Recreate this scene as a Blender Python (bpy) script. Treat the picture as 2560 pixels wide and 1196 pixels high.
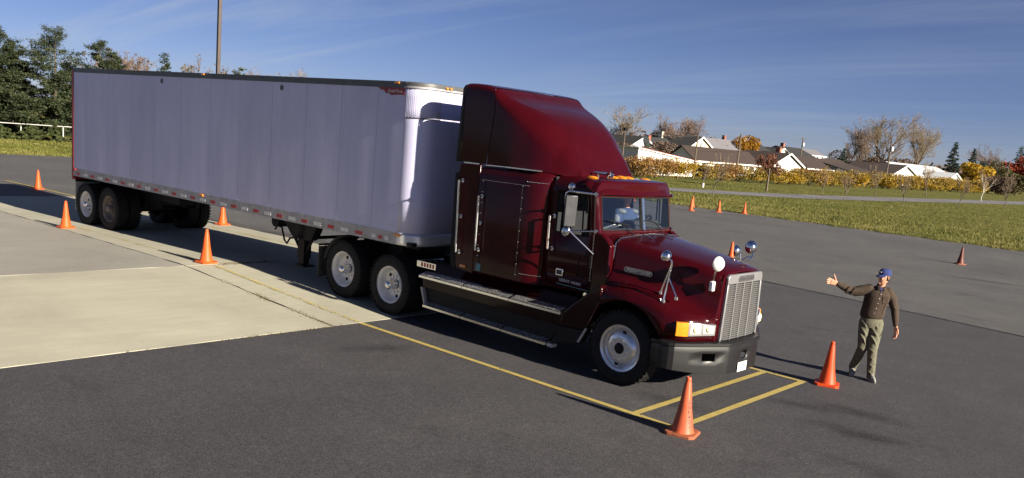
import bpy, bmesh, math, random
import numpy as np
from mathutils import Vector, Matrix, Quaternion

for o_ in list(bpy.data.objects):
    bpy.data.objects.remove(o_, do_unlink=True)
SC = bpy.context.scene
COL = SC.collection
R = math.radians

# ---------------------------------------------------------------- camera
cd = bpy.data.cameras.new('camera')
cam = bpy.data.objects.new('camera', cd)
COL.objects.link(cam)
cam.matrix_world = Matrix(((0.740923, -0.180896, 0.646768, 6.48388),
                           (0.665820, 0.071894, -0.742641, -11.03098),
                           (0.087842, 0.980871, 0.173712, 3.29808),
                           (0, 0, 0, 1)))
cd.sensor_fit = 'HORIZONTAL'
cd.sensor_width = 36.0
cd.lens = 30.11
cd.shift_y = 0.04876
cd.clip_start = 0.1
cd.clip_end = 3000
SC.camera = cam

# ---------------------------------------------------------------- sky and sun
SUN_AZ, SUN_EL = R(2.0), R(20.5)
world = bpy.data.worlds.new('World')
SC.world = world
world.use_nodes = True
wn, wl = world.node_tree.nodes, world.node_tree.links
wn.clear()


def wnode(t, **kw):
    n = wn.new(t)
    for k, v in kw.items():
        setattr(n, k, v)
    return n


wout = wnode('ShaderNodeOutputWorld')
wbg = wnode('ShaderNodeBackground')
wsky = wnode('ShaderNodeTexSky', sky_type='NISHITA', sun_disc=False, sun_elevation=SUN_EL,
             sun_rotation=math.pi / 2 - SUN_AZ, altitude=0, air_density=0.6, dust_density=0.2, ozone_density=3.0)
wbg.inputs['Strength'].default_value = 0.05
whsv = wnode('ShaderNodeMix', data_type='RGBA', blend_type='MULTIPLY')     # film stock: blue skies lean to violet
whsv.inputs[0].default_value = 1.0
whsv.inputs[7].default_value = (0.51, 0.46, 0.56, 1)
wl.new(wsky.outputs[0], whsv.inputs[6])
# thin cirrus: streaked noise on a plane high above
wtc = wnode('ShaderNodeTexCoord')
wsep = wnode('ShaderNodeSeparateXYZ')
wl.new(wtc.outputs['Generated'], wsep.inputs[0])
wz = wnode('ShaderNodeMath', operation='ADD')
wl.new(wsep.outputs['Z'], wz.inputs[0]); wz.inputs[1].default_value = 0.12
wzm = wnode('ShaderNodeMath', operation='MAXIMUM')
wl.new(wz.outputs[0], wzm.inputs[0]); wzm.inputs[1].default_value = 0.05
wdx = wnode('ShaderNodeMath', operation='DIVIDE')
wl.new(wsep.outputs['X'], wdx.inputs[0]); wl.new(wzm.outputs[0], wdx.inputs[1])
wdy = wnode('ShaderNodeMath', operation='DIVIDE')
wl.new(wsep.outputs['Y'], wdy.inputs[0]); wl.new(wzm.outputs[0], wdy.inputs[1])
wcmb = wnode('ShaderNodeCombineXYZ')
wl.new(wdx.outputs[0], wcmb.inputs[0]); wl.new(wdy.outputs[0], wcmb.inputs[1])


def cirrus(rot, sx, sy, scale, lo, hi, off, detail=7, rough=0.62):
    mp = wnode('ShaderNodeMapping')
    mp.inputs['Rotation'].default_value = (0, 0, R(rot))
    mp.inputs['Scale'].default_value = (sx, sy, 1)
    mp.inputs['Location'].default_value = (off, off * 1.7, 0)
    wl.new(wcmb.outputs[0], mp.inputs[0])
    nz = wnode('ShaderNodeTexNoise')
    nz.inputs['Scale'].default_value = scale
    nz.inputs['Detail'].default_value = detail
    nz.inputs['Roughness'].default_value = rough
    nz.inputs['Distortion'].default_value = 0.5
    wl.new(mp.outputs[0], nz.inputs['Vector'])
    mr = wnode('ShaderNodeMapRange', interpolation_type='SMOOTHSTEP')
    mr.inputs['From Min'].default_value = lo
    mr.inputs['From Max'].default_value = hi
    wl.new(nz.outputs['Fac'], mr.inputs['Value'])
    return mr.outputs['Result']


def wmul(a, b):
    m = wnode('ShaderNodeMath', operation='MULTIPLY')
    wl.new(a, m.inputs[0])
    if isinstance(b, (int, float)):
        m.inputs[1].default_value = b
    else:
        wl.new(b, m.inputs[1])
    return m.outputs[0]


def wadd(a, b):
    m = wnode('ShaderNodeMath', operation='ADD', use_clamp=True)
    wl.new(a, m.inputs[0]); wl.new(b, m.inputs[1])
    return m.outputs[0]


c_streak = cirrus(-40, 0.16, 1.0, 1.7, 0.47, 0.75, 3.1)
c_veil = cirrus(-28, 0.32, 0.7, 0.55, 0.40, 0.72, 7.7, 5, 0.55)
wside = wnode('ShaderNodeMapRange', interpolation_type='SMOOTHSTEP')       # thicker cirrus away from the sun
wside.inputs['From Min'].default_value = -0.55
wside.inputs['From Max'].default_value = -1.0
wside.inputs['To Min'].default_value = 0.34
wside.inputs['To Max'].default_value = 1.0
wl.new(wsep.outputs['X'], wside.inputs['Value'])
c_fac = wmul(wadd(wmul(c_streak, 0.50), wmul(c_veil, 0.62)), wside.outputs['Result'])
wmix = wnode('ShaderNodeMix', data_type='RGBA')
wl.new(c_fac, wmix.inputs['Factor'])
wl.new(whsv.outputs[2], wmix.inputs[6])
wmix.inputs[7].default_value = (3.3, 3.8, 4.5, 1)
wl.new(wmix.outputs[2], wbg.inputs['Color'])
wl.new(wbg.outputs[0], wout.inputs['Surface'])

sd = bpy.data.lights.new('sun', 'SUN')
sd.energy = 5.0
sd.angle = R(0.53)
sd.color = (1.0, 0.90, 0.74)
sun = bpy.data.objects.new('sun', sd)
COL.objects.link(sun)
sv = Vector((math.cos(SUN_AZ) * math.cos(SUN_EL), math.sin(SUN_AZ) * math.cos(SUN_EL), math.sin(SUN_EL)))
sun.rotation_euler = sv.to_track_quat('Z', 'Y').to_euler()
sun.location = (30, 0, 30)

SC.view_settings.view_transform = 'Standard'
SC.view_settings.look = 'None'
SC.view_settings.exposure = 1.5
SC.view_settings.gamma = 1.0
SC.view_settings.use_curve_mapping = False

# ---------------------------------------------------------------- helpers
rng = random.Random(7)


def new_mat(name):
    m = bpy.data.materials.new(name)
    m.use_nodes = True
    nt = m.node_tree
    b = nt.nodes['Principled BSDF']
    return m, nt, b


def nd(nt, t, **kw):
    n = nt.nodes.new(t)
    for k, v in kw.items():
        if k.startswith('i_'):
            n.inputs[k[2:]].default_value = v
        else:
            setattr(n, k, v)
    return n


def coords(nt, kind='Object', scale=(1, 1, 1), rot=(0, 0, 0)):
    tc = nd(nt, 'ShaderNodeTexCoord')
    mp = nd(nt, 'ShaderNodeMapping')
    mp.inputs['Scale'].default_value = scale
    mp.inputs['Rotation'].default_value = rot
    nt.links.new(tc.outputs[kind], mp.inputs[0])
    return mp.outputs[0]


def noise(nt, vec, scale, detail=4, rough=0.55, dist=0.0):
    n = nd(nt, 'ShaderNodeTexNoise')
    n.inputs['Scale'].default_value = scale
    n.inputs['Detail'].default_value = detail
    n.inputs['Roughness'].default_value = rough
    n.inputs['Distortion'].default_value = dist
    nt.links.new(vec, n.inputs['Vector'])
    return n.outputs['Fac']


def ramp(nt, fac, stops, interp='LINEAR'):
    r = nd(nt, 'ShaderNodeValToRGB')
    r.color_ramp.interpolation = interp
    el = r.color_ramp.elements
    while len(el) < len(stops):
        el.new(0.5)
    for e, (p, c) in zip(el, stops):
        e.position = p
        e.color = (*c, 1) if len(c) == 3 else c
    nt.links.new(fac, r.inputs[0])
    return r.outputs[0]


def mixc(nt, fac, a, b, mode='MIX'):
    m = nd(nt, 'ShaderNodeMix', data_type='RGBA', blend_type=mode)
    for i, v in ((0, fac), (6, a), (7, b)):
        if hasattr(v, 'is_output'):
            nt.links.new(v, m.inputs[i])
        elif i == 0:
            m.inputs[0].default_value = v
        else:
            m.inputs[i].default_value = (*v, 1)
    return m.outputs[2]


def bump(nt, b, h, strength=0.3, dist=0.01):
    n = nd(nt, 'ShaderNodeBump')
    n.inputs['Strength'].default_value = strength
    n.inputs['Distance'].default_value = dist
    nt.links.new(h, n.inputs['Height'])
    nt.links.new(n.outputs[0], b.inputs['Normal'])


def simple(name, col, rough=0.5, metal=0.0, var=0.15, scale=6.0, spec=0.5, coat=0.0, bmp=0.0, bscale=60):
    m, nt, b = new_mat(name)
    v = coords(nt)
    f = noise(nt, v, scale, 5)
    lo = tuple(c * (1 - var) for c in col)
    hi = tuple(min(1, c * (1 + var)) for c in col)
    nt.links.new(ramp(nt, f, [(0.3, lo), (0.7, hi)]), b.inputs['Base Color'])
    b.inputs['Roughness'].default_value = rough
    b.inputs['Metallic'].default_value = metal
    b.inputs['Specular IOR Level'].default_value = spec
    b.inputs['Coat Weight'].default_value = coat
    b.inputs['Coat Roughness'].default_value = 0.04
    if bmp:
        bump(nt, b, noise(nt, v, bscale, 3), bmp, 0.004)
    return m


class MB:
    """collects shapes, then builds ONE mesh object"""

    def __init__(self):
        self.v = []
        self.f = []
        self.mi = []
        self.cur = 0

    def add(self, vs, fs):
        n = len(self.v)
        self.v += [tuple(p) for p in vs]
        for f in fs:
            self.f.append(tuple(i + n for i in f))
            self.mi.append(self.cur)
        return self

    def box(self, c, s, rz=0.0, rot=None):
        x, y, z = s[0] / 2, s[1] / 2, s[2] / 2
        vs = [Vector(p) for p in ((-x, -y, -z), (x, -y, -z), (x, y, -z), (-x, y, -z), (-x, -y, z), (x, -y, z), (x, y, z), (-x, y, z))]
        if rot is not None:
            vs = [rot @ p for p in vs]
        elif rz:
            m = Matrix.Rotation(rz, 3, 'Z')
            vs = [m @ p for p in vs]
        vs = [p + Vector(c) for p in vs]
        return self.add(vs, [(0, 3, 2, 1), (4, 5, 6, 7), (0, 1, 5, 4), (1, 2, 6, 5), (2, 3, 7, 6), (3, 0, 4, 7)])

    def bb(self, x0, x1, y0, y1, z0, z1):
        return self.box(((x0 + x1) / 2, (y0 + y1) / 2, (z0 + z1) / 2), (abs(x1 - x0), abs(y1 - y0), abs(z1 - z0)))

    def prism(self, poly, a, b, axis='y'):
        """poly: 2D points; axis y -> (x,z), z -> (x,y), x -> (y,z)"""
        def P(p, t):
            return (p[0], t, p[1]) if axis == 'y' else ((p[0], p[1], t) if axis == 'z' else (t, p[0], p[1]))
        n = len(poly)
        vs = [P(p, a) for p in poly] + [P(p, b) for p in poly]
        fs = [tuple(range(n)), tuple(range(2 * n - 1, n - 1, -1))]
        fs += [(i, i + n, (i + 1) % n + n, (i + 1) % n) for i in range(n)]
        return self.add(vs, fs)

    def tube(self, pts, r, n=8, cap=True):
        pts = [Vector(p) for p in pts]
        rs = r if isinstance(r, (list, tuple)) else [r] * len(pts)
        rings = []
        ref = None
        for i, p in enumerate(pts):
            d = (pts[min(i + 1, len(pts) - 1)] - pts[max(i - 1, 0)])
            if d.length < 1e-9:
                d = Vector((0, 0, 1))
            d.normalize()
            if ref is None:
                ref = Vector((0, 0, 1)) if abs(d.z) < 0.9 else Vector((1, 0, 0))
            u = d.cross(ref)
            if u.length < 1e-6:
                u = d.cross(Vector((0.3, 1, 0.2)))
            u.normalize()
            w = u.cross(d).normalized()
            ref = w
            rings.append([p + (u * math.cos(2 * math.pi * k / n) + w * math.sin(2 * math.pi * k / n)) * rs[i] for k in range(n)])
        self.loft(rings, True, cap)
        return self

    def loft(self, rings, closed=True, cap=False):
        n = len(rings[0])
        vs = [p for r_ in rings for p in r_]
        fs = []
        for i in range(len(rings) - 1):
            for k in range(n if closed else n - 1):
                a = i * n + k
                b = i * n + (k + 1) % n
                fs.append((a, b, b + n, a + n))
        if cap:
            fs.append(tuple(range(n - 1, -1, -1)))
            fs.append(tuple(range((len(rings) - 1) * n, len(rings) * n)))
        return self.add(vs, fs)

    def lathe(self, prof, o, axis='y', n=32, closed=False):
        """prof: (radius, along)"""
        rings = []
        for r_, t in prof:
            ring = []
            for k in range(n):
                a = 2 * math.pi * k / n
                c, s = math.cos(a) * r_, math.sin(a) * r_
                p = (c, t, s) if axis == 'y' else ((c, s, t) if axis == 'z' else (t, c, s))
                ring.append((p[0] + o[0], p[1] + o[1], p[2] + o[2]))
            rings.append(ring)
        if closed:
            rings.append(rings[0])
        return self.loft(rings, True, False)

    def cyl(self, a, b, r, n=16):
        return self.tube([a, b], r, n)

    def ball(self, c, r, n=12, m=8):
        rr = r if isinstance(r, (list, tuple)) else (r, r, r)
        rings = []
        for i in range(m + 1):
            t = math.pi * i / m
            s = max(math.sin(t), 0.02)
            rings.append([(c[0] + rr[0] * s * math.cos(2 * math.pi * k / n), c[1] + rr[1] * s * math.sin(2 * math.pi * k / n), c[2] - rr[2] * math.cos(t)) for k in range(n)])
        return self.loft(rings, True, True)

    def build(self, name, mat, parent=None, smooth=35, bevel=0.0, seg=2, solid=0.0, loc=None, sub=0):
        me = bpy.data.meshes.new(name)
        me.from_pydata(self.v, [], self.f)
        for m in (mat if isinstance(mat, (list, tuple)) else [mat]):
            me.materials.append(m)
        if any(self.mi):
            me.polygons.foreach_set('material_index', self.mi)
        me.validate(clean_customdata=False)
        bm = bmesh.new()
        bm.from_mesh(me)
        bmesh.ops.remove_doubles(bm, verts=bm.verts, dist=1e-5)
        bmesh.ops.recalc_face_normals(bm, faces=bm.faces)
        bm.to_mesh(me)
        bm.free()
        if smooth:
            me.polygons.foreach_set('use_smooth', [True] * len(me.polygons))
            me.set_sharp_from_angle(angle=R(smooth))
        me.update()
        o = bpy.data.objects.new(name, me)
        COL.objects.link(o)
        if parent is not None:
            o.parent = parent
        if loc is not None:
            o.location = loc
        if solid:
            md = o.modifiers.new('thickness', 'SOLIDIFY'); md.thickness = solid; md.offset = -1
        if bevel:
            md = o.modifiers.new('edge', 'BEVEL'); md.width = bevel; md.segments = seg; md.limit_method = 'ANGLE'; md.angle_limit = R(40)
        if sub:
            md = o.modifiers.new('smooth', 'SUBSURF'); md.levels = sub; md.render_levels = sub
        return o


def raw(name, verts, faces, mat, parent=None, smooth=False):
    me = bpy.data.meshes.new(name)
    me.from_pydata(verts, [], faces)
    for m in (mat if isinstance(mat, (list, tuple)) else [mat]):
        me.materials.append(m)
    if smooth:
        me.polygons.foreach_set('use_smooth', [True] * len(me.polygons))
    me.update()
    o = bpy.data.objects.new(name, me)
    COL.objects.link(o)
    if parent is not None:
        o.parent = parent
    return o


def npmesh(name, V, F, mat, parent=None, mi=None, smooth=False):
    """V (n,3) array, F (m,k) array of equal-size faces"""
    V = np.ascontiguousarray(V, np.float32)
    F = np.ascontiguousarray(F, np.int32)
    me = bpy.data.meshes.new(name)
    k = F.shape[1]
    me.vertices.add(len(V)); me.vertices.foreach_set('co', V.ravel())
    me.loops.add(F.size); me.loops.foreach_set('vertex_index', F.ravel())
    me.polygons.add(len(F)); me.polygons.foreach_set('loop_start', np.arange(0, F.size, k, dtype=np.int32))
    me.polygons.foreach_set('loop_total', np.full(len(F), k, np.int32))
    for m in (mat if isinstance(mat, (list, tuple)) else [mat]):
        me.materials.append(m)
    if mi is not None:
        me.polygons.foreach_set('material_index', np.ascontiguousarray(mi, np.int32))
    if smooth:
        me.polygons.foreach_set('use_smooth', [True] * len(F))
    me.update(calc_edges=True)
    o = bpy.data.objects.new(name, me)
    COL.objects.link(o)
    if parent is not None:
        o.parent = parent
    return o


def tag(o, label=None, cat=None, group=None, kind=None):
    if label: o['label'] = label
    if cat: o['category'] = cat
    if group: o['group'] = group
    if kind: o['kind'] = kind
    return o


def thing(name, label, cat, loc=(0, 0, 0), rz=0.0, group=None):
    o = bpy.data.objects.new(name, None)
    o.empty_display_size = 0.3
    COL.objects.link(o)
    o.location = loc
    o.rotation_euler = (0, 0, rz)
    return tag(o, label, cat, group)


def copy_tree(o, parent=None):
    c = o.copy()
    COL.objects.link(c)
    c.parent = parent
    for ch in o.children:
        copy_tree(ch, c)
    return c


def text_obj(name, body, size, mat, parent, mw, extrude=0.003, bold=0.0, shear=0.0, align='CENTER'):
    cu = bpy.data.curves.new(name, 'FONT')
    cu.body = body
    cu.size = size
    cu.extrude = extrude
    cu.offset = bold
    cu.shear = shear
    cu.align_x = align
    cu.align_y = 'CENTER'
    cu.resolution_u = 2
    t = bpy.data.objects.new(name + '_curve', cu)
    COL.objects.link(t)
    dg = bpy.context.evaluated_depsgraph_get()
    me = bpy.data.meshes.new_from_object(t.evaluated_get(dg))
    bpy.data.objects.remove(t, do_unlink=True)
    me.materials.clear()
    me.materials.append(mat)
    me.transform(mw)
    o = bpy.data.objects.new(name, me)
    COL.objects.link(o)
    o.parent = parent
    return o


def frame(o, x, y):
    """matrix with local X, local Y axes given, Z = X x Y"""
    x = Vector(x).normalized()
    y = Vector(y)
    z = x.cross(y).normalized()
    y = z.cross(x).normalized()
    return Matrix(((x.x, y.x, z.x, o[0]), (x.y, y.y, z.y, o[1]), (x.z, y.z, z.z, o[2]), (0, 0, 0, 1)))


def lerp(x, xs, ys):
    return float(np.interp(x, xs, ys))


def gz(x, y):
    """height of the paved ground: low ridge where the concrete apron rises"""
    h = lerp(x, [-100, -21, -9.6, -4.7, 100], [0, 0, 0.2, 0, 0])
    return h * lerp(y, [2.2, 9.0], [1.0, 0.0])
# ---------------------------------------------------------------- materials
def asphalt_mat(name, c0, c1, stain=True, spec=0.35):
    m, nt, b = new_mat(name)
    v = coords(nt)
    agg = noise(nt, v, 34, 3, 0.8)
    agg2 = noise(nt, v, 95, 2, 0.8)
    big = noise(nt, v, 0.22, 5, 0.6, 0.4)
    mid = noise(nt, v, 1.6, 6, 0.65)
    base = ramp(nt, agg, [(0.32, tuple(c * 0.62 for c in c0)), (0.5, tuple((a + b_) / 2 for a, b_ in zip(c0, c1))), (0.68, tuple(c * 1.5 for c in c1))])
    base = mixc(nt, 0.6, base, ramp(nt, agg2, [(0.34, tuple(c * 0.2 for c in c0)), (0.52, c1), (0.66, tuple(c * 3.2 for c in c1))]))
    grit = noise(nt, v, 11, 5, 0.8)
    base = mixc(nt, 0.7, base, ramp(nt, grit, [(0.3, (0.66, 0.66, 0.68)), (0.7, (1.28, 1.28, 1.26))]), 'MULTIPLY')
    base = mixc(nt, 0.8, base, ramp(nt, big, [(0.3, (0.76, 0.76, 0.80)), (0.7, (1.18, 1.17, 1.15))]), 'MULTIPLY')
    base = mixc(nt, 0.7, base, ramp(nt, mid, [(0.3, (0.82, 0.82, 0.83)), (0.7, (1.14, 1.14, 1.14))]), 'MULTIPLY')
    if stain:
        vs = coords(nt, scale=(0.35, 0.6, 1), rot=(0, 0, R(28)))
        st = noise(nt, vs, 1.0, 9, 0.72, 0.4)
        base = mixc(nt, ramp(nt, st, [(0.58, (0, 0, 0)), (0.72, (0.75, 0.75, 0.75))]), base, tuple(c * 0.38 for c in c0))
    nt.links.new(base, b.inputs['Base Color'])
    b.inputs['Roughness'].default_value = 0.82
    b.inputs['Specular IOR Level'].default_value = spec
    bump(nt, b, agg2, 0.5, 0.006)
    return m


def concrete_mat(name, col, grain, dark):
    m, nt, b = new_mat(name)
    v = coords(nt)
    fine = noise(nt, v, 70, 3, 0.7)
    big = noise(nt, v, 0.5, 6, 0.6, 0.3)
    vs = coords(nt, scale=(2.0, 0.25, 1))
    brush = noise(nt, vs, 3.0, 6, 0.7)
    base = ramp(nt, big, [(0.3, tuple(c * 0.84 for c in col)), (0.7, tuple(c * 1.08 for c in col))])
    base = mixc(nt, 0.55, base, ramp(nt, brush, [(0.3, (0.86, 0.86, 0.86)), (0.7, (1.08, 1.08, 1.07))]), 'MULTIPLY')
    base = mixc(nt, grain, base, ramp(nt, fine, [(0.35, (dark, dark, dark)), (0.62, (1.1, 1.1, 1.1))]), 'MULTIPLY')
    nt.links.new(base, b.inputs['Base Color'])
    b.inputs['Roughness'].default_value = 0.9
    b.inputs['Specular IOR Level'].default_value = 0.25
    bump(nt, b, fine, 0.35, 0.004)
    return m


def line_mat(name, col, wear, under=None):
    m, nt, b = new_mat(name)
    v = coords(nt)
    f = noise(nt, v, 26, 6, 0.7)
    f2 = noise(nt, v, 2.2, 3, 0.6)
    mx = nd(nt, 'ShaderNodeMath', operation='ADD'); nt.links.new(f, mx.inputs[0])
    m2 = nd(nt, 'ShaderNodeMath', operation='MULTIPLY'); nt.links.new(f2, m2.inputs[0]); m2.inputs[1].default_value = 0.6
    nt.links.new(m2.outputs[0], mx.inputs[1])
    nt.links.new(ramp(nt, noise(nt, v, 9, 4), [(0.3, tuple(c * 0.8 for c in col)), (0.7, col)]), b.inputs['Base Color'])
    b.inputs['Roughness'].default_value = 0.75
    nt.links.new(ramp(nt, mx.outputs[0], [(wear, (0, 0, 0)), (wear + 0.12, (1, 1, 1))]), b.inputs['Alpha'])
    return m


def grass_mat(name, a, c, d):
    m, nt, b = new_mat(name)
    v = coords(nt)
    f1 = noise(nt, v, 0.16, 5, 0.6, 0.4)
    f2 = noise(nt, v, 1.4, 6, 0.7)
    f3 = noise(nt, coords(nt, scale=(1, 1, 0.3)), 16, 4, 0.7)
    base = ramp(nt, f1, [(0.3, a), (0.52, c), (0.72, d)])
    base = mixc(nt, 0.8, base, ramp(nt, f2, [(0.3, (0.55, 0.6, 0.5)), (0.7, (1.3, 1.25, 1.2))]), 'MULTIPLY')
    base = mixc(nt, 0.8, base, ramp(nt, f3, [(0.3, (0.5, 0.55, 0.45)), (0.7, (1.4, 1.35, 1.3))]), 'MULTIPLY')
    nt.links.new(base, b.inputs['Base Color'])
    b.inputs['Roughness'].default_value = 0.95
    b.inputs['Specular IOR Level'].default_value = 0.15
    bump(nt, b, f3, 1.0, 0.06)
    return m


def leaf_mat(name, stops, scale=1.2, trans=0.25, rough=0.65):
    m, nt, b = new_mat(name)
    v = coords(nt)
    f = noise(nt, v, scale, 5, 0.7)
    f2 = noise(nt, v, scale * 9, 2, 0.6)
    base = ramp(nt, f, stops)
    base = mixc(nt, 0.8, base, ramp(nt, f2, [(0.25, (0.5, 0.5, 0.5)), (0.75, (1.5, 1.5, 1.5))]), 'MULTIPLY')
    nt.links.new(base, b.inputs['Base Color'])
    b.inputs['Roughness'].default_value = rough
    b.inputs['Specular IOR Level'].default_value = 0.25
    tr = nd(nt, 'ShaderNodeBsdfTranslucent')
    nt.links.new(base, tr.inputs['Color'])
    mx = nd(nt, 'ShaderNodeMixShader'); mx.inputs[0].default_value = trans
    out = nt.nodes['Material Output']
    nt.links.new(b.outputs[0], mx.inputs[1]); nt.links.new(tr.outputs[0], mx.inputs[2])
    nt.links.new(mx.outputs[0], out.inputs['Surface'])
    return m


def paint_mat(name, col, dust=0.0):
    m, nt, b = new_mat(name)
    v = coords(nt)
    f = noise(nt, v, 3.0, 5, 0.6)
    nt.links.new(ramp(nt, f, [(0.3, tuple(c * 0.9 for c in col)), (0.7, tuple(c * 1.1 for c in col))]), b.inputs['Base Color'])
    nt.links.new(ramp(nt, noise(nt, v, 7, 5), [(0.3, (0.10, 0.10, 0.10)), (0.75, (0.2, 0.2, 0.2))]), b.inputs['Roughness'])
    b.inputs['Specular IOR Level'].default_value = 0.16
    b.inputs['Coat Weight'].default_value = 0.10
    b.inputs['Coat Roughness'].default_value = 0.03
    return m


def glass_mat(name, tint, refl=1.0):
    m, nt, b = new_mat(name)
    nt.nodes.remove(b)
    out = nt.nodes['Material Output']
    tr = nd(nt, 'ShaderNodeBsdfTransparent'); tr.inputs[0].default_value = (*tint, 1)
    gl = nd(nt, 'ShaderNodeBsdfGlossy'); gl.inputs['Roughness'].default_value = 0.02
    fr = nd(nt, 'ShaderNodeFresnel'); fr.inputs[0].default_value = 1.5
    mu = nd(nt, 'ShaderNodeMath', operation='MULTIPLY'); mu.inputs[1].default_value = refl
    nt.links.new(fr.outputs[0], mu.inputs[0])
    mx = nd(nt, 'ShaderNodeMixShader')
    nt.links.new(mu.outputs[0], mx.inputs[0]); nt.links.new(tr.outputs[0], mx.inputs[1]); nt.links.new(gl.outputs[0], mx.inputs[2])
    nt.links.new(mx.outputs[0], out.inputs['Surface'])
    return m


def trailer_skin():
    m, nt, b = new_mat('trailer_white_skin')
    v = coords(nt)
    vs = coords(nt, scale=(3.2, 3.2, 0.10))
    streak = noise(nt, vs, 2.2, 6, 0.6)
    fine = noise(nt, v, 40, 3, 0.7)
    low = noise(nt, coords(nt, scale=(1.4, 1.4, 0.5)), 1.1, 5, 0.6)
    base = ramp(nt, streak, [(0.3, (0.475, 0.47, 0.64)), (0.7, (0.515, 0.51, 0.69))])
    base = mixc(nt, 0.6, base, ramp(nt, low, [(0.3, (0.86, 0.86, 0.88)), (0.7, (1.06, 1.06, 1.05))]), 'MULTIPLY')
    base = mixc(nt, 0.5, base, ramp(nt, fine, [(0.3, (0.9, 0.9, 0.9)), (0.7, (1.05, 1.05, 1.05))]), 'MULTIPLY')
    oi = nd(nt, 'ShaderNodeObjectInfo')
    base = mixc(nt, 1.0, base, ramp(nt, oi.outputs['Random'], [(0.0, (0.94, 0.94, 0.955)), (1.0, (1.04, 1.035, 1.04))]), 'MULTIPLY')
    spl = noise(nt, coords(nt, scale=(7, 7, 0.9)), 1.6, 7, 0.75)
    base = mixc(nt, ramp(nt, spl, [(0.55, (0, 0, 0)), (0.8, (0.30, 0.30, 0.30))]), base, (0.22, 0.20, 0.24))
    nt.links.new(base, b.inputs['Base Color'])
    b.inputs['Roughness'].default_value = 0.42
    b.inputs['Specular IOR Level'].default_value = 0.5
    wv = noise(nt, coords(nt, scale=(2.3, 2.3, 0.06)), 1.6, 3, 0.5)
    bump(nt, b, wv, 0.05, 0.04)
    return m


def chrome_mat(name='chrome', rough=0.08):
    m, nt, b = new_mat(name)
    v = coords(nt)
    nt.links.new(ramp(nt, noise(nt, v, 9, 4), [(0.3, (0.72, 0.73, 0.74)), (0.7, (0.86, 0.86, 0.86))]), b.inputs['Base Color'])
    b.inputs['Metallic'].default_value = 1.0
    b.inputs['Roughness'].default_value = rough
    return m


def tread_mat():
    m, nt, b = new_mat('diamond_tread')
    v = coords(nt)
    ck = nd(nt, 'ShaderNodeTexVoronoi'); ck.inputs['Scale'].default_value = 30
    nt.links.new(v, ck.inputs['Vector'])
    nt.links.new(ramp(nt, ck.outputs['Distance'], [(0.30, (0.92, 0.92, 0.91)), (0.65, (0.42, 0.42, 0.43))]), b.inputs['Base Color'])
    b.inputs['Metallic'].default_value = 0.85
    b.inputs['Roughness'].default_value = 0.3
    inv = nd(nt, 'ShaderNodeMath', operation='SUBTRACT'); inv.inputs[0].default_value = 1.0
    nt.links.new(ck.outputs['Distance'], inv.inputs[1])
    bump(nt, b, inv.outputs[0], 0.8, 0.006)
    return m


def cone_mat(name, col, grime):
    m, nt, b = new_mat(name)
    v = coords(nt)
    f = noise(nt, v, 9, 6, 0.7)
    sep = nd(nt, 'ShaderNodeSeparateXYZ'); nt.links.new(v, sep.inputs[0])
    f2 = noise(nt, coords(nt, scale=(6, 6, 1.2)), 3, 5, 0.7)
    base = ramp(nt, f, [(0.3, tuple(c * 0.86 for c in col)), (0.7, col)])
    base = mixc(nt, ramp(nt, f2, [(0.52, (0, 0, 0)), (0.75, (grime, grime, grime))]), base, (0.12, 0.05, 0.03))
    nt.links.new(base, b.inputs['Base Color'])
    b.inputs['Roughness'].default_value = 0.5
    b.inputs['Specular IOR Level'].default_value = 0.28
    return m


M = {}
M['asphalt'] = asphalt_mat('asphalt_dark', (0.030, 0.0292, 0.0322), (0.050, 0.0483, 0.0517))
M['asphalt_old'] = asphalt_mat('asphalt_weathered', (0.052, 0.0505, 0.051), (0.085, 0.083, 0.081), True, 0.3)
M['path'] = asphalt_mat('path_asphalt', (0.10, 0.095, 0.10), (0.15, 0.145, 0.15), False)
M['slab'] = concrete_mat('concrete_warm', (0.372, 0.356, 0.284), 0.35, 0.62)
M['slab_gray'] = concrete_mat('concrete_rough', (0.315, 0.30, 0.265), 0.75, 0.45)
M['line'] = line_mat('yellow_line_paint', (0.40, 0.31, 0.09), 0.56)
M['line_worn'] = line_mat('worn_yellow_paint', (0.50, 0.42, 0.16), 0.78)
M['line_pale'] = line_mat('worn_white_paint', (0.5, 0.5, 0.47), 0.72)
M['grass'] = grass_mat('lawn', (0.085, 0.092, 0.020), (0.115, 0.115, 0.028), (0.155, 0.135, 0.045))
M['blade'] = leaf_mat('grass_blades', [(0.25, (0.065, 0.078, 0.017)), (0.5, (0.14, 0.14, 0.035)), (0.75, (0.27, 0.22, 0.08))], 0.33, 0.3)
M['blade_fresh'] = leaf_mat('lawn_blades', [(0.3, (0.085, 0.10, 0.018)), (0.5, (0.125, 0.13, 0.027)), (0.68, (0.20, 0.18, 0.055))], 0.22, 0.3)
M['soil'] = simple('joint_soil', (0.09, 0.065, 0.03), 0.95, var=0.4, scale=20)
M['moss'] = leaf_mat('joint_weeds', [(0.3, (0.05, 0.05, 0.012)), (0.6, (0.10, 0.07, 0.025)), (0.8, (0.14, 0.10, 0.04))], 12, 0.2)
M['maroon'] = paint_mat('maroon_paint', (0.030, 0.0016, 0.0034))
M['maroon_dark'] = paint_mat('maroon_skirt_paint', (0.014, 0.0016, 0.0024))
M['skin_white'] = trailer_skin()
M['alu'] = simple('brushed_rail', (0.34, 0.33, 0.335), 0.5, 0.35, 0.22, 7, bmp=0.05)
M['alu_front'] = simple('bright_nose_panel', (0.62, 0.62, 0.63), 0.34, 0.45, 0.1, 5)
M['rail_dark'] = simple('dark_top_rail', (0.085, 0.088, 0.092), 0.5, 0.3, 0.2, 8)
M['trailer_red'] = simple('red_frame_paint', (0.22, 0.018, 0.015), 0.45, 0, 0.2, 6)
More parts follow.
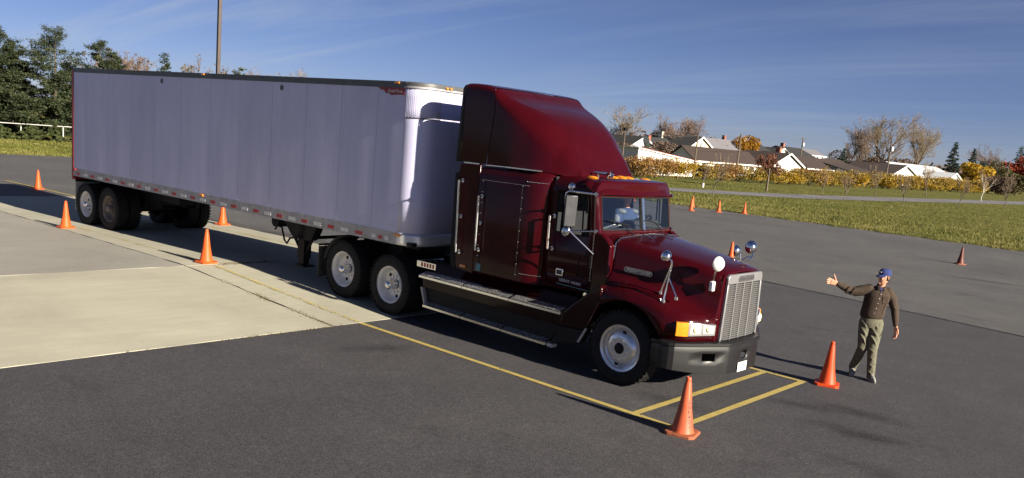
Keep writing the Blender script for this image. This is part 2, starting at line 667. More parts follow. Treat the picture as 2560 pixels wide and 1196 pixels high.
M['black'] = simple('black_chassis', (0.006, 0.006, 0.0065), 0.6, 0, 0.3, 8, 0.25)
M['rubber'] = simple('tyre_rubber', (0.012, 0.0115, 0.0115), 0.78, 0, 0.3, 14, 0.25, bmp=0.1)
M['flap'] = simple('mud_flap_rubber', (0.035, 0.033, 0.032), 0.7, 0, 0.3, 8)
M['flap_white'] = simple('white_mud_flap', (0.34, 0.33, 0.30), 0.7, 0, 0.3, 6)
M['wheel'] = simple('wheel_white_paint', (0.66, 0.64, 0.63), 0.38, 0.15, 0.12, 6)
M['wheel_alu'] = simple('polished_wheel', (0.70, 0.70, 0.71), 0.25, 0.75, 0.06, 6)
M['wheel_dirty'] = simple('grimy_wheel', (0.16, 0.14, 0.12), 0.7, 0.1, 0.4, 8)
M['chrome'] = chrome_mat()
M['chrome_soft'] = chrome_mat('satin_chrome', 0.22)
M['tread'] = tread_mat()
M['bumper'] = simple('grey_bumper', (0.0075, 0.0075, 0.0085), 0.42, 0.0, 0.3, 5, 0.45, bmp=0.08)
M['grille'] = simple('grille_silver', (0.33, 0.33, 0.34), 0.32, 0.6, 0.08, 6)
M['grille_dark'] = simple('grille_backing', (0.012, 0.012, 0.012), 0.8)
M['glass'] = glass_mat('cab_glass', (0.80, 0.86, 0.88), 0.13)
M['glass_dark'] = glass_mat('side_glass', (0.76, 0.81, 0.84), 0.16)
M['lens'] = simple('headlight_lens', (0.75, 0.73, 0.66), 0.10, 0.55, 0.1, 30, 0.6, 0.6)
M['amber'] = simple('amber_lens', (0.72, 0.24, 0.012), 0.22, 0, 0.2, 30, 0.6, 0.4)
M['amber_dark'] = simple('amber_marker', (0.50, 0.14, 0.012), 0.25, 0, 0.2, 20, 0.6, 0.4)
M['red_lens'] = simple('red_reflector', (0.38, 0.022, 0.022), 0.4, 0, 0.2, 20)
M['white_tape'] = simple('white_reflector', (0.62, 0.61, 0.60), 0.35, 0, 0.15, 20)
M['blue_tape'] = simple('teal_sticker', (0.03, 0.16, 0.19), 0.4, 0, 0.2, 30)
M['interior'] = simple('cab_interior', (0.016, 0.015, 0.017), 0.8, 0, 0.2, 5)
M['seat'] = simple('cab_seat_cloth', (0.018, 0.014, 0.016), 0.9, 0, 0.2, 8)
M['paper'] = simple('paper_white', (0.74, 0.74, 0.72), 0.7, 0, 0.05, 10)
M['plate'] = simple('licence_plate', (0.68, 0.68, 0.66), 0.5, 0, 0.08, 14)
M['ink'] = simple('dark_ink', (0.05, 0.045, 0.05), 0.7)
M['ink_faint'] = simple('faded_ink', (0.10, 0.10, 0.12), 0.7)
M['lettering'] = simple('pale_lettering', (0.55, 0.55, 0.55), 0.5)
M['mirror'] = chrome_mat('mirror_glass', 0.02)
M['cone'] = cone_mat('cone_orange', (0.56, 0.085, 0.014), 0.35)
M['cone_faded'] = cone_mat('cone_faded_orange', (0.48, 0.095, 0.040), 0.55)
M['cone_red'] = cone_mat('cone_red_orange', (0.50, 0.055, 0.010), 0.3)
M['cone_dark'] = cone_mat('cone_dark_red', (0.11, 0.026, 0.017), 0.7)
M['cone_base'] = simple('cone_base_grimy', (0.26, 0.075, 0.03), 0.7, 0, 0.4, 12)
M['steel_brown'] = simple('brown_lamp_post', (0.055, 0.040, 0.034), 0.5, 0.2, 0.2, 3)
M['wood_pole'] = simple('utility_pole_wood', (0.10, 0.075, 0.055), 0.9, 0, 0.3, 3)
M['wire'] = simple('wire_grey', (0.20, 0.20, 0.21), 0.5, 0.4, 0.1, 1)
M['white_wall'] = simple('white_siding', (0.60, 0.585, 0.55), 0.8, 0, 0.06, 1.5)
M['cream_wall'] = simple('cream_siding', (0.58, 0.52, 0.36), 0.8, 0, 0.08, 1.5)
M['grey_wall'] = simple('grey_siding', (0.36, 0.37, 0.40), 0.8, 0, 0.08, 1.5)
M['roof_brown'] = simple('brown_shingles', (0.030, 0.018, 0.0145), 0.9, 0, 0.3, 9, bmp=0.3, bscale=20)
M['roof_dark'] = simple('dark_shingles', (0.018, 0.018, 0.019), 0.9, 0, 0.3, 9)
M['roof_grey'] = simple('grey_shingles', (0.13, 0.125, 0.14), 0.9, 0, 0.2, 9)
M['roof_white'] = simple('pale_metal_roof', (0.52, 0.54, 0.57), 0.6, 0.1, 0.1, 3)
M['roof_tan'] = simple('tan_shingles', (0.11, 0.085, 0.07), 0.9, 0, 0.3, 8)
M['trim_red'] = simple('red_roof_edge', (0.28, 0.05, 0.035), 0.7)
M['trim_white'] = simple('white_trim', (0.74, 0.73, 0.70), 0.7)
M['brick'] = simple('chimney_brick', (0.24, 0.085, 0.05), 0.9, 0, 0.3, 12)
M['stone_pale'] = simple('pale_chimney', (0.50, 0.47, 0.38), 0.9, 0, 0.15, 8)
M['window'] = simple('house_window_glass', (0.045, 0.055, 0.075), 0.15, 0, 0.2, 3, 0.6)
M['bark'] = simple('bark', (0.11, 0.085, 0.065), 0.95, 0, 0.35, 7)
M['bark_pale'] = simple('pale_bark', (0.42, 0.39, 0.34), 0.9, 0, 0.25, 7)
M['twig'] = leaf_mat('bare_twigs', [(0.3, (0.12, 0.085, 0.06)), (0.7, (0.21, 0.15, 0.10))], 1.0, 0.1)
M['twig_gold'] = leaf_mat('tan_twigs', [(0.3, (0.15, 0.115, 0.08)), (0.6, (0.26, 0.20, 0.125)), (0.8, (0.32, 0.24, 0.15))], 0.6, 0.25)
M['twig_pink'] = leaf_mat('rosy_twigs', [(0.3, (0.15, 0.11, 0.09)), (0.7, (0.27, 0.19, 0.15))], 0.6, 0.25)
M['leaf_gold'] = leaf_mat('gold_leaves', [(0.3, (0.24, 0.16, 0.02)), (0.55, (0.44, 0.28, 0.025)), (0.8, (0.52, 0.36, 0.05))], 0.9, 0.35)
M['leaf_orange'] = leaf_mat('orange_leaves', [(0.3, (0.20, 0.10, 0.012)), (0.6, (0.34, 0.17, 0.016)), (0.8, (0.40, 0.22, 0.03))], 0.8, 0.35)
M['leaf_red'] = leaf_mat('red_leaves', [(0.3, (0.14, 0.025, 0.012)), (0.7, (0.30, 0.05, 0.02))], 0.8, 0.3)
M['leaf_russet'] = leaf_mat('russet_leaves', [(0.3, (0.10, 0.045, 0.03)), (0.7, (0.20, 0.08, 0.045))], 0.8, 0.3)
M['leaf_hedge'] = leaf_mat('hedge_leaves', [(0.25, (0.15, 0.11, 0.05)), (0.45, (0.26, 0.18, 0.045)), (0.62, (0.40, 0.28, 0.04)), (0.8, (0.24, 0.15, 0.08))], 0.55, 0.35)
M['leaf_hedge_red'] = leaf_mat('hedge_red_leaves', [(0.3, (0.20, 0.08, 0.045)), (0.55, (0.30, 0.18, 0.045)), (0.75, (0.44, 0.30, 0.05))], 0.6, 0.3)
M['leaf_olive'] = leaf_mat('olive_leaves', [(0.3, (0.055, 0.055, 0.02)), (0.7, (0.12, 0.10, 0.035))], 0.8, 0.3)
M['leaf_brown'] = leaf_mat('brown_thicket', [(0.3, (0.075, 0.052, 0.036)), (0.7, (0.16, 0.105, 0.07))], 0.5, 0.2)
M['needle'] = leaf_mat('conifer_needles', [(0.3, (0.016, 0.026, 0.012)), (0.55, (0.034, 0.044, 0.018)), (0.8, (0.075, 0.068, 0.030))], 0.8, 0.12)
M['needle_blue'] = leaf_mat('spruce_needles', [(0.3, (0.014, 0.028, 0.020)), (0.7, (0.036, 0.055, 0.040))], 0.8, 0.12)
M['needle_young'] = leaf_mat('young_conifer_needles', [(0.3, (0.030, 0.045, 0.014)), (0.7, (0.075, 0.088, 0.028))], 1.2, 0.15)
M['cloth_shirt'] = simple('brown_shirt', (0.050, 0.036, 0.027), 0.95, 0, 0.22, 30, 0.2, bmp=0.25, bscale=14)
M['cloth_pants'] = simple('olive_trousers', (0.115, 0.112, 0.080), 0.95, 0, 0.15, 20, 0.2, bmp=0.3, bscale=11)
M['skin'] = simple('skin', (0.50, 0.24, 0.15), 0.55, 0, 0.1, 25)
M['cap_blue'] = simple('blue_cap', (0.012, 0.024, 0.115), 0.9, 0, 0.15, 20)
M['hair'] = simple('dark_hair', (0.03, 0.02, 0.014), 0.7)
M['shoe'] = simple('white_trainer', (0.22, 0.218, 0.21), 0.6, 0, 0.15, 20)
M['shoe_dark'] = simple('trainer_dark_panels', (0.04, 0.04, 0.045), 0.6)
M['tee'] = simple('navy_undershirt', (0.03, 0.03, 0.09), 0.9)
M['shirt_blue'] = simple('blue_jacket', (0.025, 0.042, 0.11), 0.9, 0, 0.15, 20)
M['shirt_white'] = simple('white_shirt_panel', (0.14, 0.15, 0.17), 0.9)
M['jeans'] = simple('dark_jeans', (0.03, 0.035, 0.06), 0.9)
M['mirror_back'] = simple('mirror_shell', (0.06, 0.06, 0.066), 0.35, 0.6, 0.2, 6)
M['bulb'] = simple('bulb_glow_paint', (0.88, 0.78, 0.50), 0.15, 0, 0.1, 20, 0.8, 0.5)  # no emission: cream colour stands in for the headlight's bright warm spots


def stain_mat():
    m, nt, b = new_mat('oil_stain')
    tc = nd(nt, 'ShaderNodeTexCoord')
    gr = nd(nt, 'ShaderNodeTexGradient', gradient_type='SPHERICAL')
    mp = nd(nt, 'ShaderNodeMapping')
    mp.inputs['Location'].default_value = (-1, -1, 0)
    mp.inputs['Scale'].default_value = (2, 2, 0)
    nt.links.new(tc.outputs['Generated'], mp.inputs[0]); nt.links.new(mp.outputs[0], gr.inputs[0])
    f = noise(nt, coords(nt, scale=(1, 1, 1)), 5.5, 8, 0.75)
    mu = nd(nt, 'ShaderNodeMath', operation='MULTIPLY')
    nt.links.new(gr.outputs['Fac'], mu.inputs[0]); nt.links.new(f, mu.inputs[1])
    nt.links.new(ramp(nt, mu.outputs[0], [(0.12, (0, 0, 0)), (0.50, (0.26, 0.26, 0.26))]), b.inputs['Alpha'])
    b.inputs['Base Color'].default_value = (0.010, 0.009, 0.009, 1)
    b.inputs['Roughness'].default_value = 0.6
    return m


M['stain'] = stain_mat()
M['fence_grey'] = simple('weathered_white_rail', (0.36, 0.36, 0.34), 0.7, 0, 0.1, 3)
# ---------------------------------------------------------------- ground
def sheet(name, xs, ys, zf, mat, parent=None):
    X, Y = np.meshgrid(xs, ys, indexing='ij')
    Z = np.array([[zf(a, b) for b in ys] for a in xs])
    V = np.stack([X.ravel(), Y.ravel(), Z.ravel()], 1)
    n = len(ys)
    F = [(i * n + j, (i + 1) * n + j, (i + 1) * n + j + 1, i * n + j + 1) for i in range(len(xs) - 1) for j in range(n - 1)]
    return npmesh(name, V, np.array(F), mat, parent, smooth=True)


ground = sheet('ground', np.linspace(-900, 900, 19), np.linspace(-900, 900, 19), lambda x, y: -0.05, M['grass'])
tag(ground, kind='structure')

AX0, AX1, AY0, AY1 = -24.0, -4.66, -8.8, 2.06
xs = sorted(set(list(np.arange(-45, -26, 3.0)) + [AX0, -21, -17, -13, -9.6, -7, AX1, AX1 + 0.02, -2, 2, 8, 16, 30, 60]))
ys = sorted(set([-60, -40, -20, AY0 - 0.02, AY0, -6, 0, AY1, AY1 + 0.02, 3, 4, 5, 6, 7, 8, 9, 10, 14, 20, 28, 37.1]))


def lotz(x, y):
    inside = AX0 < x < AX1 + 0.01 and AY0 - 0.01 < y < AY1 + 0.01
    return gz(x, y) - (0.09 if inside else 0.0)


lot = sheet('asphalt_lot', xs, ys, lotz, M['asphalt_old'])
tag(lot, kind='structure')

# newer, darker asphalt in the foreground, its far seam running behind the truck
px_ = [AX1 + 0.01, -3.8, -0.4, 2.85, 10, 30, 60]
py_ = [11.4, 11.22, 10.79, 10.23, 9.2, 7, 4]
rows = []
for x_, y_ in zip(px_, py_):
    rows.append([(x_, yy, 0.005) for yy in (-60, -30, -15, -8, -4, 0, 4)] + [(x_, y_, 0.005)])
V = [p for r_ in rows for p in r_]
n_ = len(rows[0])
F = [(i * n_ + j, (i + 1) * n_ + j, (i + 1) * n_ + j + 1, i * n_ + j + 1) for i in range(len(rows) - 1) for j in range(n_ - 1)]
fore = raw('asphalt_pavement', V, F, M['asphalt'])
tag(fore, kind='structure')
# dark tar seam where the two asphalts meet
mb = MB()
sp_ = []
for x_ in np.arange(-4.6, 58, 0.6):
    y_ = lerp(x_, px_, py_)
    w_ = 0.035 + 0.03 * rng.random()
    sp_.append(((x_, y_ - w_, 0.009), (x_, y_ + w_, 0.009)))
mb.add([p for s_ in sp_ for p in s_], [(2 * i, 2 * i + 2, 2 * i + 3, 2 * i + 1) for i in range(len(sp_) - 1)])
mb.build('tar_seam', M['black'], fore, smooth=0)

# concrete apron: four slabs on a soil bed
apron = sheet('concrete_apron', [AX0, -21, -15, -9.6, -7, AX1], [AY0, -5, -2.6, AY1], lambda x, y: gz(x, y) - 0.045, M['soil'])
tag(apron, kind='structure')


def slab(x0, x1, y0, y1, mat, lift, wob):
    n = max(2, int(abs(x1 - x0) / 0.35))
    xs_ = [x0 + (x1 - x0) * i / n for i in range(n + 1)]
    m = max(2, int(abs(y1 - y0) / 0.35))
    ys_ = [y0 + (y1 - y0) * i / m for i in range(m + 1)]
    V, F = [], []
    for i, x in enumerate(xs_):
        for j, y in enumerate(ys_):
            dx = (rng.random() - 0.5) * wob * (i in (0, n))
            dy = (rng.random() - 0.5) * wob * (j in (0, m))
            V.append((x + dx, y + dy, gz(x, 0) + lift))
    for i in range(n):
        for j in range(m):
            a = i * (m + 1) + j
            F.append((a, a + m + 1, a + m + 2, a + 1))
    o = raw('slab', V, F, mat, apron)
    md = o.modifiers.new('thickness', 'SOLIDIFY'); md.thickness = 0.07; md.offset = -1
    return o


slab(-9.50, AX1, AY0, -2.63, M['slab'], 0.007, 0.05)
slab(-9.50, AX1, -2.60, AY1, M['slab'], 0.006, 0.04)
slab(AX0, -9.53, AY0, -2.63, M['slab_gray'], 0.006, 0.05)
slab(AX0, -9.53, -2.60, AY1, M['slab'], 0.008, 0.04)


# painted lines
def strip(p0, p1, w, z, name, mat, parent, seg=1.0):
    d = Vector((p1[0] - p0[0], p1[1] - p0[1], 0))
    n = max(1, int(d.length / seg))
    s = Vector((-d.y, d.x, 0)).normalized() * w / 2
    V, F = [], []
    for i in range(n + 1):
        p = Vector((p0[0], p0[1], 0)) + d * (i / n)
        zz = gz(p.x, p.y) + z
        wob = 1 + 0.12 * (rng.random() - 0.5)
        V += [(p.x + s.x * wob, p.y + s.y * wob, zz), (p.x - s.x * wob, p.y - s.y * wob, zz)]
    F = [(2 * i, 2 * i + 1, 2 * i + 3, 2 * i + 2) for i in range(n)]
    return raw(name, V, F, mat, parent)


LX, LY, LW, LS = 1.543, -2.095, 3.71, 0.63
strip((LX + 0.04, LY), (AX1 + 0.03, LY + 0.03), 0.095, 0.012, 'lane_line', M['line'], fore, 0.5)
strip((LX + 0.04, LY + LW), (AX1 + 0.03, LY + LW), 0.095, 0.012, 'lane_line', M['line'], fore, 0.5)
strip((LX, LY + 0.05), (LX, LY + LW - 0.05), 0.10, 0.013, 'end_line', M['line'], fore, 0.3)
strip((LX - LS, LY + 0.05), (LX - LS, LY + LW - 0.05), 0.10, 0.013, 'end_line', M['line'], fore, 0.3)
strip((AX1 - 0.02, LY + 0.03), (-9.48, LY + 0.03), 0.10, 0.018, 'lane_line', M['line_worn'], apron, 0.5)
strip((-9.55, LY + 0.03), (-16.5, LY - 0.05), 0.10, 0.018, 'lane_line', M['line_worn'], apron, 0.5)
strip((AX1 - 0.02, LY + LW), (-23.9, LY + LW - 0.6), 0.10, 0.020, 'lane_line', M['line_worn'], apron, 0.5)
strip((-24.1, 1.0), (-29.5, 0.6), 0.10, 0.010, 'lane_line', M['line'], lot, 0.5)
strip((-22.0, 33.2), (-16.0, 36.9), 0.10, 0.010, 'parking_line', M['line_pale'], lot, 0.5)
strip((-24.5, 36.0), (-18.4, 36.9), 0.10, 0.010, 'parking_line', M['line_pale'], lot, 0.5)

# narrow drive across the lawn
cl = [(-60, 24), (-50, 34), (-41, 44), (-36, 52), (-33, 60), (-30.5, 70), (-29.2, 83), (-28.2, 107), (-25.7, 155), (-24, 230), (-22, 330)]
wd = [4.5, 4.5, 4.6, 4.8, 5.0, 5.2, 5.2, 5.4, 6.4, 7, 8]
V, F = [], []
for i, (p, w_) in enumerate(zip(cl, wd)):
    a = Vector(cl[max(i - 1, 0)]); b_ = Vector(cl[min(i + 1, len(cl) - 1)])
    d = (b_ - a).normalized()
    s = Vector((-d.y, d.x)) * w_ / 2
    V += [(p[0] + s.x, p[1] + s.y, -0.03), (p[0] - s.x, p[1] - s.y, -0.03)]
F = [(2 * i, 2 * i + 1, 2 * i + 3, 2 * i + 2) for i in range(len(cl) - 1)]
tag(raw('path', V, F, M['path']), kind='structure')


# grass blades: what the camera can tell from flat lawn
def blades(name, label, pts, hmin, hmax, wd_, mat, seed, per=4):
    r = np.random.RandomState(seed)
    P = np.repeat(pts, per, 0)
    n = len(P)
    P = P + np.c_[r.normal(0, 0.05, (n, 2)), np.zeros(n)]
    a = r.uniform(0, 6.283, n)
    h = r.uniform(hmin, hmax, n) * (0.6 + 0.8 * r.rand(n))
    lean = r.uniform(0.1, 0.8, n) * h
    b = r.uniform(0, 6.283, n)
    w = wd_ * r.uniform(0.6, 1.3, n)
    d = np.c_[np.cos(a), np.sin(a), np.zeros(n)] * w[:, None]
    tip = P + np.c_[np.cos(b) * lean, np.sin(b) * lean, h]
    V = np.stack([P - d, P + d, tip], 1).reshape(-1, 3)
    Fc = np.arange(3 * n).reshape(-1, 3)
    o = npmesh(name, V, Fc, mat)
    return tag(o, label, 'grass', kind='stuff')


r_ = np.random.RandomState(3)
# verge along the far edge of the lot, thick and tufted, thinning with distance
pts = []
for k in range(22000):
    x = r_.uniform(-27, 4)
    t = r_.rand() ** 1.8
    y = 37.0 + t * 14 + 0.22 * math.sin(x * 2.3) + 0.15 * math.sin(x * 7.1)
    if math.sin(x * 0.9 + y * 0.7) + math.sin(x * 2.1 - y * 1.3) + r_.normal(0, 0.8) > -0.9:
        pts.append((x, y, -0.05))
blades('grass', 'rough tufted grass along the far edge of the asphalt', np.array(pts), 0.05, 0.19, 0.024, M['blade'], 4, 4)
pts = []
for k in range(34000):
    x, y = r_.uniform(-52, 8), 46 + 90 * r_.rand() ** 1.7
    pc = lerp(y, [c_[1] for c_ in cl], [c_[0] for c_ in cl]); pw = lerp(y, [c_[1] for c_ in cl], wd)
    if abs(x - pc) > pw * 0.5 + 0.35 and (x > pc or y < 100):
        pts.append((x, y, -0.05))
pts = np.array(pts)
blades('grass', 'mown grass either side of the narrow drive', pts, 0.03, 0.09, 0.034, M['blade_fresh'], 5, 3)
pts = np.c_[r_.uniform(-62, -45.1, 9000), r_.uniform(2, 20, 9000), np.full(9000, -0.05)]
blades('grass', 'mown grass beyond the lot at the left edge', pts, 0.05, 0.13, 0.04, M['blade_fresh'], 6, 3)

# weeds in the joints of the concrete
pts = []


def weeds(x0, y0, x1, y1, n, sp):
    for _ in range(n):
        t = rng.random()
        x = x0 + (x1 - x0) * t + rng.gauss(0, sp); y = y0 + (y1 - y0) * t + rng.gauss(0, sp)
        pts.append((x, y, gz(x, 0) + 0.0))


weeds(AX1 + 0.02, -4.2, AX1 + 0.02, -2.4, 90, 0.015)
weeds(AX1 + 0.02, -6.5, AX1 + 0.02, -4.2, 16, 0.012)
weeds(AX1, -2.62, -6.0, -2.62, 90, 0.012)
weeds(-6.4, -2.62, -7.2, -2.62, 90, 0.025)
weeds(-7.9, -2.62, -8.2, -2.62, 25, 0.02)
weeds(-9.51, -1.9, -9.51, -0.7, 240, 0.03)
blades('weeds', 'dry weeds growing in the joints of the concrete', np.array(pts), 0.005, 0.018, 0.010, M['moss'], 8, 6)

# oil drips and tyre scuffs on the near asphalt
for (x, y, lx, ly, rz) in ((2.9, -0.2, 0.9, 0.35, 0.2), (3.3, -0.2, 0.8, 0.3, 0.5), (2.1, 0.35, 1.1, 0.28, 0.35), (2.7, 0.75, 1.2, 0.35, 0.1), (-3.2, -2.9, 1.1, 0.35, 1.2), (0.9, -1.2, 1.0, 0.4, 0.1), (-0.3, 20.5, 2.4, 0.5, 0.25), (6.2, 4.5, 2.0, 0.6, 0.9)):
    o = raw('oil_stain', [(-lx, -ly, 0), (lx, -ly, 0), (lx, ly, 0), (-lx, ly, 0)], [(0, 1, 2, 3)], M['stain'], fore if y < 9 else lot)
    o.location = (x, y, 0.010 if y < 9 else 0.006)
    o.rotation_euler = (0, 0, rz)
# ---------------------------------------------------------------- wheels
TYRE_R, RIM_R = 0.535, 0.315


def tyre_mesh(w=0.27):
    h = w / 2
    prof = [(RIM_R + 0.005, -h * 0.80), (RIM_R + 0.035, -h * 0.93), (0.40, -h), (0.455, -h * 1.0), (0.50, -h * 0.93), (0.524, -h * 0.82)]
    g = []
    for c in (-0.52, -0.18, 0.18, 0.52):
        g += [(TYRE_R, h * (c - 0.055)), (TYRE_R - 0.014, h * (c - 0.04)), (TYRE_R - 0.014, h * (c + 0.04)), (TYRE_R, h * (c + 0.055))]
    prof = prof + [(TYRE_R - 0.003, -h * 0.74)] + g + [(TYRE_R - 0.003, h * 0.74)] + [(r_, -t) for r_, t in reversed(prof[:6])]
    mb = MB()
    mb.lathe(prof, (0, 0, 0), 'y', 56)
    # shoulder tread blocks
    for k in range(40):
        a = 2 * math.pi * k / 40
        for s in (-1, 1):
            m = Matrix.Rotation(-a, 3, 'Y')
            mb.box(m @ Vector((0.526, s * h * 0.86, 0)), (0.022, 0.040, 0.052), rot=m)
    return mb


def wheel(parent, x, y, z, side, style, dual, spin=None):
    """side -1: outer face towards -y. The wheel is a part with tyre and rim as sub-parts"""
    s = side
    hub = MB()
    if style == 'steer':
        hub.lathe([(0.001, 0.028), (0.05, 0.026), (0.075, 0.012), (0.082, -0.03), (0.085, -0.06)], (0, 0, 0), 'y', 24)
        hub_m = M['black']
    elif style == 'drive':
        hub.lathe([(0.001, 0.06), (0.03, 0.057), (0.055, 0.042), (0.07, 0.015), (0.075, -0.03), (0.09, -0.14)], (0, 0, 0), 'y', 24)
        hub_m = M['chrome']
    else:
        hub.lathe([(0.001, 0.03), (0.06, 0.028), (0.085, 0.01), (0.09, -0.06), (0.10, -0.16)], (0, 0, 0), 'y', 24)
        hub_m = M['wheel_dirty']
    fl = lambda m_: [setattr(m_, 'v', [(p[0], s * p[1], p[2]) for p in m_.v])]
    fl(hub)
    w = hub.build('wheel', hub_m, parent, loc=(x, y, z))
    spin = rng.random() * 6.28 if spin is None else spin
    w.rotation_euler = (0, spin, 0)
    ty = tyre_mesh().build('tyre', M['rubber'], w, 40) if not wheel_mesh.get('tyre') else None
    if ty is None:
        ty = bpy.data.objects.new('tyre', wheel_mesh['tyre']); COL.objects.link(ty); ty.parent = w
    wheel_mesh['tyre'] = ty.data
    ty.location = (0, -s * 0.135, 0)
    if dual:
        t2 = bpy.data.objects.new('tyre', wheel_mesh['tyre']); COL.objects.link(t2); t2.parent = w
        t2.location = (0, -s * (0.135 + 0.335), 0)
    key = ('rim', style, s)
    if key not in wheel_mesh:
        rim = MB()
        if style == 'steer':     # convex disc, out near the lip
            rim.lathe([(RIM_R + 0.018, -0.005), (RIM_R + 0.022, -0.015), (RIM_R + 0.012, -0.022), (RIM_R - 0.012, -0.03), (RIM_R - 0.02, -0.075), (0.275, -0.085),
                       (0.245, -0.055), (0.215, -0.018), (0.185, 0.0), (0.14, 0.004), (0.08, 0.004)], (0, 0, 0), 'y', 56)
        else:                    # deep dish of an outer dual
            rim.lathe([(RIM_R + 0.018, -0.005), (RIM_R + 0.022, -0.018), (RIM_R + 0.010, -0.022), (RIM_R - 0.010, -0.035), (0.285, -0.09), (0.278, -0.125), (0.262, -0.15),
                       (0.235, -0.165), (0.20, -0.172), (0.15, -0.165), (0.08, -0.165)], (0, 0, 0), 'y', 56)
        fl(rim)
        mat = {'steer': M['wheel_alu'], 'drive': M['wheel'], 'trailer': M['wheel_dirty']}[style]
        r_ = rim.build('rim', mat, w, 40)
        wheel_mesh[key] = r_.data
    else:
        r_ = bpy.data.objects.new('rim', wheel_mesh[key]); COL.objects.link(r_); r_.parent = w
    if style == 'trailer':
        pass
    # nuts and black discs painting the dark of the hand holes, each a piece of its own
    key = ('nut', style, s)
    d0 = {'steer': 0.004, 'drive': -0.165, 'trailer': -0.165}[style]
    if key not in wheel_mesh:
        nm = MB()
        nm.tube([(0.142, d0 - 0.004, 0), (0.142, d0 + 0.022, 0), (0.142, d0 + 0.032, 0)], [0.017, 0.017, 0.010], 8)
        fl(nm)
        o_ = nm.build('lug_nut', M['chrome'] if style != 'trailer' else M['wheel_dirty'], None, 40)
        wheel_mesh[key] = o_.data
        bpy.data.objects.remove(o_, do_unlink=True)
        hm = MB()
        rr = 0.232 if style == 'steer' else 0.215
        dd = {'steer': -0.032, 'drive': -0.168, 'trailer': -0.168}[style]
        hm.tube([(rr, dd - 0.004, 0), (rr, dd + 0.0085, 0)], 0.031, 16)
        fl(hm)
        o_ = hm.build('hand_hole_disc', M['black'], None, 40)
        wheel_mesh[('hole', style, s)] = o_.data
        bpy.data.objects.remove(o_, do_unlink=True)
    for k in range(10):
        o2 = bpy.data.objects.new('lug_nut', wheel_mesh[key]); COL.objects.link(o2); o2.parent = w
        o2.rotation_euler = (0, 2 * math.pi * k / 10, 0)
    for k in ((0, 5) if style == 'steer' else (0, 2, 4, 6, 8)):
        o2 = bpy.data.objects.new('hand_hole_disc', wheel_mesh[('hole', style, s)]); COL.objects.link(o2); o2.parent = w
        o2.rotation_euler = (0, -2 * math.pi * (k + 0.5) / 10, 0)
    return w


wheel_mesh = {}
# ---------------------------------------------------------------- tractor unit (front axle at x=0, heading +x)
D1, D2 = -4.956, -6.30
TR = thing('truck_tractor', 'maroon semi truck tractor with tall roof fairing, sleeper and silver grille', 'truck')

# chassis
mb = MB()
for s in (-1, 1):
    mb.bb(-7.2, 0.95, s * 0.38 - 0.04, s * 0.38 + 0.04, 0.72, 0.98)
for x in (-7.1, -5.6, -4.2, -2.5, -0.9, 0.5):
    mb.bb(x - 0.06, x + 0.06, -0.36, 0.36, 0.76, 0.94)
mb.build('chassis_frame', M['black'], TR, 0)
mb = MB()
mb.cyl((0, -1.0, 0.50), (0, 1.0, 0.50), 0.07, 10)
mb.bb(-0.5, 0.5, -0.5, -0.42, 0.55, 0.62).bb(-0.5, 0.5, 0.42, 0.5, 0.55, 0.62)
mb.build('front_axle', M['black'], TR)
for dx in (D1, D2):
    mb = MB()
    z0 = 0.535 + gz(dx, 0)
    mb.cyl((dx, -1.0, z0), (dx, 1.0, z0), 0.10, 12)
    mb.ball((dx, 0, z0), (0.26, 0.2, 0.24))
    mb.bb(dx - 0.45, dx + 0.45, -0.55, -0.42, z0 + 0.08, z0 + 0.2).bb(dx - 0.45, dx + 0.45, 0.42, 0.55, z0 + 0.08, z0 + 0.2)
    mb.build('drive_axle', M['black'], TR)
mb = MB()
mb.prism([(-5.1, -0.42), (-5.3, -0.5), (-5.9, -0.5), (-6.3, -0.36), (-6.35, -0.1), (-5.8, -0.04), (-5.8, 0.04), (-6.35, 0.1), (-6.3, 0.36), (-5.9, 0.5), (-5.3, 0.5), (-5.1, 0.42)], 1.12, 1.20, 'z')
mb.bb(-5.8, -5.4, -0.55, 0.55, 0.96, 1.12)
mb.build('fifth_wheel', M['black'], TR)

wheel(TR, 0.0, -1.20, 0.535, -1, 'steer', False, R(-62))
wheel(TR, 0.0, 1.20, 0.535, 1, 'steer', False)
for dx, sp in ((D1, R(25)), (D2, R(-20))):
    wheel(TR, dx, -1.22, 0.535 + gz(dx, 0), -1, 'drive', True, sp)
    wheel(TR, dx, 1.22, 0.535 + gz(dx, 0), 1, 'drive', True)

# engine block, seen only as darkness under the hood
MB().bb(-0.45, 0.85, -0.42, 0.42, 0.62, 1.5).build('engine', M['black'], TR)


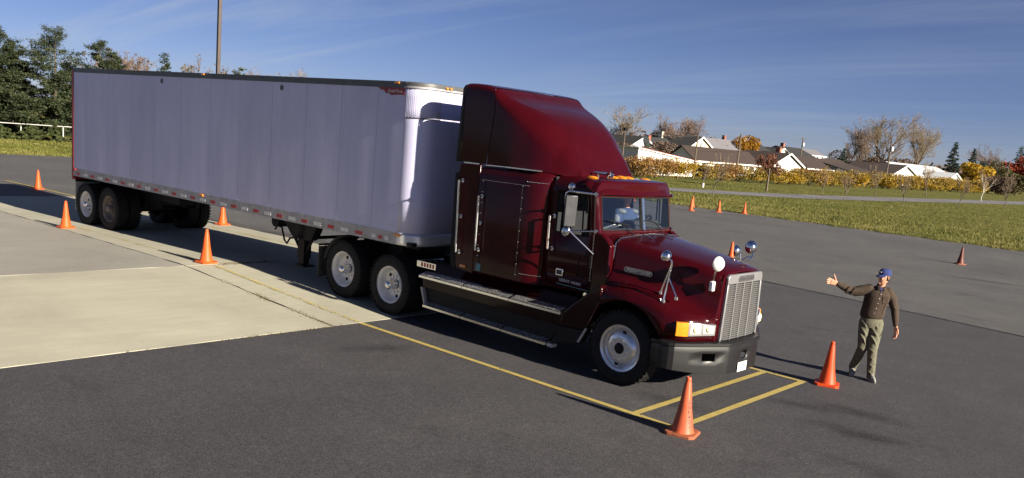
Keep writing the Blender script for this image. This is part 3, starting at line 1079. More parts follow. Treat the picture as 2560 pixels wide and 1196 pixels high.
# ---- hood with both fenders in one moulding
def hood_section(x):
    zt = lerp(x, [-0.48, 0, 0.6, 0.95, 1.07, 1.12], [2.035, 1.975, 1.885, 1.825, 1.79, 1.755])
    wt = lerp(x, [-0.48, 0.3, 0.9, 1.12], [0.88, 0.76, 0.63, 0.575])
    zf = lerp(x, [-0.48, -0.2, 0.2, 0.5, 0.75, 0.95, 1.05, 1.12], [1.47, 1.46, 1.42, 1.35, 1.26, 1.17, 1.14, 1.12])
    yo = lerp(x, [-0.48, -0.3, 0.0, 0.45, 0.62, 0.74, 0.84, 0.92, 0.99, 1.05, 1.09, 1.12], [1.19, 1.21, 1.225, 1.215, 1.20, 1.165, 1.115, 1.03, 0.90, 0.76, 0.68, 0.63])
    zs = lerp(x, [-0.48, 0.0, 0.45, 0.7, 0.9, 1.12], [1.26, 1.285, 1.235, 1.15, 1.10, 1.05])     # shoulder of fender
    if abs(x) < 0.665:
        zb = 0.535 + math.sqrt(max(0.0, 0.675 ** 2 - x * x))
    else:
        zb = 0.80
    if x < -0.40:
        zb = max(zb, 1.06)
    if x > 0.60:
        zb = max(0.80, lerp(x, [0.60, 0.69], [zb, 0.80]))
    zs = max(zs, zb + 0.03)
    pts = []
    rr = 0.13
    for t in (0, 0.25, 0.5, 0.75, 1.0):
        y = (wt - rr) * t
        pts.append((y, zt - 0.035 * t * t))
    for a in (25, 50, 75, 90):
        pts.append((wt - rr + rr * math.sin(R(a)), zt - 0.035 - rr * (1 - math.cos(R(a))) * 1.15))
    ws = wt + 0.035
    pts.append((wt + 0.01, zf + (zt - zf) * 0.45))
    pts.append((wt + 0.02, zf + 0.14))
    pts.append((ws + 0.01, zf + 0.05))
    yj = min(ws + 0.06, yo - 0.03)
    pts.append((yj, zf + 0.005))
    ym = max(yj + 0.005, yo - 0.16)
    pts.append(((yj + ym) / 2, (zf + zs) / 2 + 0.045))
    pts.append((ym, zs + 0.075 * min(1, (zf - zs) / 0.1 + 0.2)))
    pts.append((yo - 0.05, zs + 0.03))
    pts.append((yo - 0.012, zs - 0.035 if zs - 0.035 > zb else zb + 0.02))
    pts.append((yo, (zs + zb) / 2 - 0.01))
    pts.append((yo - 0.005, zb))
    return pts


hx = [-0.48, -0.44, -0.40, -0.35, -0.28, -0.2, -0.1, 0, 0.1, 0.2, 0.3, 0.4, 0.48, 0.54, 0.59, 0.63, 0.66, 0.70, 0.75, 0.80, 0.84, 0.88, 0.92, 0.955, 0.99, 1.02, 1.05, 1.075, 1.10, 1.12]
mb = MB()
ringsR, ringsL = [], []
for x in hx:
    sc = hood_section(x)
    full = [(x, -y, z) for y, z in reversed(sc)] + [(x, y, z) for y, z in sc[1:]]
    ringsR.append(full)
mb.loft(ringsR, False)
hood = mb.build('hood', M['maroon'], TR, 50, solid=0.02)

# front panel around the grille
gz0, gz1, gw0, gw1, GX = 0.79, 1.735, 0.535, 0.50, 1.125
mb = MB()
mb.prism([(-0.64, 0.80), (-0.60, 1.12), (-0.575, 1.66), (-0.52, 1.73), (0.52, 1.73), (0.575, 1.66), (0.60, 1.12), (0.64, 0.80)], 1.06, 1.117, 'x')
mb.build('nose_panel', M['maroon'], TR, 30)

# grille: frame, backing, slats and uprights
fr = MB()
for s in (-1, 1):
    fr.prism([(s * 0.545, 0.79), (s * 0.50, 0.79), (s * 0.462, 1.60), (s * 0.505, 1.60)], 1.12, 1.165, 'x')
fr.prism([(-0.545, 0.765), (-0.545, 0.80), (0.545, 0.80), (0.545, 0.765)], 1.12, 1.166, 'x')
fr.prism([(-0.506, 1.60), (-0.50, 1.69), (-0.465, 1.73), (0.465, 1.73), (0.50, 1.69), (0.506, 1.60)], 1.12, 1.164, 'x')
grl = fr.build('grille', M['grille'], TR, 30, bevel=0.006)
MB().prism([(-0.50, 0.80), (-0.46, 1.60), (0.46, 1.60), (0.50, 0.80)], 1.119, 1.124, 'x').build('grille_backing', M['grille_dark'], grl, 0)
NSL = 26
slat_me = None
for k in range(NSL):
    z = 0.825 + k * (1.575 - 0.825) / (NSL - 1)
    if slat_me is None:
        o = MB().prism([(-0.014, -0.002), (0.012, -0.0085), (0.014, -0.003), (-0.008, 0.003)], -0.5, 0.5, 'y').build('slat', M['grille'], grl, 0)
        slat_me = o.data
    else:
        o = bpy.data.objects.new('slat', slat_me); COL.objects.link(o); o.parent = grl
    o.location = (1.142, 0, z)
    o.scale = (1, lerp(z, [0.8, 1.6], [1.0, 0.925]), 1)
for y in (-0.24, -0.01, 0.22):
    MB().bb(1.150, 1.158, y - 0.012, y + 0.012, 0.80, 1.60).build('upright', M['grille'], grl, 0)


def badge(parent, o, x, y, L, H, s):
    m = frame(o, x, y)
    mb = MB()
    n = 8
    ol = []
    for cx, a0 in ((L / 2 - H / 2, -90), (-L / 2 + H / 2, 90)):
        for k in range(n + 1):
            a = R(a0 + 180 * k / n)
            ol.append((cx + H / 2 * math.cos(a), H / 2 * math.sin(a)))
    mb.prism(ol, 0, 0.008, 'z')
    mb.v = [tuple(m @ Vector(p)) for p in mb.v]
    b = mb.build('badge', M['chrome_soft'], parent, 30)
    mi = MB()
    mi.prism([(p[0] * 0.965, p[1] * 0.84) for p in ol], 0.008, 0.0095, 'z')
    mi.v = [tuple(m @ Vector(p)) for p in mi.v]
    mi.build('badge_face', M['ink'], b, 0)
    text_obj('badge_lettering', 'FREIGHTLINER', s, M['chrome_soft'], b, m @ Matrix.Translation((0, -s * 0.02, 0.010)), 0.002, 0.002, 0.15)
    return b


badge(TR, (1.165, 0.0, 1.665), (0, 1, 0), (0, 0, 1), 0.46, 0.085, 0.066)
for s in (-1, 1):
    if s < 0:
        badge(TR, (-0.05, -0.862, 1.595), (1, 0.16, -0.045), (0.045, 0, 1), 0.44, 0.072, 0.058)
    else:
        badge(TR, (-0.05, 0.862, 1.595), (-1, 0.16, 0.045), (0.045, 0, 1), 0.44, 0.072, 0.058)

# ---- headlights with wrap-round amber indicators
for s in (-1, 1):
    hl = MB()
    P0, P1 = Vector((0.925, s * 1.035, 0)), Vector((1.105, s * 0.615, 0))
    d = (P1 - P0)
    nrm = Vector((-d.y, d.x, 0)).normalized()
    if nrm.x < 0:
        nrm = -nrm
    z0, z1 = 0.895, 1.085
    # chrome bezel
    out = [(0, z0), (0, z1), (1, z1 - 0.03), (1, z0 + 0.0)]
    q = lambda t, z, off: tuple(P0 + d * t + nrm * off + Vector((0, 0, z)))
    hl.add([q(t, z, -0.10) for t, z in out] + [q(t, z, 0.030) for t, z in out], [(0, 1, 2, 3), (4, 7, 6, 5), (0, 4, 5, 1), (1, 5, 6, 2), (2, 6, 7, 3), (3, 7, 4, 0)])
    h = hl.build('headlight', M['chrome_soft'], TR, 30, bevel=0.008)
    for t0, t1 in ((0.06, 0.46), (0.52, 0.94)):
        lm = MB()
        pp = [(t0, z0 + 0.03), (t0, z1 - 0.022 - 0.03 * t0), (t1, z1 - 0.022 - 0.03 * t1), (t1, z0 + 0.03)]
        lm.add([q(t, z, 0.012) for t, z in pp] + [q(t, z, 0.036) for t, z in pp], [(0, 1, 2, 3), (4, 7, 6, 5), (0, 4, 5, 1), (1, 5, 6, 2), (2, 6, 7, 3), (3, 7, 4, 0)])
        lm.build('lens', M['lens'], h, 30, bevel=0.006)
        bm_ = MB()
        c = P0 + d * (t0 * 0.5 + t1 * 0.5) + nrm * 0.036 + Vector((0, 0, (z0 + z1) / 2))
        bm_.ball(c, (0.03, 0.045, 0.045), 12, 8)
        bm_.build('bulb_bowl', M['bulb'], h)  # lit look painted by the cream colour
    am = MB()
    rings = []
    for (x, y) in ((0.935, 1.045), (0.90, 1.085), (0.865, 1.125), (0.82, 1.16)):
        n2 = Vector((0.55, 0.83, 0)).normalized()
        rings.append([(x - n2.x * 0.05, s * (y - n2.y * 0.05), z0 + 0.01), (x + 0.024, s * (y + 0.018), z0 + 0.005), (x + 0.03, s * (y + 0.022), (z0 + z1) / 2), (x + 0.02, s * (y + 0.014), z1 + 0.0), (x - n2.x * 0.05, s * (y - n2.y * 0.05), z1)])
    am.loft(rings, True, True)
    am.build('turn_signal', M['amber'], TR, 45)

# ---- bumper
bp = [(0.52, 1.21), (0.70, 1.21), (0.78, 1.195), (0.84, 1.16), (0.955, 1.0), (1.06, 0.80), (1.16, 0.61), (1.245, 0.45), (1.256, 0.425), (1.262, 0.40), (1.267, 0.2), (1.269, 0.095)]
plan = [(x, -y) for x, y in bp] + [(1.27, 0)] + [(x, y) for x, y in reversed(bp)]
prof = [(-0.045, 0.345), (0.005, 0.36), (0.012, 0.47), (0.012, 0.545), (0.012, 0.655), (0.012, 0.70), (0.004, 0.745), (0.03, 0.76), (0.03, 0.80), (-0.06, 0.83)]
rings = []
for i, (x, y) in enumerate(plan):
    a = Vector(plan[max(i - 1, 0)]); b = Vector(plan[min(i + 1, len(plan) - 1)])
    t = (b - a).normalized()
    nn = Vector((t.y, -t.x))
    low = lerp(abs(y), [0.7, 1.2], [0.0, 0.075])
    ring = []
    for off, z in prof:
        zz = z + low * (0.75 - z) / 0.4 if z < 0.75 else z
        ring.append((x + nn.x * off, y + nn.y * off, zz))
    rings.append(ring)
mb = MB()
nb_ = len(prof)
Fb = []
for i in range(len(rings) - 1):
    y0_, y1_ = sorted((abs(plan[i][1]), abs(plan[i + 1][1])))
    hole = (0.60 < y0_ and y1_ < 0.81) or y1_ < 0.10
    for k in range(nb_ - 1):
        if hole and k == 3:
            continue
        Fb.append((i * nb_ + k, (i + 1) * nb_ + k, (i + 1) * nb_ + k + 1, i * nb_ + k + 1))
mb.add([p for r_ in rings for p in r_], Fb)
bum = mb.build('bumper', M['bumper'], TR, 18, solid=0.03)


def on_bumper(y, z, w, h, off, name, mat, parent, deep=0.006):
    ax = lerp(abs(y), [0, 0.2, 0.40, 0.45, 0.61, 0.80, 1.0, 1.16], [1.27, 1.268, 1.262, 1.245, 1.16, 1.06, 0.955, 0.84]) + 0.012
    y2 = y + 0.05
    ax2 = lerp(abs(y2), [0, 0.2, 0.40, 0.45, 0.61, 0.80, 1.0, 1.16], [1.27, 1.268, 1.262, 1.245, 1.16, 1.06, 0.955, 0.84]) + 0.012
    m = frame((ax + off, y, z), (ax2 - ax, 0.05, 0), (0, 0, 1))
    mb = MB()
    mb.box((0, 0, 0), (w, h, deep))
    mb.v = [tuple(m @ Vector(p)) for p in mb.v]
    return mb.build(name, mat, parent, 30, bevel=0.004), m


p_, m_ = on_bumper(-0.03, 0.43, 0.26, 0.135, 0.012, 'licence_plate', M['plate'], TR, 0.006)
mk = MB()
for (u, v, w_, h_) in ((-0.085, 0.0, 0.022, 0.05), (-0.05, -0.004, 0.014, 0.046), (-0.01, 0.0, 0.02, 0.05), (0.035, 0.0, 0.022, 0.046), (0.075, 0.0, 0.016, 0.05), (0.0, 0.056, 0.09, 0.014), (-0.04, -0.055, 0.07, 0.01), (0.05, -0.055, 0.04, 0.01)):
    mk.box((u, v, 0.0042), (w_, h_, 0.0012))
mk.v = [tuple(m_ @ Vector(p)) for p in mk.v]
mk.build('plate_characters', M['ink_faint'], p_, 0)



# ---- cab: shell of rows and columns with the window cells left open
def cab_plan(z):
    """half outline, rear to centre front; windscreen rakes back with height"""
    rk = lerp(z, [2.06, 2.62], [0.0, 0.10])
    tuck = lerp(z, [2.62, 2.72, 2.80], [0.0, 0.03, 0.14])
    h = 1.03 - tuck
    return [(-1.72, h), (-1.56, h), (-1.50, h), (-0.90 - rk * 0.3, h), (-0.81 - rk * 0.4, h), (-0.75 - rk * 0.7, h - 0.01), (-0.71 - rk, h - 0.05), (-0.695 - rk, h - 0.10), (-0.63 - rk, 0.45), (-0.605 - rk, 0.035)]


rows = [1.13, 1.6, 1.98, 2.06, 2.10, 2.56, 2.62, 2.70, 2.76, 2.80]
grid = []
for z in rows:
    hp = cab_plan(z)
    grid.append([(x, -y, z) for x, y in hp] + [(x, y, z) for x, y in reversed(hp)])
ncol = len(grid[0])
V = [p for r_ in grid for p in r_]
F = []
for i in range(len(rows) - 1):
    for k in range(ncol - 1):
        kk = k if k < 10 else ncol - 2 - k
        z = rows[i]
        side_win = kk == 2 and 1.97 < z < 2.60 - 0.05
        if kk == 2 and z == 1.98:
            side_win = True
        ws = kk in (7, 8) and z == 2.10
        if side_win or ws:
            continue
        if kk == 7 and z in (2.06,):
            pass
        a = i * ncol + k
        F.append((a, a + 1, a + ncol + 1, a + ncol))
mb = MB()
mb.add(V, F)
cab = mb.build('cab', M['maroon'], TR, 40, solid=0.03)
# roof skin
mb = MB()
top = grid[-1]
half = [(x, y) for x, y in cab_plan(2.80)]
ring0 = [(x, -y, 2.80) for x, y in half] + [(x, y, 2.80) for x, y in reversed(half)]
ring1 = [(-1.0 + (x + 1.0) * 0.7, y * 0.75, 2.822) for x, y, z in ring0]
ring2 = [(-1.0 + (x + 1.0) * 0.3, y * 0.3, 2.828) for x, y, z in ring0]
mb.loft([ring0, ring1, ring2], True)
mb.add(ring2, [tuple(range(len(ring2)))])
mb.build('roof', M['maroon'], cab, 60)

# windscreen panes and divider
for s in (-1, 1):
    def wsp(z):
        hp = cab_plan(z)
        return [(hp[7][0] - 0.006, s * hp[7][1], z), (hp[8][0] - 0.006, s * hp[8][1], z), (hp[9][0] - 0.006, s * hp[9][1], z)]
    a, b = wsp(2.095), wsp(2.565)
    MB().add(a + b, [(0, 1, 4, 3), (1, 2, 5, 4)]).build('windscreen_pane', M['glass'], cab, 40)
    # black rubber surround
    ru = MB()
    ru.tube([a[0], a[1], a[2], b[2], b[1], b[0], a[0]], 0.011, 6)
    ru.build('pane_seal', M['rubber'], cab)
    p = [(-1.50, s * 1.018, 1.975), (-0.905, s * 1.018, 1.975), (-0.935, s * 1.018, 2.565), (-1.50, s * 1.018, 2.565)]
    MB().add(p, [(0, 1, 2, 3)]).build('side_window', M['glass_dark'], cab, 0)
    ru = MB()
    ru.tube([(q[0], s * 1.031, q[2]) for q in p + [p[0]]], 0.012, 6)
    ru.tube([(-1.00, s * 1.02, 1.98), (-1.03, s * 1.02, 2.56)], 0.012, 6)
    ru.build('window_seal', M['rubber'], cab)
dv = MB()
dv.prism([(-0.600, 2.10), (-0.578, 2.10), (-0.668, 2.57), (-0.690, 2.57)], -0.026, 0.026, 'y')
dv.build('windscreen_divider', M['chrome_soft'], cab, 20)

# visor: the roof front rolling forward over the windscreen
rings = []
for y in [-1.035, -1.02, -0.97, -0.88, -0.7, -0.4, 0, 0.4, 0.7, 0.88, 0.97, 1.02, 1.035]:
    a = abs(y)
    bk = lerp(a, [0, 0.7, 0.9, 1.0, 1.035], [0, 0.03, 0.06, 0.13, 0.20])
    dz = lerp(a, [0, 0.7, 0.9, 1.0, 1.035], [0, 0.01, 0.03, 0.065, 0.11])
    rings.append([(-1.10, y, 2.832 - dz), (-0.94 - bk * 0.4, y, 2.822 - dz), (-0.83 - bk * 0.8, y, 2.785 - dz * 0.9), (-0.745 - bk, y, 2.71 - dz * 0.5), (-0.685 - bk, y, 2.64), (-0.672 - bk, y, 2.605), (-0.71 - bk, y, 2.60)])
mb = MB()
mb.loft(rings, False)
vis = mb.build('visor', M['maroon'], cab, 60, solid=0.015)
rv = MB()
for y in (-0.78, -0.40, 0.0, 0.40, 0.78):
    bk = lerp(abs(y), [0, 0.7, 0.9], [0, 0.05, 0.12])
    rv.ball((-0.83 - bk * 0.6, y + 0.06, 2.783), 0.009, 6, 4)
    rv.ball((-0.742 - bk * 0.6, y, 2.708), 0.009, 6, 4)
rv.build('visor_rivets', M['chrome_soft'], cab)

# rivet rows on the cab and sleeper
rv = MB()
for k in range(34):
    rv.ball((-0.775 - 0.002 * k * 0, -1.034, 1.35 + k * 0.021), 0.005, 5, 3)
for k in range(42):
    y = -0.90 + k * 0.043
    rv.ball((-0.675 + 0.09 * (1 - abs(y) / 0.95), y, 2.072), 0.005, 5, 3)
rv.build('rivet_row', M['chrome_soft'], cab)

# cab details on both sides
for s in (-1, 1):
    hn = MB()
    hn.bb(-1.405, -1.265, s * 1.032, s * 1.052, 1.325, 1.435)
    h = hn.build('door_handle', M['chrome_soft'], cab, 30, bevel=0.012)
    MB().bb(-1.385, -1.285, s * 1.052, s * 1.056, 1.345, 1.415).build('handle_recess', M['ink'], h, 0)
    pw = MB()
    pw.tube([(-1.03, s * 1.033, 1.40), (-1.0, s * 1.033, 1.66), (-0.97, s * 1.033, 1.69), (-0.82, s * 1.033, 1.71), (-0.80, s * 1.033, 1.68), (-0.80, s * 1.033, 1.42), (-0.83, s * 1.033, 1.39), (-1.0, s * 1.033, 1.375), (-1.03, s * 1.033, 1.40)], 0.008, 6)
    pw.build('door_peep_window_trim', M['black'], cab)
    dl = MB()
    dl.tube([(-1.60, s * 1.033, 1.17), (-1.60, s * 1.033, 2.58), (-1.55, s * 1.033, 2.63), (-0.90, s * 1.033, 2.63), (-0.83, s * 1.033, 2.58), (-0.775, s * 1.033, 2.06), (-0.76, s * 1.033, 1.30), (-0.80, s * 1.033, 1.17), (-1.60, s * 1.033, 1.17)], 0.005, 5)
    dl.build('door_gap', M['black'], cab)
mx_ = frame((-1.13, -1.034, 1.262), (1, 0, -0.03), (0.03, 0, 1))
text_obj('door_lettering', 'USDOT 445895', 0.062, M['lettering'], TR, mx_, 0.001, 0.0006)
MB().box((-1.08, -1.036, 1.20), (0.60, 0.004, 0.012), rot=Matrix.Rotation(R(1.5), 3, 'Y')).build('door_stripe', M['blue_tape'], TR, 0)
MB().cyl((-0.80, -1.03, 1.135), (-0.80, -1.075, 1.135), 0.033, 14).build('fuel_cap', M['chrome'], TR)

# interior
mb = MB()
mb.bb(-1.70, -0.75, -0.98, 0.98, 1.16, 1.22)
mb.bb(-1.626, -1.60, -0.98, 0.98, 1.2, 2.78)
mb.build('cab_floor_and_bulkhead', M['interior'], cab, 0)
mb = MB()
mb.prism([(-0.74, 1.6), (-0.70, 2.03), (-0.78, 2.10), (-1.02, 2.07), (-1.08, 1.9), (-1.0, 1.6)], -0.96, 0.96, 'y')
mb.prism([(-0.80, 2.09), (-0.86, 2.20), (-1.06, 2.19), (-1.10, 2.05)], 0.12, 0.84, 'y')
mb.build('dashboard', M['interior'], cab, 30, bevel=0.02)
for y in (-0.55, 0.55):
    st = MB()
    q_ = 0.20
    st.bb(-1.50, -1.04, y - 0.24, y + 0.24, 1.42 + q_, 1.58 + q_)
    st.box((-1.50, y, 1.86 + q_), (0.12, 0.46, 0.62), rot=Matrix.Rotation(R(-7), 3, 'Y'))
    st.box((-1.545, y, 2.24 + q_), (0.09, 0.26, 0.16), rot=Matrix.Rotation(R(-7), 3, 'Y'))
    st.bb(-1.42, -1.14, y - 0.15, y + 0.15, 1.22, 1.43 + q_)
    st.build('seat', M['seat'], cab, 30, bevel=0.04, seg=3)
swc = Vector((-1.02, 0.50, 2.14))
swm = Matrix.Rotation(R(-38), 3, 'Y')
sw = MB()
ring = [swc + swm @ Vector((0.225 * math.cos(t * math.pi / 12), 0.225 * math.sin(t * math.pi / 12), 0)) for t in range(25)]
sw.tube(ring, 0.016, 8, False)
for t in (0, 8, 16):
    sw.tube([swc + swm @ Vector((0, 0, -0.02)), ring[t]], 0.013, 6)
sw.tube([swc, swc + swm @ Vector((0, 0, -0.32))], 0.03, 8)
sw.build('steering_wheel', M['black'], cab)
pp = MB()
pp.box((-0.80, -0.56, 2.125), (0.21, 0.29, 0.005), rot=Matrix.Rotation(R(-24), 3, 'Y') @ Matrix.Rotation(R(12), 3, 'Z'))
tag(pp.build('paper_sheet', M['paper'], None, 0), 'white paper lying on the truck dashboard behind the windscreen', 'paper')

# wipers
for s, tip in ((-1, (-0.615, -0.72, 2.27)), (1, (-0.60, 0.16, 2.27))):
    y0 = -0.30 if s < 0 else 0.58
    wp = MB()
    ax = lambda y: -0.565 - 0.10 * abs(y) / 0.95 + 0.02
    piv = (ax(y0), y0, 2.045)
    mid_ = ((ax(tip[1]) - 0.01), tip[1] + 0.13, 2.20)
    wp.tube([piv, mid_], 0.008, 6)
    wp.tube([(ax(tip[1] - 0.14) - 0.025, tip[1] - 0.14, 2.245), (ax(tip[1] + 0.34) - 0.012, tip[1] + 0.34, 2.165)], 0.009, 6)
    wp.build('wiper', M['black'], cab)

# cowl between hood and windscreen
mb = MB()
rings = []
for y in np.linspace(-1.0, 1.0, 15):
    a = abs(y)
    zt = 2.035 - 0.035 * min(1, (a / 0.75) ** 2) if a < 0.80 else lerp(a, [0.80, 0.90, 1.0], [1.99, 1.93, 1.78])
    rings.append([(-0.47, y, zt - 0.012), (-0.56, y, zt + 0.008), (-0.70, y, zt + 0.04 if a < 0.9 else zt + 0.02)])
mb.loft(rings, False)
mb.build('cowl', M['maroon'], cab, 50)
for s in (-1, 1):
    mb = MB()
    mb.prism([(-0.80, 1.13), (-0.80, 2.05), (-0.66, 2.05), (-0.55, 1.98), (-0.475, 1.90), (-0.47, 1.40), (-0.40, 1.15)], s * 0.90, s * 1.022, 'y')
    mb.build('cowl_side', M['maroon'], cab, 30, bevel=0.02)
    hp_ = MB()
    hp_.tube([(-0.475, s * 0.90, 1.42), (-0.475, s * 0.915, 1.80), (-0.475, s * 0.89, 1.95), (-0.475, s * 0.78, 2.01), (-0.475, s * 0.4, 2.035), (-0.475, 0, 2.042)], 0.008, 6)
    hp_.build('hood_seal', M['chrome_soft'], cab)
for s in (-1, 1):
    MB().tube([(-0.44, s * 0.30 + 0.05, 2.047), (-0.26, s * 0.30 + 0.05, 2.02)], 0.011, 6).build('hood_trim', M['chrome_soft'], hood)

# ---- sleeper box with rounded front corners
mb = MB()
rings = []
zr = [(1.10, 0.03), (1.13, 0.0), (2.68, 0.0), (2.76, 0.02), (2.81, 0.07), (2.838, 0.15)]
for z, tk in zr:
    h = 1.15 - tk
    half = [(-3.0, h)]
    for a in range(0, 91, 15):
        half.append((-2.03 + 0.40 * math.sin(R(a)), h - 0.32 + 0.32 * math.cos(R(a))))
    half.append((-1.63, 0.5))
    rings.append([(x, -y, z) for x, y in half] + [(x, y, z) for x, y in reversed(half)])
mb.loft(rings, True, True)
slp = mb.build('sleeper', M['maroon'], TR, 40)
rv = MB()
for k in range(24):
    a = R(3 + k * 56 / 24)
    for z in (1.25, 2.66):
        rv.ball((-2.03 + 0.402 * math.sin(a), -(1.15 - 0.32 + 0.322 * math.cos(a)), z), 0.0055, 5, 3)
for k in range(46):
    rv.ball((-2.95 + k * 0.022, -1.152, 2.60), 0.0045, 5, 3)
for x in (-2.08, -2.92):
    for k in range(9):
        rv.ball((x + 0.0, -1.152, 1.22 + k * 0.17), 0.008, 5, 3)
rv.build('rivet_row', M['chrome_soft'], slp)
# luggage door outline and sticker
for s in (-1, 1):
    MB().tube([(-2.87, s * 1.152, 1.16), (-2.87, s * 1.152, 2.60)], 0.006, 5).build('panel_gap', M['black'], slp)
    MB().tube([(-2.09, s * 1.152, 1.20), (-2.09, s * 1.152, 2.55)], 0.004, 5).build('panel_gap', M['black'], slp)
MB().bb(-2.93, -2.83, -1.158, -1.152, 1.145, 1.265).build('sticker', M['blue_tape'], slp, 0)

# side extenders behind the sleeper, rubber edged
for s in (-1, 1):
    mb = MB()
    mb.prism([(x_ - 0.035, z_) for x_, z_ in [(-3.38, 1.20), (-3.36, 1.12), (-3.28, 1.10), (-2.97, 1.08), (-2.97, 2.83), (-3.42, 2.82), (-3.44, 2.70)]], s * 1.105, s * 1.152, 'y')
    ex = mb.build('side_extender', M['maroon'], TR, 30, bevel=0.012)
    rb = MB()
    rb.prism([(x_ - 0.035, z_) for x_, z_ in [(-3.52, 1.24), (-3.48, 1.12), (-3.40, 1.08), (-3.37, 1.13), (-3.385, 1.20), (-3.445, 2.68), (-3.53, 2.64)]], s * 1.11, s * 1.14, 'y')
    rb.build('rubber_edge', M['rubber'], ex, 20)
    mk = MB()
    mk.bb(-3.285, -3.155, s * 1.152, s * 1.176, 1.145, 1.195)
    mk.build('side_marker', M['amber_dark'], ex, 20, bevel=0.008)

# grab rails
def grab(x0, z0, x1, z1, y, mid, s, parent, base):
    g = MB()
    g.tube([(x0, s * y, z0), (x1, s * y, z1)], 0.017, 8)
    stand = [0.0, 1.0] + ([0.5] if mid else [])
    for t in stand:
        x, z = x0 + (x1 - x0) * t, z0 + (z1 - z0) * t
        g.tube([(x, s * y, z), (x + 0.02, s * base, z)], 0.016, 8)
        g.tube([(x + 0.02, s * (base + 0.025), z), (x + 0.02, s * base, z)], 0.034, 10)
    return g.build('grab_rail', M['chrome'], parent)


for s in (-1, 1):
    grab(-3.375, 2.545, -3.335, 1.39, 1.235, True, s, TR, 1.152)
    grab(-2.915, 2.34, -2.905, 1.49, 1.235, True, s, TR, 1.152)
    grab(-1.54, 2.20, -1.53, 1.715, 1.11, False, s, TR, 1.003)

# ---- roof fairing
FT = ([-3.52, -3.3, -3.0, -2.86, -2.78, -2.62, -2.4, -2.15, -1.93, -1.74, -1.60, -1.49, -1.42, -1.37],
      [4.085, 4.09, 4.065, 4.02, 3.95, 3.87, 3.79, 3.69, 3.56, 3.39, 3.20, 3.02, 2.93, 2.86])
FW = ([-3.52, -2.9, -2.4, -2.0, -1.8, -1.6, -1.48, -1.37], [1.12, 1.12, 1.11, 1.06, 1.00, 0.90, 0.80, 0.66])


def soft(x, tab, w=0.07):
    return sum(lerp(x + d * w, *tab) for d in (-1, -0.5, 0, 0.5, 1)) / 5


def fair_ring(x, zb=2.845):
    w, zt = soft(x, FW), max(soft(x, FT), zb + 0.02)
    r = lerp(x, [-3.5, -2.9, -2.5, -2.0, -1.6, -1.3], [0.10, 0.12, 0.22, 0.42, 0.45, 0.35])
    r = min(r, (zt - zb) * 0.9)
    lean = lerp(x, [-3.5, -2.6, -1.6], [0.0, 0.01, 0.07]) * (zt - zb) / 1.2
    zlo = zb - lerp(x, [-1.9, -1.5], [0.0, 0.05])
    pts = [(w, zlo), (w - lean * 0.3, zb + (zt - zb - r) * 0.4), (w - lean * 0.75, zb + (zt - zb - r) * 0.8)]
    cx, cz = w - lean - r * 1.15, zt - r
    for a in range(0, 91, 10):
        pts.append((cx + r * 1.15 * math.cos(R(a)), cz + r * math.sin(R(a))))
    crown = 0.02 * (1 if x > -2.4 else 0.3)
    pts.append((cx * 0.5, zt + crown * 0.8))
    return [(x, -y, z) for y, z in pts] + [(x, 0.0, zt + crown)] + [(x, y, z) for y, z in reversed(pts)]


fx = list(np.linspace(-2.90, -1.5, 34)) + [-1.46, -1.43, -1.40, -1.375]
mb = MB()
rr_ = [fair_ring(x) for x in fx]
mb.loft(rr_, False)
nose_ = rr_[-1]
zn_ = min(p[2] for p in nose_)
mb.loft([nose_, [(x + 0.03, y * 0.985, zn_ + (z - zn_) * 0.62) for x, y, z in nose_], [(x + 0.05, y * 0.96, zn_ + (z - zn_) * 0.2) for x, y, z in nose_], [(x + 0.055, y * 0.95, zn_ - 0.02) for x, y, z in nose_]], False)
fairing = mb.build('roof_fairing', M['maroon'], TR, 75)
mb = MB()
rr_ = [fair_ring(-2.915 - t * 0.565) for t in (0, 0.25, 0.5, 0.75, 1.0)]
# the seam slopes: shift by height
rr_ = [[(x + lerp(z, [2.86, 3.6, 3.9, 4.05], [0, 0.085, 0.08, 0.0]) * (1 - i / 4.0), y * 1.006, z + 0.004) for x, y, z in r_] for i, r_ in enumerate(rr_)]
mb.loft(rr_, False)
fe = mb.build('fairing_extender', M['maroon'], TR, 60)
mb = MB()
e0 = fair_ring(-3.48)
mb.loft([[(x, y * 1.0, z) for x, y, z in e0], [(x - 0.09 - 0.05 * (4.1 - z) / 1.2, y * 0.985, z - 0.012) for x, y, z in e0]], False)
mb.build('rubber_edge', M['rubber'], fe, 60, solid=0.02)
# chrome gutter strip under the fairing
for s in (-1, 1):
    mb = MB()
    for (xa, xb, ya, yb, za) in ((-3.40, -3.06, 1.06, 1.13, 2.826), (-2.50, -1.82, 1.04, 1.115, 2.828)):
        MB().bb(xa, xb, s * ya, s * yb, za, za + 0.018).build('fairing_gutter', M['chrome_soft'], TR, 20)

# roof lights and horn
for y in (-0.70, -0.21, 0.0, 0.21, 0.70):
    lt = MB()
    x0, z0 = -1.00 - 0.02 * abs(y), 2.835 - 0.03 * abs(y)
    lt.ball((x0 - 0.12, y, z0 - 0.025), (0.135, 0.054, 0.055), 16, 10)
    lb = lt.build('roof_light', M['amber'], TR, 60)
    MB().ball((x0 + 0.035, y, z0 - 0.03), 0.012, 6, 4).build('roof_light_screw', M['chrome_soft'], lb)
hn = MB()
hn.lathe([(0.02, -1.30), (0.022, -1.14), (0.03, -1.05), (0.042, -1.00), (0.058, -0.97), (0.054, -0.967), (0.03, -1.0)], (0, -0.45, 2.888), 'x', 16)
hn.tube([(-1.22, -0.45, 2.88), (-1.22, -0.45, 2.80)], 0.02, 8)
hn.tube([(-1.04, -0.45, 2.88), (-1.04, -0.45, 2.80)], 0.015, 8)
hn.build('horn', M['chrome'], TR)

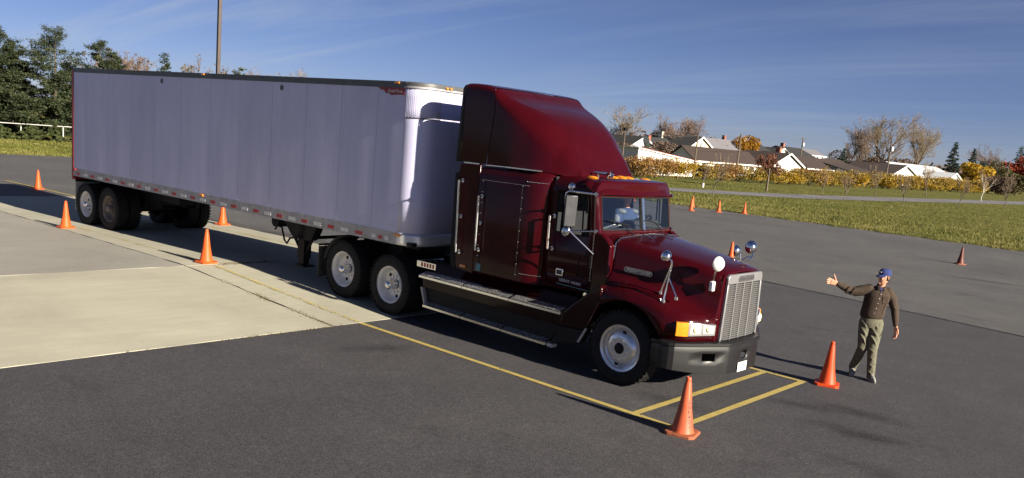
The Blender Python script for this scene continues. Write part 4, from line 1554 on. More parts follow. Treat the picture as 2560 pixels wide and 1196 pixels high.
# ---- door mirrors
def door_mirror(s):
    y = 1.30
    root = MB()
    root.tube([(-0.80, s * 1.035, 2.60), (-0.98, s * y, 2.615), (-1.10, s * (y + 0.005), 2.61), (-1.15, s * y, 2.58), (-1.16, s * y, 2.54), (-1.12, s * y, 2.10), (-1.10, s * y, 2.06), (-1.05, s * y, 2.045), (-0.74, s * 1.035, 2.075)], 0.014, 8)
    root.tube([(-1.03, s * y, 2.045), (-0.755, s * 1.035, 1.74)], 0.013, 8)
    root.tube([(-0.80, s * 1.06, 2.60), (-0.80, s * 1.03, 2.60)], 0.03, 8)
    root.tube([(-0.74, s * 1.06, 2.075), (-0.74, s * 1.03, 2.075)], 0.03, 8)
    m = root.build('door_mirror', M['chrome'], TR)
    a = R(-33) if s < 0 else R(33)
    rot = Matrix.Rotation(a, 3, 'Z')
    hd = MB()
    hd.box((-1.05, s * y, 2.335), (0.05, 0.185, 0.45), rot=rot)
    h = hd.build('mirror_head', M['mirror_back'], m, 30, bevel=0.012)
    g = MB()
    g.box(Vector((-1.05, s * y, 2.335)) + rot @ Vector((-0.028, 0, 0)), (0.004, 0.165, 0.42), rot=rot)
    g.build('mirror_glass', M['mirror'], m, 0)
    for c, r_ in (((-1.05, s * y, 2.68), 0.055), ((-1.06, s * y, 2.035), 0.085)):
        cv = MB()
        ax = rot @ Vector((1, 0, 0))
        cv.lathe([(0.001, 0.0), (r_ * 0.5, -0.008), (r_ * 0.85, -0.026), (r_, -0.05), (r_ * 0.92, -0.056), (0.001, -0.056)], (0, 0, 0), 'x', 20)
        cv.v = [tuple(Vector(c) + rot @ Vector(p) + ax * 0.02) for p in cv.v]
        cv.build('convex_mirror', M['chrome'], m)


door_mirror(-1)
door_mirror(1)


# ---- fender and nose mirrors
def ball_mirror(parent, c, r_, yaw, mat, name='mirror_head', flip=1):
    cv = MB()
    cv.lathe([(0.001, 0.075), (r_ * 0.35, 0.07), (r_ * 0.7, 0.05), (r_ * 0.95, 0.018), (r_, 0.0), (r_ * 0.95, -0.012), (0.001, -0.014)], (0, 0, 0), 'x', 24)
    rot = Matrix.Rotation(yaw, 3, 'Z')
    cv.v = [tuple(Vector(c) + rot @ Vector((p[0] * flip, p[1], p[2]))) for p in cv.v]
    return cv.build(name, mat, parent)


for s in (-1, 1):
    t = MB()
    top = (0.50, s * 1.0, 1.865)
    j = (0.545, s * 0.985, 1.80)
    t.tube([top, (0.535, s * 0.995, 1.86), j, (0.53, s * 1.06, 1.31)], 0.012, 8)
    t.tube([j, (0.40, s * 0.94, 1.395)], 0.010, 8)
    t.tube([(0.54, s * 1.01, 1.62), (0.68, s * 0.985, 1.37)], 0.009, 8)
    for p in ((0.53, s * 1.06, 1.31), (0.40, s * 0.94, 1.395), (0.68, s * 0.985, 1.37)):
        t.tube([(p[0], p[1], p[2] - 0.03), (p[0], p[1], p[2] + 0.012)], 0.026, 10)
    fm = t.build('fender_mirror', M['chrome'], TR)
    ball_mirror(fm, (0.45, s * 1.0, 1.90), 0.088, R(14) * s, M['chrome'])
t = MB()
t.tube([(1.02, -0.66, 1.60), (1.04, -0.70, 1.70), (1.09, -0.72, 1.86)], 0.011, 8)
nm = t.build('nose_mirror', M['chrome'], TR)
MB().bb(0.985, 1.045, -0.705, -0.635, 1.50, 1.635).build('mirror_bracket', M['trim_white'], nm, 30, bevel=0.012)
ball_mirror(nm, (1.09, -0.725, 1.885), 0.102, R(-12), M['trim_white'])  # plain white stands in for the bright reflection on its chrome back
t = MB()
t.tube([(0.86, 0.60, 1.83), (0.90, 0.66, 1.90), (0.86, 0.70, 1.98)], 0.011, 8)
t.tube([(0.78, 0.56, 1.83), (0.84, 0.62, 1.88), (0.90, 0.66, 1.90)], 0.009, 8)
nm2 = t.build('nose_mirror', M['chrome'], TR)
ball_mirror(nm2, (0.82, 0.73, 2.02), 0.098, R(-35), M['chrome'])

# ---- side fairings, steps, rear of fender
for s in (-1, 1):
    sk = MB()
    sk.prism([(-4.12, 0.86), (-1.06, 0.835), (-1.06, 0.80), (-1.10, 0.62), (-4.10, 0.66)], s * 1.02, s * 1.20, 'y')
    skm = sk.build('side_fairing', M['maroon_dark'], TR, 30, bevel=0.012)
    lo = MB()
    lo.prism([(-4.06, 0.66), (-1.10, 0.62), (-1.28, 0.33), (-3.98, 0.385)], s * 0.95, s * 1.165, 'y')
    lo.build('tank_panel', M['black'], skm, 30, bevel=0.01)
    dk = MB()
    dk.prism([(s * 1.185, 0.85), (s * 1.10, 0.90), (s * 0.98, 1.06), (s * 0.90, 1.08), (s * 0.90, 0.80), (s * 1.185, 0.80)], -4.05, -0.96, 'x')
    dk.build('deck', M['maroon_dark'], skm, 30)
    for (xa, za, xb, zb, y0, y1) in ((-4.12, 0.872, -1.03, 0.848, 1.11, 1.285), (-3.98, 0.385, -1.27, 0.335, 1.11, 1.285)):
        for k in range(3):
            ta, tb = k / 3 + 0.002, (k + 1) / 3 - 0.002
            x0, x1 = xa + (xb - xa) * ta, xa + (xb - xa) * tb
            z0, z1 = za + (zb - za) * ta, za + (zb - za) * tb
            stp = MB()
            stp.add([(x0, s * y0, z0 + 0.062), (x1, s * y0, z1 + 0.062), (x1, s * y1, z1 + 0.0), (x0, s * y1, z0 + 0.0),
                     (x0, s * y0, z0 - 0.02), (x1, s * y0, z1 - 0.02), (x1, s * y1, z1 - 0.035), (x0, s * y1, z0 - 0.035)],
                    [(0, 1, 2, 3), (7, 6, 5, 4), (0, 4, 5, 1), (1, 5, 6, 2), (2, 6, 7, 3), (3, 7, 4, 0)])
            so = stp.build('step', M['chrome_soft'], TR, 20)
            tt = MB()
            e = 0.02
            tt.add([(x0 + e, s * (y0 + 0.02), z0 + 0.055), (x1 - e, s * (y0 + 0.02), z1 + 0.055), (x1 - e, s * (y1 - 0.012), z1 + 0.009), (x0 + e, s * (y1 - 0.012), z0 + 0.009)], [(0, 1, 2, 3)])
            tt.build('tread_plate', M['tread'], so, 0)
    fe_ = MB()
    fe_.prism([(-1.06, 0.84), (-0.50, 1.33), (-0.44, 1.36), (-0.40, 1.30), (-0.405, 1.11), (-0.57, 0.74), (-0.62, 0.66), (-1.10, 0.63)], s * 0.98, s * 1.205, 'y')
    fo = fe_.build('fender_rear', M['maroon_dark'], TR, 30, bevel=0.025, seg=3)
    lw = MB()
    lw.prism([(-1.10, 0.625), (-0.625, 0.655), (-0.735, 0.45), (-0.77, 0.42), (-1.24, 0.335)], s * 1.0, s * 1.19, 'y')
    lw.build('fender_rear_lower', M['black'], fo, 30, bevel=0.012)
    ed = MB()
    ed.tube([(-0.402, s * 1.205, 1.13), (-0.57, s * 1.205, 0.75)], 0.016, 6)
    ed.build('fender_edge', M['maroon'], fo)
    e2 = MB()
    e2.tube([(-0.60, s * 1.195, 0.69), (-0.725, s * 1.195, 0.46)], 0.018, 6)
    e2.build('fender_edge_lower', M['alu'], fo)
    MB().bb(-1.27, -1.16, s * 1.12, s * 1.235, 0.275, 0.33).build('step_end', M['alu'], fo, 20, bevel=0.008)
    MB().prism([(-4.13, 0.66), (-4.02, 0.37), (-3.99, 0.37), (-4.08, 0.66)], s * 1.10, s * 1.22, 'y').build('fairing_end', M['alu'], skm, 20)

# rear frame: light bar behind the sleeper and mud flaps
mb = MB()
mb.bb(-4.34, -4.30, -1.15, -0.55, 0.98, 1.09)
bar = mb.build('quarter_fender_panel', M['chrome_soft'], TR, 20, bevel=0.01)
MB().bb(-4.31, -3.86, -1.153, -1.148, 0.985, 1.085).build('panel_side', M['chrome_soft'], bar, 0)
for k in range(5):
    MB().bb(-4.22 + k * 0.07, -4.18 + k * 0.07, -1.157, -1.152, 1.0, 1.07).build('panel_mark', M['red_lens'], bar, 0)
for s in (-1, 1):
    fl = MB()
    fl.bb(-7.08, -7.06, s * 0.62, s * 1.21, 0.33, 0.92)
    f = fl.build('mud_flap', M['flap'], TR, 0)
    hg = MB()
    hg.tube([(-7.06, s * 0.40, 0.97), (-7.06, s * 1.22, 0.95)], 0.02, 8)
    hg.build('flap_hanger', M['black'], f)
    qf = MB()
    rings = []
    for a in range(100, 171, 10):
        c, sn = math.cos(R(a)), math.sin(R(a))
        rings.append([(D2 + 0.62 * c, s * 0.62, 0.6 + 0.62 * sn), (D2 + 0.62 * c, s * 1.2, 0.6 + 0.62 * sn)])
    qf.loft(rings, False)
    # rear quarter fender, thin plastic
    qf.build('rear_fender', M['flap'], TR, 40, solid=0.01)

# the cab is a little narrower than first drawn: pull its shell and fittings in
def pull(o, k):
    for v_ in o.data.vertices:
        v_.co.y *= k
    for c_ in o.children:
        pull(c_, k)


pull(cab, 0.97)
for o_ in list(TR.children):
    if o_.name.split('.')[0] in ('door_lettering', 'door_stripe', 'fuel_cap', 'door_mirror'):
        pull(o_, 0.97)
# ---------------------------------------------------------------- semi trailer (origin at the kingpin)
KX = -5.6477
TL = thing('semi_trailer', 'long white box trailer with red rear frame coupled behind the maroon tractor', 'trailer', (KX, 0, 0), 0.0381)
TY_, TZ0, TZ1, TXR, TXF = 1.295, 1.295, 4.06, -11.73, 1.22
seams = [-11.66, -10.9, -9.76, -8.62, -7.48, -6.32, -5.18, -4.06, -2.95, -1.85, -0.84, 0.14, 0.82]
for s in (-1, 1):
    for a, b in zip(seams[:-1], seams[1:]):
        n = 6
        rings = []
        for i in range(n + 1):
            x = a + 0.003 + (b - a - 0.006) * i / n
            bow = 0.004 * math.sin(math.pi * i / n) * (0.5 + rng.random())
            rings.append([(x, s * (TY_ - 0.030), 1.50), (x, s * (TY_ + bow * 0.6), 1.50), (x, s * (TY_ + bow), 2.3), (x, s * (TY_ + bow), 3.2), (x, s * (TY_ + bow * 0.5), 3.955), (x, s * (TY_ - 0.03), 3.955)])
        mb = MB()
        mb.loft(rings, True, True)
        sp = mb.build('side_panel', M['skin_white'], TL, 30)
    # rails
    mb = MB()
    mb.bb(TXR + 0.09, 0.82, s * (TY_ - 0.05), s * (TY_ + 0.010), TZ0, 1.502)
    rail = mb.build('bottom_rail', M['alu'], TL, 0)
    mb = MB()
    mb.bb(TXR + 0.09, 0.84, s * (TY_ - 0.05), s * (TY_ + 0.012), 3.953, 4.055)
    mb.bb(TXR + 0.09, 0.84, s * (TY_ - 0.03), s * (TY_ + 0.020), 4.03, 4.062)
    mb.build('top_rail', M['rail_dark'], TL, 0)
    # conspicuity tape
    x = -11.36
    k = 0
    tapes = []
    while x < 0.72:
        w = 0.19 if k % 2 == 0 else 0.22
        if x > -0.1:
            w = 0.10
        step = 0.40 if x < -0.1 else 0.17
        if s < 0 or True:
            tapes.append((x, w, k % 2))
        x += step
        k += 1
    for (x, w, c) in tapes:
        mb = MB()
        mb.bb(x - w / 2, x + w / 2, s * (TY_ + 0.0095), s * (TY_ + 0.0125), 1.335, 1.40)
        mb.build('reflector', M['red_lens'] if c == 0 else M['white_tape'], rail, 0)
    # rivets along the rail
    mb = MB()
    for a in seams[1:-1]:
        for dx in (-0.02, 0.03):
            for z in (1.43, 1.455, 1.48, 1.53, 1.57):
                mb.ball((a + dx, s * (TY_ + 0.010), z), 0.007, 4, 3)
    for q in range(60):
        mb.ball((-11.4 + q * 0.205, s * (TY_ + 0.010), 1.487), 0.005, 4, 3)
    mb.build('rail_rivets', M['chrome_soft'], rail)
    for x in (-11.55, -5.4, 0.86):
        mb = MB()
        mb.bb(x - 0.07, x + 0.07, s * (TY_ + 0.008), s * (TY_ + 0.035), 1.44, 1.49)
        mb.build('marker_light', M['amber'] if x > -11 else M['red_lens'], TL, 20, bevel=0.008)
    for x in (-7.19, -2.66):
        mb = MB()
        mb.tube([(x, s * (TY_ - 0.001), 3.85), (x, s * (TY_ + 0.008), 3.85)], 0.055, 14)
        mb.build('vent_cap', M['rail_dark'], TL)
    for x in (-5.45, 0.62):
        mb = MB()
        mb.bb(x - 0.06, x + 0.06, s * (TY_ + 0.018), s * (TY_ + 0.04), 4.02, 4.05)
        mb.build('marker_light', M['amber'], TL, 20, bevel=0.006)

# rounded nose
def nose(z0, z1, off, mat, name, parent=TL, cols=None):
    rings = []
    half = [(0.80, TY_ + off)]
    for a in range(0, 91, 9):
        half.append((TXF - 0.36 + (0.36 + off) * math.sin(R(a)), TY_ - 0.36 + (0.36 + off) * math.cos(R(a))))
    half.append((TXF + off, 0.45))
    ol = [(x, -y) for x, y in half] + [(x, y) for x, y in reversed(half)]
    mb = MB()
    for i in range(5):
        z = z0 + (z1 - z0) * i / 4
        rings.append([(x, y, z) for x, y in ol])
    mb.loft(rings, False)
    return mb.build(name, mat, parent, 50, solid=0.02)


nose(1.50, 3.955, 0.0, M['skin_white'], 'front_wall')
nose(TZ0 + 0.0, 1.502, 0.008, M['alu_front'], 'front_bottom_rail')
nose(3.95, 4.062, 0.012, M['rail_dark'], 'front_top_rail')
nose(3.955, 3.99, 0.022, M['alu'], 'front_rail_lip')
# quilted corner patches
for s in (-1, 1):
    mb = MB()
    half = []
    for a in range(0, 91, 9):
        half.append((TXF - 0.36 + 0.366 * math.sin(R(a)), TY_ - 0.36 + 0.366 * math.cos(R(a))))
    half = [(0.83, TY_ + 0.006)] + half + [(TXF + 0.006, TY_ - 0.46)]
    mb.loft([[(x, s * y, z) for x, y in half] for z in (3.47, 3.62, 3.8, 3.95)], False)
    cp = mb.build('corner_patch', M['skin_white'], TL, 60, solid=0.004)
    st = MB()
    for i in range(26):
        for j in range(9):
            a = R(j * 10.5 + (5 if i % 2 else 0))
            st.ball((TXF - 0.36 + 0.368 * math.sin(a), s * (TY_ - 0.36 + 0.368 * math.cos(a)), 3.485 + i * 0.018), 0.0085, 5, 3)
    tag(st.build('quilting', M['skin_white'], cp), kind='stuff')
    ed = MB()
    ed.tube([(x, s * (y + 0.004), 3.47) for x, y in half], 0.008, 5)
    ed.build('patch_edge', M['rail_dark'], cp)
mb = MB()
for s in (-1, 1):
    for dy in (0.0, 0.09):
        mb.ball((TXF + 0.04, s * 0.75 + dy, 4.01), (0.02, 0.03, 0.02), 8, 5)
mb.build('front_clearance_lights', M['amber'], TL)
# maker's wing badge
mb = MB()
pl = [(0.14, 3.955), (0.20, 3.91), (0.28, 3.905), (0.34, 3.855), (0.42, 3.86), (0.47, 3.825), (0.60, 3.838), (0.78, 3.842), (0.79, 3.815), (0.80, 3.955)]
mb.prism(pl, -(TY_ + 0.006), -(TY_ + 0.013), 'y')
wb = mb.build('wing_badge', M['trailer_red'], TL, 0)
text_obj('badge_lettering', 'Great Dane', 0.075, M['lettering'], wb, frame((0.56, -(TY_ + 0.014), 3.895), (1, 0, 0), (0, 0, 1)), 0.001, 0.0, 0.4)
# roof, floor and rear frame
MB().bb(TXR + 0.1, TXF - 0.36, -TY_ + 0.03, TY_ - 0.03, 4.03, 4.05).build('roof', M['alu_front'], TL, 0)
MB().bb(TXR + 0.1, TXF - 0.05, -TY_ + 0.04, TY_ - 0.04, 1.30, 1.36).build('floor', M['black'], TL, 0)
mb = MB()
for s in (-1, 1):
    mb.bb(TXR, TXR + 0.10, s * (TY_ - 0.10), s * (TY_ + 0.014), 1.20, 4.03)
mb.bb(TXR, TXR + 0.10, -TY_ + 0.1, TY_ - 0.1, 3.90, 4.03)
mb.bb(TXR, TXR + 0.10, -TY_ + 0.1, TY_ - 0.1, 1.20, 1.36)
mb.build('rear_frame', M['trailer_red'], TL, 20, bevel=0.01)
for s in (-1, 1):
    d = MB()
    d.bb(TXR - 0.01, TXR + 0.04, s * 0.01, s * (TY_ - 0.1), 1.36, 3.90)
    dd = d.build('rear_door', M['skin_white'], TL, 0)
    MB().cyl((TXR - 0.03, s * 0.35, 1.3), (TXR - 0.03, s * 0.35, 3.95), 0.018, 8).build('lock_rod', M['alu'], dd)
# underside
mb = MB()
for k in range(38):
    x = TXR + 0.4 + k * 0.32
    mb.bb(x - 0.03, x + 0.03, -0.95, 0.95, 1.235, 1.30)
mb.build('floor_crossmembers', M['black'], TL, 0)
mb = MB()
for s in (-1, 1):
    mb.bb(-11.6, -7.6, s * 0.52 - 0.06, s * 0.52 + 0.06, 0.98, 1.20)
    mb.bb(-11.6, -8.6, s * 0.50 - 0.05, s * 0.50 + 0.05, 0.78, 0.98)
for x in (-11.4, -10.4, -9.2, -8.7):
    mb.bb(x - 0.06, x + 0.06, -0.5, 0.5, 0.85, 1.1)
mb.build('slider_frame', M['black'], TL, 0)
mb = MB()
mb.bb(-0.7, 1.0, -0.9, 0.9, 1.20, 1.30)
mb.cyl((0, 0, 1.0), (0, 0, 1.2), 0.05, 12)
mb.build('kingpin_plate', M['black'], TL, 0)
TW1, TW2 = -9.79, -11.02
for tx in (TW1, TW2):
    wxw = KX + tx
    z0 = 0.535 + gz(wxw, 0)
    mb = MB()
    mb.cyl((tx, -1.0, z0), (tx, 1.0, z0), 0.075, 12)
    for s in (-1, 1):
        mb.bb(tx - 0.5, tx + 0.5, s * 0.52 - 0.05, s * 0.52 + 0.05, z0 + 0.08, z0 + 0.18)
    mb.build('axle', M['black'], TL)
    for s in (-1, 1):
        wheel(TL, tx, s * 1.265, z0, s, 'trailer' if tx == TW1 else 'drive', True)
for s in (-1, 1):
    fl = MB()
    fl.bb(TXR + 0.13, TXR + 0.15, s * 0.62, s * 1.27, 0.40, 1.16)
    fl.build('mud_flap', M['flap_white'], TL, 0)
    MB().cyl((TXR + 0.14, s * 0.5, 1.17), (TXR + 0.14, s * 1.27, 1.17), 0.03, 8).build('flap_bracket', M['black'], TL)
mb = MB()
for s in (-1, 1):
    mb.bb(TXR + 0.02, TXR + 0.12, s * 0.6 - 0.05, s * 0.6 + 0.05, 0.55, 1.2)
mb.bb(TXR + 0.02, TXR + 0.12, -1.1, 1.1, 0.50, 0.62)
mb.build('underride_guard', M['black'], TL, 0)
# landing gear
for s in (-1, 1):
    lg = MB()
    lg.prism([(-2.92, 1.30), (-1.76, 1.30), (-1.93, 0.98), (-2.02, 0.93), (-2.50, 0.93), (-2.60, 0.99)], s * 0.80, s * 0.98, 'y')
    lg.bb(-2.36, -2.16, s * 0.80, s * 0.98, 0.55, 1.25)
    lg.bb(-2.33, -2.19, s * 0.82, s * 0.96, 0.42, 0.6)
    lg.bb(-2.42, -2.10, s * 0.74, s * 1.02, 0.385, 0.42)
    l_ = lg.build('landing_leg', M['black'], TL, 0)
    br = MB()
    br.tube([(-2.88, s * 0.9, 1.27), (-2.28, s * 0.9, 0.60)], 0.032, 6)
    br.tube([(-1.80, s * 0.9, 1.27), (-2.22, s * 0.9, 0.62)], 0.032, 6)
    br.build('leg_brace', M['black'], l_)
    if s < 0:
        cr = MB()
        cr.tube([(-2.27, -1.0, 0.98), (-2.52, -1.06, 0.92), (-2.62, -1.06, 0.80), (-2.70, -1.06, 0.86), (-2.80, -1.06, 1.10), (-2.92, -1.08, 1.12), (-3.0, -1.08, 1.04)], 0.02, 6)
        cr.build('crank_handle', M['black'], l_)
MB().cyl((-2.27, -0.85, 0.95), (-2.27, 0.85, 0.95), 0.035, 8).build('landing_shaft', M['black'], TL)
# spare tyre carrier / air tank under the floor
MB().cyl((-3.9, -0.45, 1.08), (-3.9, 0.45, 1.08), 0.13, 14).build('air_tank', M['black'], TL)
# ---------------------------------------------------------------- traffic cones
def cone_parts(root, h, mat, base_mat, rz):
    b = MB()
    w = h * 0.265
    pts = []
    for sx, sy in ((1, 1), (-1, 1), (-1, -1), (1, -1)):
        for (dx, dy) in ((1, 0.72), (0.72, 1)) if sx * sy > 0 else ((0.72, 1), (1, 0.72)):
            pts.append((sx * dx * w, sy * dy * w))
    b.loft([[(x, y, 0.0) for x, y in pts], [(x, y, 0.022) for x, y in pts], [(x * 0.955, y * 0.955, 0.034) for x, y in pts], [(x * 0.74, y * 0.74, 0.036) for x, y in pts]], True, True)
    bo = b.build('base', base_mat, root, 30)
    bo.rotation_euler = (0, 0, rz)
    c = MB()
    r0 = h * 0.185
    c.lathe([(r0 * 1.10, 0.034), (r0, 0.06), (r0 * 0.62, h * 0.45), (h * 0.058, h * 0.90), (h * 0.045, h * 0.93), (h * 0.048, h * 0.955), (h * 0.043, h * 0.985), (h * 0.032, h), (h * 0.02, h * 0.99), (h * 0.018, h * 0.9)], (0, 0, 0), 'z', 28)
    c.build('body', mat, root, 50)


cones = [
    (1.68, -2.20, 0.70, 'cone_faded', 'cone_base', 14, 'faded orange traffic cone with hand lettering, nearest the camera'),
    (1.83, 1.82, 0.68, 'cone_red', 'cone_red', 20, 'bright red-orange traffic cone beside the walking man'),
    (-9.72, -2.07, 0.69, 'cone', 'cone', 10, 'orange traffic cone on the concrete in front of the trailer side'),
    (-15.90, -2.45, 0.67, 'cone', 'cone', 5, 'orange traffic cone on the concrete beside the trailer rear wheels'),
    (-15.97, 1.86, 0.68, 'cone', 'cone', 12, 'orange traffic cone seen under the trailer on its far side'),
    (-26.50, 0.68, 0.67, 'cone', 'cone', 8, 'orange traffic cone on the asphalt behind the trailer, farthest left'),
    (-5.99, 13.57, 0.70, 'cone', 'cone', 25, 'orange traffic cone behind the truck hood, partly hidden'),
    (-2.29, 25.22, 0.68, 'cone_dark', 'cone_base', 40, 'dark dirty traffic cone alone on the far right asphalt'),
    (-17.35, 37.33 - 0.4, 0.68, 'cone', 'cone', 15, 'orange traffic cone at the grass edge, rightmost of the four far ones'),
    (-18.22, 35.36, 0.68, 'cone', 'cone', 33, 'orange traffic cone at the grass edge, second from right of the four far ones'),
    (-19.06, 33.58, 0.68, 'cone', 'cone', 3, 'orange traffic cone by the grass, leftmost and nearer of the close pair'),
    (-20.9, 36.9, 0.68, 'cone', 'cone', 48, 'orange traffic cone by the grass, the farther of the close pair'),
    (-24.4, 35.4, 0.68, 'cone_red', 'cone_red', 20, 'small orange traffic cone seen through the truck windscreen'),
]
for (x, y, h, m_, bm_, rz, lab) in cones:
    zz = gz(x, y) + (0.0125 if (-24 < x < AX1 and y < AY1) else (0.0055 if x > AX1 and y < 9.5 else 0.001))
    c = thing('traffic_cone', lab, 'traffic cone', (x, y, zz), 0, 'orange traffic cones marking the lanes')
    cone_parts(c, h, M[m_], M[bm_], R(rz))
    if m_ == 'cone_faded':
        bd = [o for o in c.children if o.name.startswith('body')][0]
        # hand lettering runs up the cone on the side towards the camera right
        a = math.atan2(-11.03 - y, 6.48 - x) + R(48)
        L = 'LUPTON'
        for k, ch in enumerate(L):
            z = 0.12 + k * 0.058
            r0 = h * 0.185
            rr = lerp(z, [0.06, h * 0.45, h * 0.9], [r0, r0 * 0.62, h * 0.058]) + 0.002
            n = Vector((math.cos(a), math.sin(a), 0.22)).normalized()
            up = (Vector((0, 0, 1)) - n * n.z).normalized()     # letters' baseline runs upward
            m = frame((rr * math.cos(a), rr * math.sin(a), z), up, n.cross(up))
            text_obj('lettering', ch, 0.062, M['ink'], bd, m, 0.0006, 0.0012)


# ---------------------------------------------------------------- people
def fuse(mb, voxel, name, mat, parent, smooth_iter=4):
    """union of overlapping solids into one continuous skin"""
    me = bpy.data.meshes.new(name)
    me.from_pydata(mb.v, [], mb.f)
    bm = bmesh.new(); bm.from_mesh(me)
    bmesh.ops.remove_doubles(bm, verts=bm.verts, dist=1e-5)
    bmesh.ops.recalc_face_normals(bm, faces=bm.faces)
    bm.to_mesh(me); bm.free()
    o = bpy.data.objects.new(name, me)
    COL.objects.link(o)
    md = o.modifiers.new('r', 'REMESH'); md.mode = 'VOXEL'; md.voxel_size = voxel; md.use_smooth_shade = True
    if smooth_iter:
        md = o.modifiers.new('s', 'SMOOTH'); md.iterations = smooth_iter; md.factor = 0.5
    dg = bpy.context.evaluated_depsgraph_get()
    m2 = bpy.data.meshes.new_from_object(o.evaluated_get(dg))
    bpy.data.objects.remove(o, do_unlink=True)
    m2.materials.clear()
    m2.materials.append(mat)
    m2.polygons.foreach_set('use_smooth', [True] * len(m2.polygons))
    o2 = bpy.data.objects.new(name, m2)
    COL.objects.link(o2)
    o2.parent = parent
    return o2


def limb(mb, pts, rs, n=12, flat=None):
    mb.tube(pts, rs, n)
    for p, r_ in zip(pts, rs):
        mb.ball(p, r_ * 0.995, n, 8)


def ell_loft(mb, secs, n=20):
    """secs: (x, y, z, rx, ry)"""
    rings = []
    for (x, y, z, rx, ry) in secs:
        rings.append([(x + rx * math.cos(2 * math.pi * k / n), y + ry * math.sin(2 * math.pi * k / n), z) for k in range(n)])
    mb.loft(rings, True, True)


def hand(mb, wrist, d, palm_n, thumb_dir, size=1.0, curl=0.25, spread=1.0):
    """wrist point, pointing direction d, palm normal; five separate bent fingers"""
    d = Vector(d).normalized(); pn = Vector(palm_n); pn = (pn - d * pn.dot(d)).normalized()
    th = Vector(thumb_dir); side = (th - d * th.dot(d) - pn * th.dot(pn)).normalized()
    w = Vector(wrist)
    s = size
    # palm
    for t in (0.0, 0.3, 0.6, 0.9):
        for q in (-0.8, -0.3, 0.3, 0.8):
            mb.ball(w + d * (0.012 + 0.078 * t) * s + side * q * 0.030 * s * (0.75 + 0.3 * t), 0.0175 * s, 8, 6)
    L = [(0.9, 0.066), (0.32, 0.077), (-0.28, 0.072), (-0.88, 0.056)]
    for i, (q, ln) in enumerate(L):
        b = w + d * 0.085 * s + side * q * 0.034 * s
        c = curl * (1 + 0.25 * i)
        d1 = (d + side * q * 0.10 * spread + pn * c * 0.35).normalized()
        d2 = (d + side * q * 0.09 * spread + pn * c * 1.0).normalized()
        d3 = (d + side * q * 0.06 * spread + pn * c * 1.7).normalized()
        p1 = b + d1 * ln * 0.46 * s; p2 = p1 + d2 * ln * 0.34 * s; p3 = p2 + d3 * ln * 0.26 * s
        limb(mb, [b, p1, p2, p3], [0.0105 * s, 0.0098 * s, 0.009 * s, 0.0078 * s], 8)
    b = w + d * 0.028 * s + side * 0.026 * s
    t1 = (d * 0.55 + side * 0.9 + pn * 0.2).normalized()
    t2 = (d * 0.72 + side * 0.8).normalized() if curl < 0.3 else (d * 0.8 + side * 0.5 + pn * 0.2).normalized()
    p1 = b + t1 * 0.042 * s; p2 = p1 + t2 * 0.036 * s; p3 = p2 + t2 * 0.028 * s
    limb(mb, [b, p1, p2, p3], [0.0145 * s, 0.0125 * s, 0.0115 * s, 0.009 * s], 8)


# the man directing the truck: local +x is to his left, -y the way he faces
MAN = thing('person', 'man in blue cap, brown shirt and olive trousers pointing with outstretched arm', 'person', (2.07, 2.80, 0.0055), 0.44)
MAN.scale = (0.93, 0.92, 1.0)
hip_r, hip_l = Vector((-0.145, 0, 0.93)), Vector((0.045, 0, 0.93))
kn_r, kn_l = Vector((-0.135, -0.05, 0.50)), Vector((0.025, -0.10, 0.495))
an_r, an_l = Vector((-0.205, 0.20, 0.115)), Vector((0.065, -0.06, 0.09))
wa = Vector((-0.06, 0, 1.04)); ch = Vector((-0.02, -0.005, 1.32))
sh_r, sh_l = Vector((-0.205, 0.0, 1.435)), Vector((0.165, 0.02, 1.42))
el_r, wr_r = Vector((-0.45, -0.03, 1.385)), Vector((-0.69, -0.10, 1.475))
el_l, wr_l = Vector((0.285, 0.03, 1.165)), Vector((0.325, -0.07, 0.93))
hc = Vector((0.035, -0.035, 1.665))

body = MB()
ell_loft(body, [(-0.05, 0, 0.86, 0.15, 0.10), (-0.055, 0, 0.95, 0.165, 0.115), (-0.06, 0, 1.04, 0.15, 0.105), (-0.045, -0.005, 1.15, 0.155, 0.11), (-0.025, -0.005, 1.30, 0.175, 0.12), (-0.02, 0.005, 1.42, 0.16, 0.10), (0.0, 0.01, 1.48, 0.09, 0.07)])
limb(body, [Vector((0.005, 0.012, 1.46)), Vector((0.02, -0.005, 1.56))], [0.062, 0.056], 14)
for h_, k_, a_ in ((hip_r, kn_r, an_r), (hip_l, kn_l, an_l)):
    limb(body, [h_, h_.lerp(k_, 0.5), k_, k_.lerp(a_, 0.4), a_], [0.085, 0.075, 0.055, 0.056, 0.036], 14)
for s_, e_, w_ in ((sh_r, el_r, wr_r), (sh_l, el_l, wr_l)):
    limb(body, [s_, s_.lerp(e_, 0.5), e_, e_.lerp(w_, 0.35), w_], [0.055, 0.048, 0.040, 0.040, 0.027], 12)
